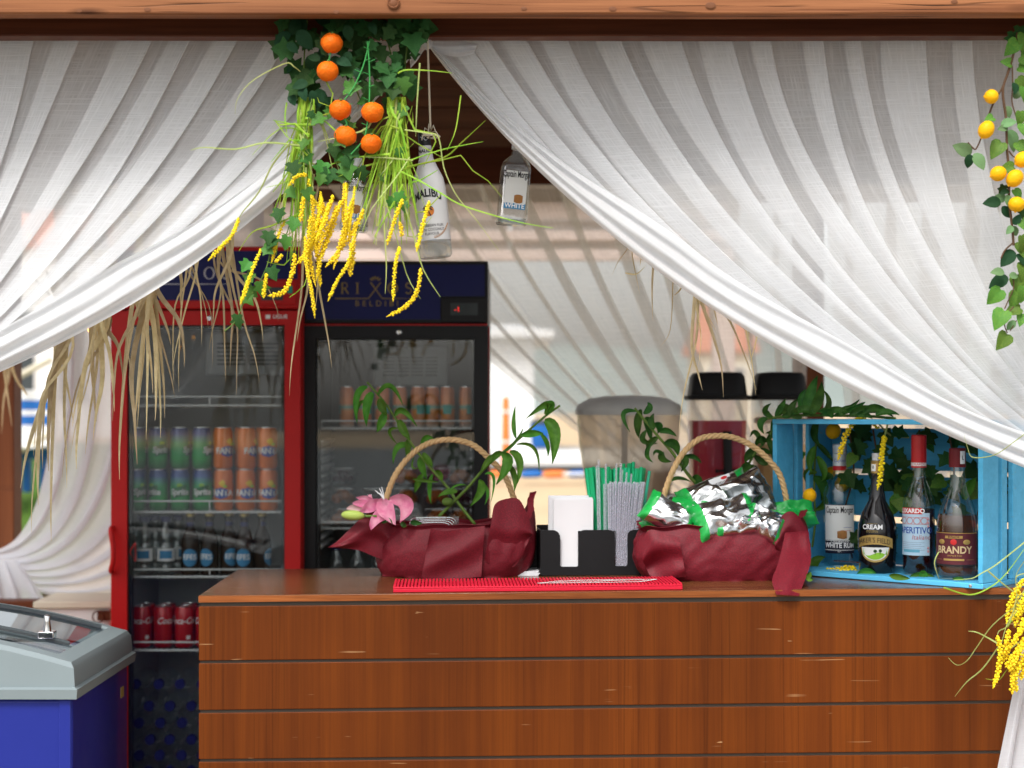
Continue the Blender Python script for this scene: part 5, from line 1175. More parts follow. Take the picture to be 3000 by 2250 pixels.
# clear clamshell in the left basket
cs = thing('clamshell_box', 'clear plastic clamshell box lying inside the left basket', 'box', P(1270, 1545, 4.12))
for k in range(4):
    m = MB(); ww = 70 - k * 4; hh = 22 - k * 5; pts = [(1200 + k * 5, 1546), (1204 + k * 5, 1546 - hh), (1225 + k * 4, 1546 - hh - 7), (1310 - k * 4, 1546 - hh - 8), (1332 - k * 5, 1546 - hh - 1), (1338 - k * 5, 1546)]
    m.tube(smoothpts([P(x, y, 4.10 + .006 * k) for x, y in pts], 4), .0016, 6); part('rib', m, clear('clam_plastic', (.9, .92, .92), .25, .06, .6, milk=.15), cs)
m = MB(); m.grid(10, 6, lambda u, v: P(1204 + 130 * u, 1548 - 32 * math.sin(pi * min(1, .12 + .76 * u)) ** .35, 4.09 + .1 * v)); part('shell', m, PET, cs, smooth=180)
m = MB(); m.box(P(1330, 1540, 4.1), P(1345, 1512, 4.13)); part('tab', m, PET, cs)
# ------------------------------------------------------------------ leafy stems behind the right basket
cr2 = lambda p: (1800 + p[0] / 2.272, 1050 + p[1] / 2.272)
sC = stemthing('lily_branch', 'dark leafy stem leaning left behind the right basket', [(135, 330), (200, 410), (300, 530), (380, 620), (480, 760), (575, 870)], 4.16, .0045, conv=cr2)
leaves(sC, [((145, 352), (60, 370), (105, 492), 34), ((180, 340), (158, 430), (165, 528), 54), ((195, 370), (235, 330), (222, 292), 46), ((205, 390), (222, 440), (245, 560), 56), ((268, 470), (248, 420), (266, 368), 44), ((255, 440), (300, 450), (290, 500), 50), ((300, 492), (350, 478), (417, 518), 42), ((215, 480), (195, 545), (285, 562), 40), ((245, 560), (212, 640), (257, 695), 34), ((290, 520), (240, 560), (215, 600), 44), ((330, 560), (400, 570), (425, 645), 64), ((318, 620), (318, 670), (385, 690), 50), ((330, 640), (280, 620), (262, 650), 26), ((455, 655), (525, 652), (582, 696), 34), ((370, 822), (430, 798), (512, 826), 26), ((520, 800), (560, 810), (580, 872), 62), ((400, 690), (470, 680), (440, 760), 58)], 4.16, LEAFD, cr2)
sD_ = stemthing('lily_branch', 'dark leafy stem standing between the right basket handle and the blue crate', [(1065, 460), (1010, 545), (930, 640), (880, 730), (830, 815)], 4.22, .004, conv=cr2)
leaves(sD_, [((1010, 545), (960, 540), (930, 590), 50), ((1020, 540), (1060, 600), (1055, 680), 54), ((960, 600), (900, 640), (870, 700), 60), ((930, 640), (990, 690), (1030, 690), 44), ((900, 700), (860, 740), (810, 800), 60), ((880, 730), (930, 740), (940, 790), 50), ((1005, 560), (1050, 500), (1005, 495), 38), ((990, 580), (940, 490), (900, 520), 34), ((860, 770), (900, 800), (905, 850), 46), ((1040, 480), (1060, 420), (1040, 390), 44), ((950, 620), (1000, 620), (1045, 640), 40)], 4.22, LEAFD, cr2)

# ------------------------------------------------------------------ blue crate with bottles
SKY_B = wood('crate_blue', (.07, .37, .62), (.11, .49, .78), (2.2, 22, 22), .55, bump=.4, chips=.35, spec=.15)
th = math.radians(43); FRc = C(2879, 1727); dirL = V((-math.cos(th), math.sin(th), 0)); dep = V((math.sin(th), math.cos(th), 0))
Lc = .3
while (FRc + dirL * Lc).x / (FRc + dirL * Lc).y * F + 1500 > 2264: Lc += .002
FLc = FRc + dirL * Lc; zc0 = C(2600, 1700).z + .001; hcr = CZ - 18 * FLc.y / F - zc0; Dc = .27
crate = thing('wooden_crate', 'sky blue wooden crate on its side sheltering four liquor bottles', 'crate', (FLc.x, FLc.y, zc0), rz=-th)
tb = .012
for k in range(3):
    w0 = (Dc - .012) / 3; y0 = k * (w0 + .006)
    m = MB(); m.box((0, y0, hcr - tb), (Lc, y0 + w0, hcr)); part('slat', m, SKY_B, crate, local=True, bev=.0015)
    m = MB(); m.box((0, y0, 0), (Lc, y0 + w0, tb)); part('slat', m, SKY_B, crate, local=True, bev=.0015)
for x in (0, Lc - tb):
    for (a_, b_) in ((0, .078), (.094, .122), (.150, Dc)):
        m = MB(); m.box((x, a_ + (.0 if x else .001), tb + .0005), (x + tb, b_, hcr - tb - .0005)); part('slat', m, SKY_B, crate, local=True, bev=.0015)
for k in range(3):
    z0 = tb + .004 + k * (hcr - 2 * tb) / 3
    m = MB(); m.box((tb + .0005, Dc - tb, z0), (Lc - tb - .0005, Dc - .0005, z0 + (hcr - 2 * tb) / 3 - .016)); part('slat', m, SKY_B, crate, local=True, bev=.0015)
m = MB(); m.box((Lc + .0005, .001, .002), (Lc + .004, .004, .004)); m.lathe([(.004, -.001), (.004, .0008), (.002, .0012)], 10, (Lc - .03, -.0005, .006), Matrix.Rotation(pi / 2, 4, 'X')); part('nail', m, CHROME, crate, local=True)
GLSC = clear('bottle_glass', (.90, .94, .93), .08, .01, .75)
GLSD = plain('black_bottle_glass', (.006, .005, .006), .05, coat=.6, var=.1)
def liquid(name, tint, body, f=.5, rough=.05):
    m, t = new(name)
    lw = N(t, 'ShaderNodeLayerWeight', {'Blend': .3}).outputs['Facing']
    tr = N(t, 'ShaderNodeBsdfTransparent', {'Color': c4(tint)}).outputs[0]; df = PR(t, col=c4(body), rough=rough, coat=.3)
    OUT(t, N(t, 'ShaderNodeMixShader', {0: MATH(t, 'ADD', MATH(t, 'MULTIPLY', lw, .3), f), 1: tr, 2: df}).outputs[0]); return m
LQR = liquid('dark_red_liquor', (.20, .015, .015), (.035, .004, .004), .6); LQB = liquid('amber_brandy', (.55, .18, .03), (.12, .035, .006), .45)
CAPR = plain('red_cap', (.50, .015, .02), .35, coat=.3); CAPW = plain('silver_white_cap', (.62, .63, .64), .35, metal=.3); CAPGD = plain('gold_neck', (.42, .27, .10), .3, metal=.7); CAPM = plain('maroon_cap', (.13, .012, .016), .35)
LBW = plain('ivory_label', (.72, .72, .70), .55, var=.04); LBK = plain('navy_label', (.012, .014, .03), .5); LBB = plain('pale_blue_label', (.42, .58, .70), .55, var=.05); LBM = plain('maroon_label', (.10, .022, .028), .5, var=.15); LBG = plain('gold_label', (.44, .29, .09), .4, metal=.3, var=.12)
BARREL = plain('barrel_print', (.32, .14, .04), .5, var=.3, vs=90)
def bottle(name, label, px, py, prof, n=36, tw=0.0, h=.0135, cat='bottle', grp=None, glass=GLSC, cappart=None):
    b = C(px, py, h); o = thing(name, label, cat, b, grp, rz=-math.atan2(b.x, b.y) + tw)
    m = MB(); m.lathe(prof, n); part('glass', m, glass, o, local=True, smooth=60); return o
def txt(o, s, hgt, R_, z, mt, ang=0.0, **kw):
    arch_ = kw.pop('arch', 0.0); part('lettering', on_can(letters(s, hgt, **kw), R_, z, ang, arch=arch_), mt, o, smooth=0, local=True)
def patch(o, nm, R_, z0, z1, a0, a1, mt, fn=None, n=18): return part(nm, patch_on_can(R_, z0, z1, a0, a1, n, fn=fn), mt, o, local=True, smooth=180)
# white rum
R1 = .0405
b1 = bottle('rum_bottle', 'clear white rum bottle with an ivory label, leftmost inside the blue crate', 2460, 1657, [(R1 * .85, 0), (R1, .006), (R1, .185), (R1 * .93, .200), (R1 * .6, .222), (.0155, .240), (.0145, .262)])
for (r, z0, z1, mt, nm) in ((.0175, .244, .255, CAPR, 'neck_band'), (.0172, .2555, .287, CAPW, 'neck_label'), (.0180, .2875, .311, CAPW, 'cap')):
    m = MB(); m.lathe([(r, z0), (r, z1 - .001), (r * .94, z1)] if nm != 'cap' else [(r, z0), (r * .97, z0 + .001), (r, z0 + .003), (r * .97, z0 + .006), (r, z0 + .008), (r, z1 - .002), (r * .9, z1)], 24); part(nm, m, mt, b1, local=True)
txt(b1, 'Captain', .008, .0176, .266, BLUEP, .05)
lb = patch(b1, 'label', R1 + .0006, .052, .158, -1.05, 1.05, LBW)
patch(b1, 'label_edge', R1 + .0008, .1565, .158, -1.05, 1.05, PRINTK); patch(b1, 'label_base', R1 + .0009, .034, .068, -1.05, 1.05, LBK); patch(b1, 'label_line', R1 + .0011, .042, .0435, -1.05, 1.05, LBW); patch(b1, 'label_line', R1 + .0011, .066, .0672, -1.05, 1.05, LBW)
txt(b1, 'Captain Morgan', .0165, R1 + .0012, .137, PRINTK, sx=.52, bold=.0003); txt(b1, 'WHITE RUM', .0125, R1 + .0014, .049, PRINTW, sx=.86, bold=.0006); txt(b1, 'CARIBBEAN', .0055, R1 + .0014, .0615, PRINTW, space=1.2); txt(b1, 'EST.', .004, R1 + .0014, .0375, PRINTW)
m = MB(); m.lathe([(.0085, -.012), (.0112, -.004), (.0112, .004), (.0085, .012)], 16, (.006, -R1 - .0002, .082), Matrix.Rotation(pi / 2, 4, 'Y'), sx=1, sy=.10); part('barrel_print', m, BARREL, b1, local=True)
patch(b1, 'scroll_print', R1 + .0010, .10, .1008, .25, .8, BLUEP); patch(b1, 'scroll_print', R1 + .0010, .092, .0928, .35, .75, PRINTR)
# cream liqueur
R2 = .0475
b2 = bottle('liqueur_bottle', 'black cream liqueur bottle with a gold banner label inside the blue crate', 2570, 1676, [(R2 * .8, 0), (R2 * .92, .006), (R2 * .94, .03), (R2, .09), (R2 * .97, .115), (R2 * .80, .145), (R2 * .45, .175), (.0165, .20), (.0145, .25), (.0150, .258)], glass=GLSD, tw=-.12)
for (r, z0, z1, mt, nm) in ((.0160, .243, .270, CAPGD, 'neck_band'), (.0165, .2705, .2735, CAPGD, 'ring'), (.0130, .274, .292, CAPW, 'cap')):
    m = MB(); m.lathe([(r, z0), (r, z1 - .001), (r * .93, z1)], 24); part(nm, m, mt, b2, local=True)
patch(b2, 'neck_sticker', .0164, .248, .265, -.9, -.1, PRINTW); txt(b2, 'B', .008, .0168, .254, PRINTK, -.5)
e2 = R2 + .0008
ban = lambda u: (.0615 + .010 * (1 - (2 * u - 1) ** 2), .0845 + .010 * (1 - (2 * u - 1) ** 2))
patch(b2, 'banner', e2 + .0008, 0, 0, -.95, .95, LBG, fn=ban)
ov = lambda s_: (lambda u: (.0620 - .034 * s_ * math.sqrt(max(0, 1 - (2 * u - 1) ** 2)), .0640))
patch(b2, 'picture_rim', e2 - .0002, 0, 0, -.80, .80, LBG, fn=ov(1.0)); patch(b2, 'picture_sky', e2 + .0003, 0, 0, -.72, .72, LBW, fn=ov(.86)); patch(b2, 'picture_field', e2 + .0005, 0, 0, -.62, .62, LIMEP, fn=lambda u: (.0620 - .034 * .82 * math.sqrt(max(0, 1 - (2 * u - 1) ** 2)), .048 - .004 * math.sin(u * 7)))
m = MB()
for a_, z in ((.02, .055), (.26, .056)): m.ball(V((e2 * math.sin(a_), -e2 * math.cos(a_) - .0004, z)), .0045, 8, 6, (1, .2, .9)); m.box((e2 * math.sin(a_) - .0006, -e2 * math.cos(a_) - .0008, z - .009), (e2 * math.sin(a_) + .0006, -e2 * math.cos(a_), z - .003))
part('tree_print', m, plain('dark_tree_print', (.02, .06, .015), .5), b2, local=True, kind='stuff')
txt(b2, "BAKER'S FIELD", .0125, e2 + .0014, .076, PRINTK, -.10, sx=.80, arch=3.2); txt(b2, 'CREAM', .0115, R2 * .985, .108, PRINTW, -.15, bold=.0004); txt(b2, 'LIQUEUR', .0045, R2 * .99 + .0008, .100, GOLD, -.15, space=1.2)
patch(b2, 'fine_line', R2 * .985, .121, .1217, -.42, .12, GOLD); patch(b2, 'fine_line', R2 + .0006, .1045, .105, -.42, .12, GOLD)
# red aperitif
R3 = .0385
b3 = bottle('aperitif_bottle', 'dark red aperitif bottle with a pale blue label inside the blue crate', 2692, 1682, [(R3 * .88, 0), (R3, .006), (R3, .165), (R3 * .95, .180), (R3 * .7, .205), (.0175, .228), (.0150, .25), (.0145, .30)], tw=-.30)
m = MB(); m.lathe([(R3 * .86, .004), (R3 * .965, .010), (R3 * .965, .158)], 30); part('liquor', m, LQR, b3, local=True)
m = MB(); m.lathe([(.0182, .258), (.0182, .335), (.0165, .337)], 24); part('cap', m, CAPR, b3, local=True)
patch(b3, 'cap_band', .0186, .262, .270, -1.5, 1.5, PRINTW); txt(b3, 'LUXARDO', .0062, .0189, .2635, PRINTR, .2)
patch(b3, 'label', R3 + .0006, .048, .150, -1.15, 1.0, LBB); patch(b3, 'brand_strip', R3 + .0010, .147, .162, -1.0, .50, PRINTR)
txt(b3, 'LUXARDO', .0105, R3 + .0014, .1500, PRINTW, -.22, bold=.0005); txt(b3, 'APERITIVO', .0155, R3 + .0012, .1010, BLUEP, .02, sx=.86, bold=.0003); txt(b3, 'Italiano', .0115, R3 + .0012, .0865, plain('rose_print', (.42, .12, .14), .5), .45, shear=.2)
ROSE = plain('rose_ornament', (.50, .25, .27), .5)
m = MB()
for a_ in (-.75, -.28, .18, .62): 
    cc = V((0, 0, .131)); ring_ = [V(((R3 + .0011) * math.sin(a_ + .20 * math.cos(t_)), -(R3 + .0011) * math.cos(a_ + .20 * math.cos(t_)), .131 + .0078 * math.sin(t_))) for t_ in [2 * pi * i / 20 for i in range(21)]]
    m.ribbon(ring_, .0022, side=V((math.sin(a_), -math.cos(a_), 0)))
for z in (.123, .1395): m.ribbon([V(((R3 + .0011) * math.sin(a_), -(R3 + .0011) * math.cos(a_), z)) for a_ in [-1.1 + .2 * i for i in range(11)]], .0012)
for z in (.058, .066, .118, .126, .136): m.ball(V(((R3 + .001) * math.sin(.86), -(R3 + .001) * math.cos(.86), z)), .0032, 6, 5, (1, .3, 1))
part('label_ornament', m, ROSE, b3, local=True, kind='stuff')
m = MB()
for k in range(5): z = .079 - k * .0045; m.ribbon([V(((R3 + .0011) * math.sin(a_), -(R3 + .0011) * math.cos(a_), z)) for a_ in [-.95 + .2 * i for i in range(9 - k % 2)]], .0009)
part('small_print', m, plain('grey_print', (.22, .28, .38), .5), b3, local=True, kind='stuff')
patch(b3, 'seal_print', R3 + .0010, .0555, .0625, -.8, .35, plain('teal_seal', (.12, .36, .48), .5))
# brandy
R4 = .0485
b4 = bottle('brandy_bottle', 'amber brandy bottle with a maroon label, rightmost inside the blue crate', 2805, 1694, [(R4 * .85, 0), (R4 * .97, .006), (R4, .03), (R4, .125), (R4 * .95, .145), (R4 * .72, .180), (R4 * .48, .205), (.0180, .235), (.0160, .265), (.0155, .29)], tw=-.18)
m = MB(); m.lathe([(R4 * .82, .004), (R4 * .94, .010), (R4 * .965, .03), (R4 * .965, .125), (R4 * .93, .140), (R4 * .90, .150)], 30); part('liquor', m, LQB, b4, local=True)
m = MB(); m.lathe([(.0195, .262), (.0195, .305), (.0175, .307)], 24); part('cap', m, CAPM, b4, local=True)
patch(b4, 'cap_sticker', .0199, .270, .300, .5, 1.2, PRINTW); txt(b4, 'L', .010, .0202, .280, PRINTK, .85)
patch(b4, 'label', R4 + .0006, .036, .110, -1.25, 1.25, LBM); patch(b4, 'label_edge', R4 + .0009, .032, .0355, -1.25, 1.25, PRINTK); patch(b4, 'label_edge', R4 + .0009, .1085, .1100, -1.25, 1.25, LBG)
txt(b4, 'BRANDY', .0165, R4 + .0012, .0625, plain('tan_print', (.55, .42, .24), .45), .0, sx=.95, bold=.0006); txt(b4, 'IMPORTED', .0042, R4 + .0012, .0545, LBG, .05, space=1.3)
for (a_, z, rx_, rz2) in ((-.62, .0885, .009, .006), (.62, .0885, .009, .006)): m = MB(); m.ball(V(((R4 + .0006) * math.sin(a_), -(R4 + .0006) * math.cos(a_), z)), 1, 10, 6, (rx_, .001, rz2), Matrix.Rotation(a_, 4, 'Z')); part('ornament', m, LBG, b4, local=True)
m = MB(); m.ball(V((0, -R4 - .0006, .0885)), 1, 12, 6, (.0075, .001, .007)); part('seal_print', m, PRINTR, b4, local=True)
patch(b4, 'scroll_print', R4 + .0010, .097, .103, -.42, .42, LBG); patch(b4, 'scroll_print', R4 + .0010, .045, .0495, -.5, .5, LBG); txt(b4, 'BONACHI', .0042, R4 + .0014, .0985, LBM, 0, bold=.0002)
patch(b4, 'fine_line', R4 + .0010, .0470, .0476, -1.0, -.6, LBG); patch(b4, 'fine_line', R4 + .0010, .0470, .0476, .6, 1.0, LBG)
# ------------------------------------------------------------------ leaves by shape
IVY = leafy('ivy_leaf', (.010, .045, .012), (.026, .085, .018), rough=.6, trans=.12, patch=(.06, .13, .03))
IVYL = leafy('light_ivy_leaf', (.05, .17, .03), (.10, .26, .05), rough=.4, trans=.25)
OVAL = leafy('citrus_leaf', (.008, .034, .012), (.016, .055, .018), rough=.65, trans=.12)
POTH = leafy('pothos_leaf', (.035, .13, .022), (.065, .19, .035), rough=.38, trans=.22, patch=(.30, .42, .05))
PALEL = leafy('sage_leaf', (.13, .24, .10), (.18, .30, .13), rough=.55, trans=.25)
def leafmesh(name, outline, mat, fold=.30, droop=.18, ring=.5):
    full = outline + [(-x, y) for x, y in outline[-2:0:-1]]; cx, cy = 0, .4
    zf = lambda x, y: fold * abs(x) - droop * (y - .3) ** 2
    m = MB(); k = len(full)
    vs = [V((x, y, zf(x, y))) for x, y in full] + [V((cx + (x - cx) * ring, cy + (y - cy) * ring, zf((x - cx) * ring, cy + (y - cy) * ring) + .02)) for x, y in full] + [V((cx, cy, zf(0, cy)))]
    fs = [(i, (i + 1) % k, k + (i + 1) % k, k + i) for i in range(k)] + [(k + i, k + (i + 1) % k, 2 * k) for i in range(k)]
    m.add(vs, fs); return mkmesh(name, m, mat, 180)
oI = [(0, 0), (.20, -.10), (.46, .02), (.34, .24), (.60, .46), (.30, .58), (.16, .80), (0, 1.0)]
oO = [(0, 0), (.16, .06), (.30, .25), (.33, .45), (.26, .68), (.12, .88), (0, 1.0)]
oH = [(0, .02), (.16, -.06), (.36, .02), (.45, .25), (.36, .55), (.16, .86), (0, 1.05)]
LM = dict(ivy=leafmesh('ivy_leaf', oI, IVY), ivyl=leafmesh('ivy_leaf', oI, IVYL), oval=leafmesh('citrus_leaf', oO, OVAL, .22, .3), heart=leafmesh('pothos_leaf', oH, POTH, .25, .35), sage=leafmesh('sage_leaf', oO, PALEL, .2, .3), dark=leafmesh('ivy_leaf', oI, IVY))
def leaf_at(o, kind, pos, ang, size, name='leaf', face=None):
    """ang: direction of the tip in the vertical plane facing the viewer, 0 = right, -90 = down"""
    a = math.radians(ang); tip = V((math.cos(a), RND.uniform(-.45, .35), math.sin(a))).normalized()
    nr = face or V((RND.uniform(-.55, .55), -1, RND.uniform(-.1, .8))); nr = (nr - tip * nr.dot(tip)).normalized(); x = tip.cross(nr).normalized()
    l = link(name, LM[kind], o); d = wloc(o)
    l.matrix_local = Matrix.Translation(pos - d) @ Matrix((x, tip, nr)).transposed().to_4x4() @ Matrix.Diagonal((size, size, size, 1)); return l
c2 = lambda p: (600 + p[0] / 1.659, p[1] / 1.659)
# ------------------------------------------------------------------ ivy hanging from the header beam
TW = plain('brown_twig', (.10, .055, .03), .8, bump=.4)
iv = thing('ivy_garland', 'dark ivy garland bunched under the front beam above the oranges', 'garland', P(1050, 60, 3.53))
for pts in ([(900, 60), (890, 200), (900, 330)], [(1000, 60), (1010, 180), (1060, 300)], [(1120, 60), (1150, 180), (1175, 300)], [(1200, 60), (1190, 160), (1180, 260)]):
    m = MB(); m.tube(smoothpts([P(x, y, 3.53) for x, y in pts], 5), .0018, 6); part('stem', m, STEMG, iv)
n_ = 0
while n_ < 118:
    x, y = RND.uniform(835, 1262), RND.uniform(52, 330)
    lim = 320 if x < 960 else (215 if x < 1040 else (300 if x < 1200 else 150))
    if x > 1225 and y > 95 or y > lim or RND.random() < (y / 480) ** 1.0: continue
    if 985 < x < 1110 and y > 190 and RND.random() < .6: continue
    leaf_at(iv, 'oval' if x < 1000 and RND.random() < .45 else 'ivy', P(x, y, RND.uniform(3.485, 3.55)), RND.gauss(-90, 55), RND.uniform(.022, .052)); n_ += 1
for (p, a, s) in (((690, 120), -80, 72), ((560, 290), 160, 60), ((640, 290), -20, 70), ((500, 400), 200, 70), ((470, 420), -75, 66), ((520, 440), -80, 68), ((800, 110), -60, 60), ((400, 210), -40, 62), ((700, 250), -100, 64), ((740, 330), -90, 50)):
    leaf_at(iv, 'oval', P(*c2(p), 3.475), a, s / 1.659 * 3.48 / F * 1.15, face=V((RND.uniform(-.3, .3), -1, .3)))
# trailing strand of lighter ivy
tv = thing('ivy_strand', 'long trailing strand of green ivy leaves hanging in front of the red fridge', 'garland', P(700, 950, 3.47))
m = MB(); m.tube(smoothpts([P(*c2(p), 3.475) for p in ((520, 480), (480, 700), (430, 850), (420, 1000), (400, 1130), (330, 1200), (300, 1300), (250, 1400), (190, 1470), (150, 1560), (95, 1610))], 5), .0014, 6); part('stem', m, STEMG, tv)
for i, (x, y) in enumerate(((425, 790), (410, 915), (490, 920), (365, 1015), (440, 1060), (405, 1150), (310, 1125), (285, 1200), (215, 1270), (320, 1300), (270, 1370), (185, 1440), (160, 1530), (500, 680), (575, 565), (350, 1160), (235, 1330), (200, 1400))):
    leaf_at(tv, 'ivyl' if i % 3 else 'ivy', P(*c2((x, y)), 3.47), RND.gauss(-85, 40), RND.uniform(.028, .036))
for (x, y, a) in ((630, 700, -90), (610, 820, -100), (690, 790, -80), (750, 815, -70), (745, 740, 180), (680, 430, 0), (800, 420, -90), (915, 420, -90), (955, 380, -80), (830, 320, -30), (900, 360, -100), (580, 790, -110)):
    leaf_at(iv, ('ivy', 'ivyl')[RND.random() < .35], P(*c2((x, y)), 3.48), a, RND.uniform(.032, .042))
# oranges
ORG, t = new('orange_peel'); vec = OBJC(t, rnd=2); nn = NOISE(t, vec, 18, 3); vo = N(t, 'ShaderNodeTexVoronoi', {'Vector': vec, 'Scale': 260.0}).outputs['Distance']
OUT(t, PR(t, col=MIX(t, nn, (.66, .075, .003), (.86, .20, .010)), rough=.42, spec=.12, nrm=BUMP(t, vo, .8, .0012)))
osp = thing('orange_spray', 'six artificial oranges hanging on green stems in the ivy', 'orange spray', P(1000, 200, 3.47))
for pts in ([(800, 200), (770, 320), (720, 430), (660, 520), (690, 600), (680, 650)], [(790, 200), (800, 330), (800, 480), (790, 600), (770, 680), (710, 750)], [(640, 200), (610, 260), (600, 330)]):
    m = MB(); m.tube(smoothpts([P(*c2(p), 3.468) for p in pts], 5), .0016, 6)
    part('stem', m, plain('bright_green_stem', (.04, .28, .06), .45), osp)
for (x, y, r) in ((617, 210, 52), (597, 346, 52), (658, 534, 52), (815, 546, 53), (683, 661, 53), (808, 699, 50)):
    m = MB(); cc = P(*c2((x, y)), 3.47); rr = r / 1.659 * 3.47 / F
    for i in range(1): m.ball(cc, rr, 22, 14, (1.04, 1.04, .94), wob=.09)
    og = part('orange', m, ORG, osp, smooth=180); m = MB(); m.lathe([(.0035, 0), (.0028, .003), (.001, .0035)], 8, cc + V((.1 * rr, -.5 * rr, .80 * rr))); part('calyx', m, STEMG, og)
for k in range(14):
    m = MB(); i = k % 7; x, y = (800 - 22 * i, 240 + 55 * i) if k < 7 else (800 - 2 * i, 300 + 62 * i)
    m.tube([P(*c2((x, y)), 3.466), P(*c2((x + (28 if k % 2 else -28), y - 12)), 3.464)], .0007, 5); part('twiglet', m, plain('bright_green_twig', (.04, .28, .06), .45) if k == 0 else bpy.data.materials['bright_green_twig'], osp)
# ------------------------------------------------------------------ long grass bunches and yellow berry strings
GRS = leafy('long_grass', (.22, .42, .03), (.40, .55, .06), rough=.45, trans=.3, hue=.02, rnd=.25)
GRSP = leafy('pale_grass', (.38, .46, .14), (.46, .52, .18), rough=.5, trans=.3, hue=.02, rnd=.15)
YEL = plain('yellow_berries', (.88, .66, .02), .6, var=.12, rnd=.08, hue=.008)
def grassblade(o, pts, Y, wd, mat, n=5, dY=.02, name='grass_blade'):
    k = len(pts); w_ = [P(x, y, Y + RND.uniform(-dY, dY)) for x, y in pts]; sp_ = smoothpts(w_, n) if n > 1 else w_; kk = len(sp_)
    m = MB(); a = RND.uniform(0, 6.28); m.ribbon(sp_, [wd * (1 - .75 * (i / (kk - 1)) ** 2.2) for i in range(kk)], side=V((.7 * math.sin(a), -1, .3 * math.cos(a))), fold=.25); return part(name, m, mat, o, smooth=180)
gb1 = thing('grass_bunch', 'bunch of long green artificial grass hanging left of the oranges', 'grass bunch', P(880, 640, 3.5), 'long grass bunches under the ivy')
gb2 = thing('grass_bunch', 'bunch of long green artificial grass fanning out right of the oranges', 'grass bunch', P(1150, 640, 3.5), 'long grass bunches under the ivy')
for i in range(52):
    s = RND.gauss(0, 1); x0 = 900 + RND.uniform(-22, 24); x1 = 868 + 30 * s; y1 = RND.uniform(560, 800); kx = x0 + (x1 - x0) * .45 + RND.uniform(-14, 10)
    p = [(x0, 285), (x0 - 6, 350), (kx, 430 + RND.uniform(-30, 60)), (x1, y1)]
    if i % 9 == 0: p += [(x1 + RND.uniform(-90, 60), y1 + RND.uniform(-20, 90))]
    grassblade(gb1, p, 3.50, RND.uniform(.0035, .0065), GRS if RND.random() < .85 else GRSP, n=3)
for i in range(66):
    s = RND.gauss(0, 1); x0 = 1162 + RND.uniform(-26, 24); x1 = 1140 + 62 * s; y1 = RND.uniform(520, 720); kx = x0 + (x1 - x0) * .35 + RND.uniform(-22, 18)
    p = [(x0, 285), (x0 + RND.uniform(-5, 5), 330), (kx, 410 + RND.uniform(-30, 60)), (x1, y1)]
    if i % 6 == 0: p += [(x1 + RND.uniform(-80, 90), y1 + RND.uniform(-60, 80))]
    grassblade(gb2, p, 3.50, RND.uniform(.0035, .0065), GRS if RND.random() < .85 else GRSP, n=3)
for (o, pts, sharp) in ((gb1, [(880, 210), (862, 196), (835, 186), (742, 235), (697, 288), (688, 336)], 5), (gb1, [(905, 400), (865, 362), (822, 366), (805, 352), (840, 400), (870, 420)], 1), (gb1, [(890, 428), (780, 418), (690, 437), (600, 432), (558, 440)], 4), (gb1, [(840, 300), (835, 345), (842, 400)], 4), (gb1, [(950, 228), (975, 275), (968, 312), (935, 300), (930, 285)], 1),
                        (gb1, [(925, 365), (860, 365), (800, 352)], 1), (gb1, [(850, 420), (800, 480), (760, 560), (712, 620), (700, 640)], 4), (gb1, [(890, 620), (800, 660), (740, 680), (700, 735)], 4),
                        (gb2, [(1165, 215), (1190, 205), (1260, 207), (1325, 214)], 4), (gb2, [(1180, 305), (1215, 380), (1270, 392), (1277, 415), (1240, 490)], 1), (gb2, [(1175, 500), (1240, 478), (1290, 470), (1350, 455), (1385, 500), (1430, 530), (1470, 577)], 1), (gb2, [(1190, 490), (1300, 462), (1350, 420), (1422, 353)], 3), (gb2, [(1185, 380), (1250, 390), (1285, 402), (1300, 490), (1330, 560), (1360, 602), (1400, 650), (1462, 735)], 3),
                        (gb2, [(1170, 500), (1230, 530), (1290, 565), (1350, 600), (1450, 632), (1540, 655), (1620, 668)], 3), (gb2, [(1120, 560), (1160, 690), (1190, 800), (1215, 850), (1232, 875)], 2), (gb2, [(1130, 540), (1125, 640), (1132, 780), (1128, 860)], 3), (gb2, [(1200, 470), (1290, 440), (1360, 425), (1415, 415)], 3), (gb2, [(1210, 360), (1208, 310), (1192, 365)], 1), (gb2, [(1185, 600), (1215, 700), (1240, 790), (1290, 870)], 3), (gb2, [(1100, 300), (1080, 372), (1000, 400), (930, 415)], 3), (gb2, [(1210, 470), (1130, 462), (1070, 460)], 1),
                        (gb2, [(1350, 280), (1335, 380), (1310, 440)], 4), (gb2, [(1230, 185), (1222, 300), (1218, 400)], 4), (gb2, [(1200, 460), (1160, 520), (1090, 610), (1060, 680)], 3), (gb2, [(1180, 540), (1150, 600), (1100, 690)], 3)):
    grassblade(o, pts, 3.475, RND.uniform(.0028, .0048), GRS if RND.random() < .6 else GRSP, n=sharp, dY=.006)
for i in range(34):
    x0 = RND.choice((900, 1162)) + RND.uniform(-25, 25); y0 = RND.uniform(330, 520); a_ = RND.uniform(-1, 1); L_ = RND.uniform(90, 230)
    p = [(x0, y0), (x0 + a_ * L_ * .5, y0 + RND.uniform(-30, 60)), (x0 + a_ * L_, y0 + RND.uniform(20, 190))]
    grassblade(gb1 if x0 < 1000 else gb2, p, 3.485, RND.uniform(.0025, .0048), GRS if RND.random() < .7 else GRSP, n=RND.choice((1, 3)), dY=.012)
for i in range(26):
    leaf_at(iv if i % 2 else tv, RND.choice(('ivyl', 'ivyl', 'ivy')), P(RND.uniform(870, 1190), RND.uniform(290, 600), RND.uniform(3.46, 3.52)), RND.gauss(-90, 45), RND.uniform(.020, .036))
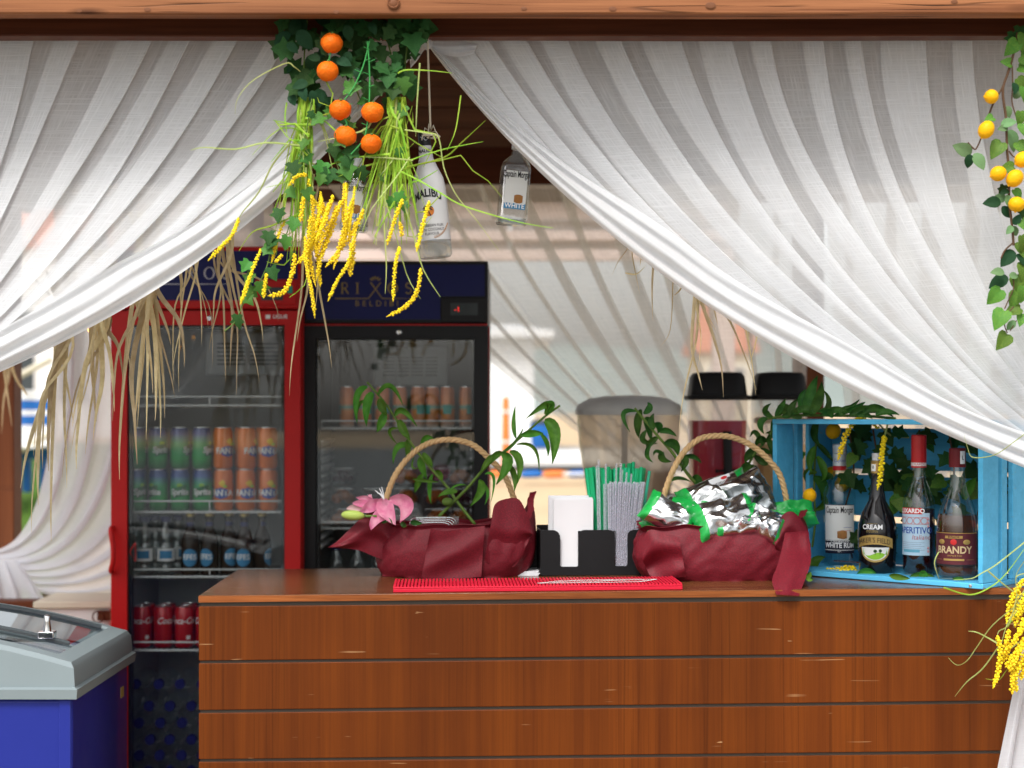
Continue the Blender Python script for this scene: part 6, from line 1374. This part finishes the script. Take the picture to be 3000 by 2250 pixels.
def catkin(o, pts, Y, conv, r=8.0, mat=None, name='berry_string', head=.12, dY=.006):
    w_ = smoothpts([P(*conv(p), Y + RND.uniform(-dY, dY)) for p in pts], 8); L_ = sum((w_[i + 1] - w_[i]).length for i in range(len(w_) - 1))
    s = Y / F; R_ = r * s; m = MB(); m.tube(w_, [R_ * .42 * (1 - .45 * i / (len(w_) - 1)) for i in range(len(w_))], 6)
    nb = max(10, int(L_ / (R_ * .40))); acc = 0; j = 0
    for i in range(nb):
        t_ = (i + .5) / nb; f_ = t_ * (len(w_) - 1); k = min(int(f_), len(w_) - 2); p = w_[k].lerp(w_[k + 1], f_ - k); d = (w_[k + 1] - w_[k]).normalized()
        if t_ > .88: env = max(.0, (1 - t_) / .12 * .5)
        else: env = min(1, .45 + t_ * 5)
        if env < .2: continue
        x = d.orthogonal().normalized(); y = d.cross(x); a = i * 2.4 + RND.uniform(-.3, .3); rr = R_ * env
        m.ball(p + (x * math.cos(a) + y * math.sin(a)) * rr * RND.uniform(.55, .95), R_ * RND.uniform(.42, .70) * (.6 + .4 * env), 7, 5)
    return part(name, m, mat or YEL, o, smooth=180)
ys_ = thing('berry_spray', 'spray of yellow berry strings hanging below the oranges', 'berry spray', P(950, 850, 3.47))
for pts in (((165, 1060), (140, 1130), (85, 1195), (15, 1268)), ((390, 1070), (355, 1150), (340, 1210), (325, 1278)), ((272, 1212), (225, 1330), (200, 1400), (172, 1482)), ((378, 1240), (340, 1275)), ((300, 1330), (292, 1390), (285, 1450)), ((437, 1235), (425, 1330), (380, 1420), (305, 1438)), ((495, 850), (450, 855), (405, 905)), ((505, 870), (520, 950), (560, 1020), (602, 1085)), ((480, 960), (465, 1080)),
            ((520, 950), (528, 1100), (510, 1250), (540, 1395)), ((560, 960), (580, 1020), (610, 1100)), ((692, 942), (610, 1080), (560, 1190), (535, 1250)), ((660, 980), (620, 1110), (570, 1230), (540, 1365)), ((722, 965), (690, 1060), (660, 1180), (625, 1310)), ((772, 1018), (730, 1110), (660, 1210), (585, 1300)), ((722, 1165), (700, 1270), (640, 1370), (598, 1465)), ((708, 1180), (712, 1270), (705, 1345)), ((488, 1150), (495, 1290), (520, 1420), (535, 1548)), ((600, 1010), (575, 1100), (540, 1180)), ((640, 1000), (600, 1140), (560, 1260)), ((515, 1050), (500, 1180), (485, 1290)), ((560, 1090), (545, 1200), (555, 1320), (562, 1395)), ((730, 1080), (725, 1180), (720, 1310))):
    catkin(ys_, pts, 3.46 + RND.uniform(-.02, .03), c2, RND.uniform(5.0, 6.6))
for i in range(12):
    x = RND.uniform(470, 760); y = RND.uniform(880, 1010); L_ = RND.uniform(150, 330); d = RND.uniform(-.55, .15); b = RND.uniform(-40, 40)
    catkin(ys_, [(x, y), (x + d * L_ * .35 + b * .5, y + L_ * .4), (x + d * L_ * .8 + b, y + L_ * .75), (x + d * L_, y + L_)], 3.48 + RND.uniform(-.02, .03), c2, RND.uniform(3.6, 5.4))
for pts in (((962, 968), (920, 1075), (885, 1195)), ((948, 1080), (960, 1150)), ((946, 1200), (925, 1300), (915, 1468)), ((1092, 978), (1055, 1110), (1028, 1225)), ((1050, 1305), (1030, 1420), (975, 1490), (882, 1540))):
    catkin(ys_, pts, 3.45, c2, 5.6)
# ------------------------------------------------------------------ bottles hanging under the roof
MALW = plain('frosted_white', (.52, .51, .51), .42, var=.04)
def hang(name, label, px, py, Y, tilt, rz=0.0): 
    o = thing(name, label, 'bottle', P(px, py, Y)); o.rotation_euler = (0, math.radians(tilt), rz); return o
h1 = hang('hanging_bottle', 'white coconut rum bottle hanging on a cord between the two front curtains', 1277, 755, 3.63, -5.6)
s = 3.63 / F; Rm = 49.5 * s; Hm = 368 * s
zz = lambda f: Hm * f
m = MB(); m.lathe([(Rm * .88, 0), (Rm * .99, zz(.02)), (Rm, zz(.13))], 36, cap=False); m.lathe([(0.001, .002), (Rm * .88, 0)], 36, cap=False); part('glass_base', m, clear('base_glass', (.80, .84, .84), .14, .03, .7, milk=.22, milkcol=(.6, .62, .62)), h1, local=True, smooth=60)
m = MB(); m.lathe([(Rm, zz(.131)), (Rm * 1.0, zz(.36)), (Rm * .985, zz(.55)), (Rm * .90, zz(.63)), (Rm * .62, zz(.72)), (Rm * .43, zz(.79)), (Rm * .37, zz(.89))], 36); part('body', m, MALW, h1, local=True, smooth=60)
m = MB(); m.lathe([(Rm * .375, zz(.89)), (Rm * .375, zz(.985)), (Rm * .33, zz(1.0))], 26); part('cap', m, BLK, h1, local=True)
txt(h1, 'TO', .009, Rm * .375 + .0006, zz(.93), LETW, 0); txt(h1, 'MALIBU', .0075, Rm * .41, zz(.835), PRINTK, .0, bold=.0003)
txt(h1, 'MALIBU', .0170, Rm * .99 + .0008, zz(.475), PRINTK, -.12, sx=.82, bold=.0008, arch=9.0)
m = MB(); m.ball(V((Rm * math.sin(-.10), -Rm * math.cos(-.10), zz(.36))), 1, 16, 10, (.0115, .0012, .012)); part('sun_emblem', m, plain('sunset_orange', (.55, .17, .03), .5), h1, local=True)
m = MB(); o3 = V((Rm * math.sin(-.10), -Rm - .0016, zz(.36)))
stroke(m, [(.003, -.011), (.000, -.003), (-.002, .006)], [.003, .002, .0014], o3, V((1, 0, 0)), V((0, 0, 1)))
for a in (20, 60, 100, 140, 170, 205, -20): r_ = math.radians(a); stroke(m, [(-.002, .006), (-.002 + .008 * math.cos(r_), .006 + .008 * math.sin(r_)), (-.002 + .012 * math.cos(r_), .003 + .009 * math.sin(r_))], [.001, .003, .0006], o3, V((1, 0, 0)), V((0, 0, 1)))
part('palm_emblem', m, PRINTK, h1, smooth=0, local=True)
for i, (tx, w_) in enumerate((('CARIBBEAN RUM', .0062), ('WITH COCONUT', .0062), ('FLAVOUR', .0062), ('LIQUEUR', .0035))): txt(h1, tx, w_, Rm + .0008, zz(.235 - .033 * i - .01 * (i == 3)), bpy.data.materials['grey_print'] if i == 3 else PRINTK, -.05, sx=.85)
m = MB(); m.ribbon([V(((Rm + .0007) * math.sin(a), -(Rm + .0007) * math.cos(a), zz(.145) + .026 * max(0, a) ** 2)) for a in [.05 + .13 * i for i in range(9)]], .0012); m.ribbon([V(((Rm + .0007) * math.sin(a), -(Rm + .0007) * math.cos(a), zz(.155) + .026 * max(0, a) ** 2)) for a in [.05 + .13 * i for i in range(9)]], .0008); part('gold_line', m, BARREL, h1, local=True, kind='stuff')
cdp = [P(1252, 40, 3.545), P(1253, 130, 3.552), P(1257, 250, 3.60), P(1261, 378, 3.63)]
m = MB(); m.tube(smoothpts(cdp, 6), .0022, 8); 
for i in range(7): a = i * .9; c_ = P(1261, 388, 3.63); m.tube([c_, c_ + V((.012 * math.cos(a), -.018, .016 * math.sin(a))), c_ + V((.020 * math.cos(a), -.019, -.012 + .010 * math.sin(a * 2)))], .0012, 5)
m.tube([P(1243, 400 + 0, 3.63) + V((.021 * math.cos(t_) + .013, .021 * math.sin(t_), 0)) for t_ in [2 * pi * i / 16 for i in range(17)]], .0022, 6, cap=False)
solo('cord', m, CORD, 'off white cord tied round the neck of the hanging white rum bottle', 'cord', smooth=180)
def flask(label, px, py, Y, tilt, wpx, rz):
    o = hang('hanging_bottle', label, px, py, Y, tilt, rz); s = Y / F; W_ = wpx / 2 * s; H_ = W_ * 4.9
    m = MB(); m.lathe([(W_ * .9, 0), (W_, .006), (W_, H_ * .12), (W_ * .96, H_ * .13), (W_ * .96, H_ * .74), (W_ * .85, H_ * .82), (W_ * .36, H_ * .92), (W_ * .34, H_ * 1.06)], 40, sq=5, sy=.62); part('glass', m, clear('flask_glass', (.84, .87, .86), .13, .03, .8, bump=.15) if 'flask_glass' not in bpy.data.materials else bpy.data.materials['flask_glass'], o, local=True, smooth=60)
    m = MB(); m.lathe([(W_ * .86, .004), (W_ * .9, .010), (W_ * .9, .016)], 30, sq=5, sy=.56); part('thick_base', m, clear('thick_glass', (.55, .58, .57), .2, .04, .7) if 'thick_glass' not in bpy.data.materials else bpy.data.materials['thick_glass'], o, local=True, smooth=60)
    m = MB(); m.lathe([(W_ * .40, H_ * 1.0), (W_ * .40, H_ * 1.12), (W_ * .36, H_ * 1.13)], 20); part('cap', m, CAPW, o, local=True)
    yf = -W_ * .96 * .62 * 1.0 - .001; f_ = lambda x0, x1, z0, z1, k: (MB().box((x0 * W_, yf - .0004 * k, z0 * H_), (x1 * W_, yf - .0004 * k + .0003, z1 * H_)))
    lb = part('label', f_(-.66, .74, .20, .70, 1), LBW, o, local=True)
    part('blue_band', f_(-.66, .74, .20, .275, 2), BLUEL, o, local=True)
    for tx, hh, z, mt, sx in (('Captain Morgan', .0155, .615, PRINTK, .46), ('WHITE', .0105, .215, PRINTW, 1.0)):
        l = letters(tx, hh, sx=sx, bold=.0003); part('lettering', on_plane(l, (.04 * W_, yf - .0013, z * H_), (1, 0, 0), (0, 0, 1)), mt, o, smooth=0, local=True)
    m = MB(); m.lathe([(.0075, -.010), (.0100, -.004), (.0100, .004), (.0075, .010)], 16, (.25 * W_, yf - .001, .335 * H_), Matrix.Rotation(pi / 2, 4, 'Y'), sx=1, sy=.08); part('barrel_print', m, BARREL, o, local=True)
    return o
flask('clear flask shaped rum bottle with a white label hanging half behind the right curtain', 1497, 660, 3.80, 5.0, 91, .12)
flask('clear flask shaped bottle with a blue band hanging behind the grass and yellow berries', 1036, 680, 3.62, 4.0, 78, -.2)
m = MB(); m.tube([P(1530, 200, 3.80), P(1518, 320, 3.80), P(1514, 395, 3.80)], .002, 6); solo('cord', m, CORD, 'cord holding the flask shaped bottle behind the right curtain', 'cord')
m = MB(); m.tube([P(1053, 60, 3.56), P(1050, 250, 3.60), P(1047, 350, 3.62)], .002, 6); solo('cord', m, CORD, 'cord holding the flask shaped bottle hidden behind the oranges', 'cord')
# ------------------------------------------------------------------ dry palm fringe
DRY = leafy('dry_palm', (.58, .46, .26), (.72, .59, .36), rough=.7, trans=.25, hue=.012, rnd=.28)
def fringe(label, strips, Y, wpx=(10, 23)):
    o = thing('dry_palm_frond', label, 'palm frond', P(strips[0][0][0], strips[0][0][1], Y), 'dry palm fronds hanging behind the front curtains')
    for st_ in strips:
        Yk = Y + RND.uniform(-.05, .05); w_ = smoothpts([P(x, y, Yk + RND.uniform(-.015, .015)) for x, y in st_], 5); kk = len(w_); W_ = RND.uniform(*wpx) * Y / F; a = RND.uniform(-.9, .9)
        m = MB(); m.ribbon(w_, [W_ * max(.06, min(1, .5 + i / kk * 2) * (1 - (i / (kk - 1)) ** 1.7)) for i in range(kk)], side=V((math.sin(a), -math.cos(a), 0)), fold=.3); part('strip', m, DRY, o, smooth=180)
    return o
def clump(ax, ay, tips, n_extra, spread):
    out = []
    for (tx, ty) in tips + [(ax + RND.gauss(0, spread), ay + RND.uniform(200, 480)) for _ in range(n_extra)]:
        k = RND.uniform(.3, .5); j = RND.uniform(-22, 22)
        out.append([(ax + RND.uniform(-55, 55), ay - 190), (ax + RND.uniform(-34, 34), ay + RND.uniform(-30, 30)), (ax + (tx - ax) * (k + .2) + j, ay + (ty - ay) * k), (ax + (tx - ax) * .92 + j * .4, ay + (ty - ay) * .78), (tx, ty)])
    return out
fringe('tan dry palm strips hanging farthest left, in front of the grass lawn', clump(185, 985, [(60, 1430), (92, 1560), (142, 1380), (150, 1585), (196, 1430), (98, 1335), (215, 1240), (112, 1480)], 1, 55), 3.92)
fringe('tan dry palm strips hanging over the left edge of the red fridge', clump(300, 920, [(212, 1250), (230, 1180), (335, 1205), (272, 1290), (182, 1400), (250, 1330), (360, 1120)], 3, 45), 3.90)
fringe('thick clump of tan dry palm strips over the red fridge glass', clump(420, 810, [(385, 1150), (428, 1288), (470, 1282), (482, 1225), (512, 1165), (540, 1075), (402, 1360), (350, 1405), (455, 1230), (500, 1010)], 6, 55), 3.86)
fringe('few thin tan palm strips before the red fridge header', clump(560, 770, [(505, 1085), (590, 1010), (610, 960), (530, 900)], 3, 40), 3.88, (6, 13))
fringe('tan palm strips hanging at the right side of the red fridge', clump(660, 750, [(692, 1165), (612, 1030), (705, 960), (760, 1120), (770, 1000), (815, 940)], 3, 45), 3.88, (6, 14))
fringe('two long tan palm strips hanging between the two fridges', clump(918, 700, [(972, 1078), (848, 1160), (925, 900), (870, 1000)], 1, 40), 3.88, (6, 14))
c8 = lambda p: (1400 + p[0] / 1.508, 700 + p[1] / 1.508)
fringe('olive palm strips hanging below the right curtain hem above the dispensers', [[c8(p) for p in l] for l in ([(950, 60), (960, 220), (945, 470), (975, 600), (992, 668)], [(970, 60), (972, 230), (965, 440), (910, 680), (888, 850)], [(985, 60), (985, 250), (1040, 430), (1075, 560), (1085, 700)], [(1000, 80), (1010, 260), (1100, 340), (1180, 520), (1232, 668)], [(960, 60), (955, 240), (985, 420), (975, 560)], [(1020, 90), (1040, 280), (1060, 380)], [(1180, 260), (1182, 380), (1210, 540), (1228, 690)], [(1190, 260), (1195, 390), (1200, 470)], [(940, 80), (965, 240), (1010, 330), (1050, 400)], [(1240, 300), (1235, 420), (1200, 560)], [(860, 80), (862, 180), (850, 400), (805, 475)], [(905, 100), (900, 210), (865, 250)])], 3.86, (5, 14))
fringe('short dry palm strips peeking out beside the hanging flask under the right curtain', [[c8(p) for p in l] for l in ([(690, -40), (662, 40), (620, 100), (592, 160)], [(675, -20), (682, 70), (700, 170), (716, 245)], [(740, -10), (722, 75), (716, 120)], [(760, 20), (770, 110), (775, 160)], [(780, 60), (770, 200), (772, 360)], [(650, 150), (700, 155), (740, 120)])], 3.84, (4, 10))
fringe('dull dry leaf strips clinging to the top of the rear left post', [[(5, 960), (25, 1080), (10, 1180), (5, 1270)], [(10, 950), (40, 1090), (75, 1150), (80, 1155)], [(0, 970), (15, 1100), (35, 1250)], [(20, 960), (30, 1090), (15, 1150)]], 5.72, (8, 16))
# ------------------------------------------------------------------ lemon garland at the right
LEM, t = new('lemon_peel'); vec = OBJC(t, rnd=2); vo = N(t, 'ShaderNodeTexVoronoi', {'Vector': vec, 'Scale': 240.0}).outputs['Distance']
OUT(t, PR(t, col=MIX(t, NOISE(t, vec, 14, 3), (.80, .34, .004), (.86, .50, .010)), rough=.42, spec=.12, nrm=BUMP(t, vo, .7, .001)))
c3 = lambda p: (2700 + p[0] / 3.317, 60 + p[1] / 3.317)
c5 = lambda p: (2700 + p[0] / 2.963, 500 + p[1] / 2.963)
lg = thing('lemon_garland', 'garland of variegated leaves and yellow lemons hanging down the right curtain', 'garland', P(2960, 500, 3.50))
for pts, r in (([c3(p) for p in ((930, 120), (900, 300), (860, 430), (790, 640), (700, 800), (640, 960))], .0022), ([c3(p) for p in ((900, 300), (850, 480), (790, 680), (820, 950), (830, 1250), (850, 1480))] + [c5(p) for p in ((760, 250), (785, 480), (800, 650))], .0028), ([c5(p) for p in ((795, 625), (725, 690), (690, 760))], .0018), ([c3(p) for p in ((575, 1150), (548, 1215), (515, 1252), (450, 1185))], .0018), ([c3(p) for p in ((880, 440), (885, 620), (880, 800), (930, 960))], .0016), ([c5(p) for p in ((790, 900), (800, 1010), (755, 1120), (720, 1200))], .0013), ([c5(p) for p in ((800, 1180), (730, 1270), (720, 1340), (745, 1410))], .0013), ([c5(p) for p in ((825, 1300), (770, 1390))], .0012), ([c3(p) for p in ((850, 1270), (890, 1320), (950, 1340))], .0016)):
    m = MB(); m.tube(smoothpts([P(x, y, 3.50) for x, y in pts], 6), r, 7); part('stem', m, TW, lg)
for (p, cv, rx, rz2, a) in (((678, 740), c3, 70, 70, 0), ((628, 1062), c3, 92, 76, 60), ((745, 1488), c3, 80, 74, 20), ((905, 1534), c3, 92, 78, 50), ((985, 1352), c3, 84, 78, 30), ((825, 292), c5, 66, 72, 80)):
    x, y = cv(p); sc_ = 3.317 if cv is c3 else 2.963; cc = P(x, y, 3.485); k = 3.485 / F / sc_
    m = MB(); m.ball(cc, 1, 20, 14, (rx * k, rz2 * k, rz2 * k), Matrix.Rotation(-math.radians(a), 4, 'Y')); d = Matrix.Rotation(-math.radians(a), 3, 'Y') @ V((1, 0, 0)); m.ball(cc - d * rx * k * .98, rz2 * k * .16, 8, 6)
    part('lemon', m, LEM, lg, smooth=180)
for (p, cv, kd, a, s_) in (((770, 1010), c3, 'sage', 10, 150), ((700, 940), c3, 'heart', 200, 110), ((780, 1180), c3, 'heart', 235, 190), ((850, 1060), c3, 'sage', -70, 230), ((900, 760), c3, 'sage', 60, 130), ((930, 1180), c3, 'heart', -60, 160), ((900, 1420), c3, 'heart', 190, 140), ((490, 1290), c3, 'sage', 160, 210), ((470, 1300), c3, 'oval', -95, 140), ((510, 1290), c3, 'sage', -60, 190), ((830, 830), c3, 'sage', -80, 120), ((840, 1040), c3, 'sage', 190, 110), ((960, 880), c3, 'heart', -90, 150), ((980, 1000), c3, 'heart', -80, 140), ((900, 600), c3, 'oval', -90, 130), ((930, 560), c3, 'heart', -50, 150), ((960, 350), c3, 'heart', -30, 150), ((880, 420), c3, 'heart', 170, 120), ((930, 190), c3, 'heart', 235, 180), ((990, 260), c3, 'heart', -60, 160), ((960, 60), c3, 'ivy', -90, 170), ((900, 120), c3, 'ivy', -100, 150), ((990, 120), c3, 'heart', -90, 170), ((940, 450), c3, 'heart', -20, 160), ((990, 640), c3, 'heart', -80, 160), ((800, 1600), c3, 'ivy', -110, 110), ((900, 1640), c3, 'heart', -60, 130), ((850, 1650), c3, 'oval', 200, 110),
                           ((690, 270), c5, 'oval', 185, 165), ((700, 310), c5, 'oval', -50, 130), ((735, 230), c5, 'sage', 190, 130), ((740, 210), c5, 'sage', -75, 110), ((800, 470), c5, 'oval', 60, 110), ((790, 480), c5, 'sage', 230, 100), ((800, 480), c5, 'sage', -70, 100), ((840, 470), c5, 'sage', 10, 100), ((800, 690), c5, 'oval', 230, 190), ((830, 720), c5, 'oval', -60, 130), ((720, 880), c5, 'sage', 180, 130), ((760, 910), c5, 'sage', 0, 100), ((750, 920), c5, 'oval', 210, 190), ((690, 1030), c5, 'heart', 230, 170), ((830, 900), c5, 'heart', -85, 170), ((830, 1050), c5, 'heart', 250, 150), ((720, 1210), c5, 'heart', 240, 190), ((860, 1190), c5, 'heart', 200, 150), ((810, 1300), c5, 'sage', 235, 110), ((745, 1415), c5, 'heart', 235, 170), ((860, 620), c5, 'heart', -80, 150), ((870, 560), c5, 'heart', -80, 150), ((880, 800), c5, 'heart', -90, 160), ((880, 1000), c5, 'heart', -90, 150), ((870, 420), c5, 'heart', -60, 140), ((885, 300), c5, 'ivy', -90, 140), ((880, 1240), c5, 'heart', -110, 120)):
    x, y = cv(p); leaf_at(lg, kd, P(x, y, 3.50 + RND.uniform(-.012, .012)), a, s_ / (3.317 if cv is c3 else 2.963) * 3.5 / F, face=V((RND.uniform(-.45, .45), -1, RND.uniform(0, .5))))
# ------------------------------------------------------------------ yellow berry spray at the lower right
c6 = lambda p: (2500 + p[0] / 2.764, 1650 + p[1] / 2.764)
c1 = lambda p: (2200 + p[0] / 2.074, 1000 + p[1] / 2.074)
yl = thing('berry_spray', 'large spray of yellow berry strings hanging at the right end of the counter', 'berry spray', P(2980, 1850, 3.58))
for pts in (((1385, 130), (1340, 190), (1290, 270), (1262, 370), (1238, 490)), ((1400, 340), (1345, 410), (1310, 520)), ((1260, 540), (1240, 640), (1232, 745)), ((1168, 590), (1190, 720), (1170, 880), (1130, 1015)), ((1390, 520), (1300, 620), (1240, 720), (1215, 800)), ((1410, 620), (1320, 740), (1228, 845)), ((1330, 730), (1290, 900), (1288, 1065)), ((1385, 780), (1310, 930), (1325, 1045)), ((1400, 760), (1380, 860), (1358, 945)), ((1265, 750), (1300, 830), (1310, 960)), ((1400, 440), (1340, 560), (1300, 660)), ((1420, 560), (1370, 680), (1300, 800), (1260, 880)), ((1350, 230), (1300, 380), (1285, 470)), ((1420, 700), (1350, 820), (1290, 960)), ((1400, 250), (1360, 330), (1330, 440)), ((1390, 600), (1330, 700), (1265, 800))):
    catkin(yl, pts, 3.575 + RND.uniform(-.02, .025), c6, RND.uniform(6.5, 8.2))
gb3 = thing('grass_bunch', 'thin pale grass stems looping in front of the crate and counter at the right', 'grass bunch', P(2960, 1800, 3.58))
for pts, cv in (([(1330, 250), (1260, 490), (1180, 550), (1165, 600)], c6), ([(1350, 320), (1130, 500), (1000, 680), (920, 790), (840, 825), (768, 765)], c6), ([(1200, 640), (1050, 850), (920, 960), (822, 1080)], c6), ([(1225, 685), (1100, 610), (1000, 560), (932, 550)], c6), ([(1245, 860), (1185, 940), (1130, 945), (1070, 935)], c6), ([(1720, 520), (1600, 610), (1480, 690), (1350, 705), (1318, 650), (1295, 570)], c1), ([(1700, 1190), (1500, 1350), (1400, 1410), (1340, 1440), (1230, 1450)], c1), ([(1440, 1395), (1540, 1480), (1690, 1590)], c1), ([(1170, 1495), (1330, 1540), (1460, 1490), (1560, 1400), (1690, 1220)], c1), ([(1700, 1280), (1620, 1400), (1610, 1470), (1620, 1600)], c1), ([(1400, 80), (1320, 110), (1325, 200)], c6), ([(1420, 120), (1360, 280), (1250, 480), (1200, 650)], c6), ([(1400, 360), (1300, 440), (1250, 520)], c6), ([(1410, 620), (1330, 650), (1230, 730)], c6), ([(1400, 200), (1330, 300), (1290, 430), (1300, 520)], c6), ([(1140, 1280), (1115, 1350), (1145, 1450)], c1), ([(1420, 300), (1350, 350), (1290, 430)], c6)):
    grassblade(gb3, [cv(p) for p in pts], 3.585, RND.uniform(.0024, .0042), GRSP if RND.random() < .6 else GRS, n=5, dY=.008)
# ------------------------------------------------------------------ leaves, lemons and berries on and in the blue crate
vn = thing('leafy_vine', 'dark leafy vine lying along the top of the blue crate', 'vine', P(2400, 1228, 4.12))
m = MB(); m.tube(smoothpts([P(*c1(p), 4.14 - .0002 * p[0]) for p in ((90, 470), (250, 452), (400, 450), (560, 452), (720, 455), (880, 470))], 5), .0035, 7); part('stem', m, STEMG, vn)
for b_, mi, ti, wd in (((340, 450), (360, 330), (405, 210), 66), ((360, 450), (415, 350), (432, 240), 60), ((310, 460), (250, 420), (290, 350), 52), ((130, 460), (85, 420), (125, 375), 40), ((150, 455), (185, 400), (215, 345), 36), ((165, 450), (220, 415), (275, 408), 36), ((190, 460), (250, 440), (305, 398), 40), ((440, 450), (520, 415), (605, 440), 44), ((500, 450), (590, 408), (657, 352), 32), ((560, 440), (640, 398), (692, 368), 30), ((600, 450), (700, 415), (805, 440), 54), ((680, 440), (760, 405), (865, 462), 50), ((380, 440), (310, 415), (240, 460), 48), ((420, 450), (470, 380), (440, 300), 40), ((330, 450), (300, 360), (330, 290), 44), ((640, 450), (690, 440), (740, 470), 40), ((500, 460), (450, 420), (400, 430), 44), ((560, 450), (560, 420), (610, 390), 36), ((100, 470), (60, 500), (80, 560), 40), ((260, 455), (220, 400), (160, 395), 36), ((760, 450), (820, 430), (900, 450), 40)):
    blade(vn, c1(b_), c1(mi), c1(ti), wd / 2.074, 4.10 - .0002 * b_[0], LEAFD)
vi = thing('leafy_vine', 'tangle of ivy and lily leaves filling the inside of the blue crate behind the bottles', 'vine', V((FRc.x - .2, FRc.y + .35, zc0)))
cw = lambda x, y, z: V((FLc.x, FLc.y, zc0)) - dirL * x + dep * y + V((0, 0, z))
for xs in (.10, .17, .30, .38, .47):
    m = MB(); m.tube(smoothpts([cw(xs, .20, .36), cw(xs + .02, .19, .25), cw(xs - .02, .21, .14), cw(xs + .01, .2, .03)], 5), .0024, 6); part('stem', m, TW, vi)
for i in range(88):
    leaf_at(vi, 'dark' if RND.random() < .75 else 'heart', cw(RND.uniform(.10, Lc - .05), RND.uniform(.15, .245), min(.355, max(.03, RND.gauss(.22, .10)))), RND.gauss(-80, 60), RND.uniform(.034, .055))
for b_, mi, ti, wd in (((380, 820), (440, 880), (425, 970), 64), ((400, 800), (340, 800), (345, 870), 44), ((330, 680), (290, 720), (268, 855), 40), ((395, 615), (450, 670), (502, 735), 34), ((420, 850), (470, 820), (490, 845), 44), ((390, 1020), (445, 980), (420, 915), 44), ((385, 1050), (310, 1050), (318, 1105), 54), ((400, 700), (440, 780), (430, 850), 50), ((370, 900), (340, 960), (380, 1040), 50), ((400, 480), (380, 570), (420, 640), 50), ((390, 640), (360, 720), (370, 800), 46)):
    blade(vi, c1(b_), c1(mi), c1(ti), wd / 2.074, 4.23, LEAFD if RND.random() < .6 else LEAF)
m = MB(); m.tube(smoothpts([P(*c1(p), 4.24) for p in ((410, 470), (390, 700), (385, 900), (390, 1100), (372, 1250))], 5), .003, 7); part('stem', m, STEMG, vi)
lt = thing('loose_leaves', 'fallen green leaves scattered along the front board of the blue crate', 'leaves', C(2600, 1690, .013))
for b_, mi, ti, wd in (((375, 1440), (385, 1350), (452, 1315), 60), ((640, 1425), (700, 1395), (765, 1415), 46), ((840, 1420), (900, 1432), (965, 1440), 40), ((960, 1432), (1040, 1412), (1125, 1435), 28), ((1030, 1450), (1045, 1412), (1072, 1448), 44), ((1225, 1440), (1270, 1440), (1300, 1450), 22), ((360, 1400), (350, 1440), (380, 1445), 40)):
    x, y = c1(mi); blade(lt, c1(b_), c1(mi), c1(ti), wd / 2.074, C(x, y + 6, .014).y - .012, LEAF, dY=0, name='fallen_leaf')
m = MB(); x, y = c1((1322, 860)); blade(vi, c1((1290, 960)), c1((1320, 880)), c1((1372, 825)), 34, 3.92, LEAF)
for (p, r, Y, lab) in (((500, 545), 46, 4.24, 'lemon hanging high in the crate under its top boards'), ((356, 938), 41, 4.13, 'bright lemon hanging at the left side of the blue crate'), ((556, 866), 46, 4.27, 'lemon seen through the neck of the white rum bottle'), ((480, 800), 34, 4.30, 'lemon half hidden behind the neck of the rum bottle'), ((1520, 1168), 26, 4.05, 'lemon showing through the slot at the right side of the crate')):
    x, y = c1(p); cc = P(x, y, Y); k = r / 2.074 * Y / F; m = MB(); m.ball(cc, 1, 20, 14, (k * 1.02, k, k * 1.08), Matrix.Rotation(.4, 4, 'Y')); m.ball(cc + V((.3 * k, 0, 1.06 * k)), k * .14, 8, 6); solo('lemon', m, LEM, lab, 'lemon', 'lemons in the blue crate', smooth=180)
def berry(label, pts, Y, cv, tails=(), r=7.0):
    x, y = cv(pts[0]); o = thing('berry_string', label, 'berry string', P(x, y, Y), 'yellow berry strings on the blue crate')
    catkin(o, pts, Y, cv, r, name='berries')
    for tl in tails: m = MB(); m.tube(smoothpts([P(*cv(p), Y) for p in tl], 4), .0022, 6); part('stalk', m, GRSP, o)
berry('yellow berry string arching down over the neck of the white rum bottle', ((708, 452), (640, 480), (580, 560), (550, 650), (527, 725)), 4.03, c1, ([(712, 450), (660, 440), (625, 440)],), 7.5)
berry('yellow berry string hanging in front of the black liqueur bottle', ((812, 575), (800, 660), (790, 780), (768, 905)), 3.99, c1, ([(838, 465), (822, 540), (810, 585)],), 7.8)
berry('yellow berry string lying at the foot of the rum bottle, in front', ((405, 1422), (500, 1408), (580, 1400), (645, 1392)), 4.07, c1, ([(640, 1395), (680, 1385), (710, 1362)],), 7.5)
berry('yellow berry string lying just behind the front one at the crate foot', ((450, 1395), (520, 1385), (590, 1375), (640, 1378)), 4.10, c1, (), 6.5)
berry('short yellow berry string under the top boards of the crate', ((745, 500), (760, 515), (775, 530)), 4.1, c1, ([(780, 505), (850, 570), (960, 585)],), 5.0)
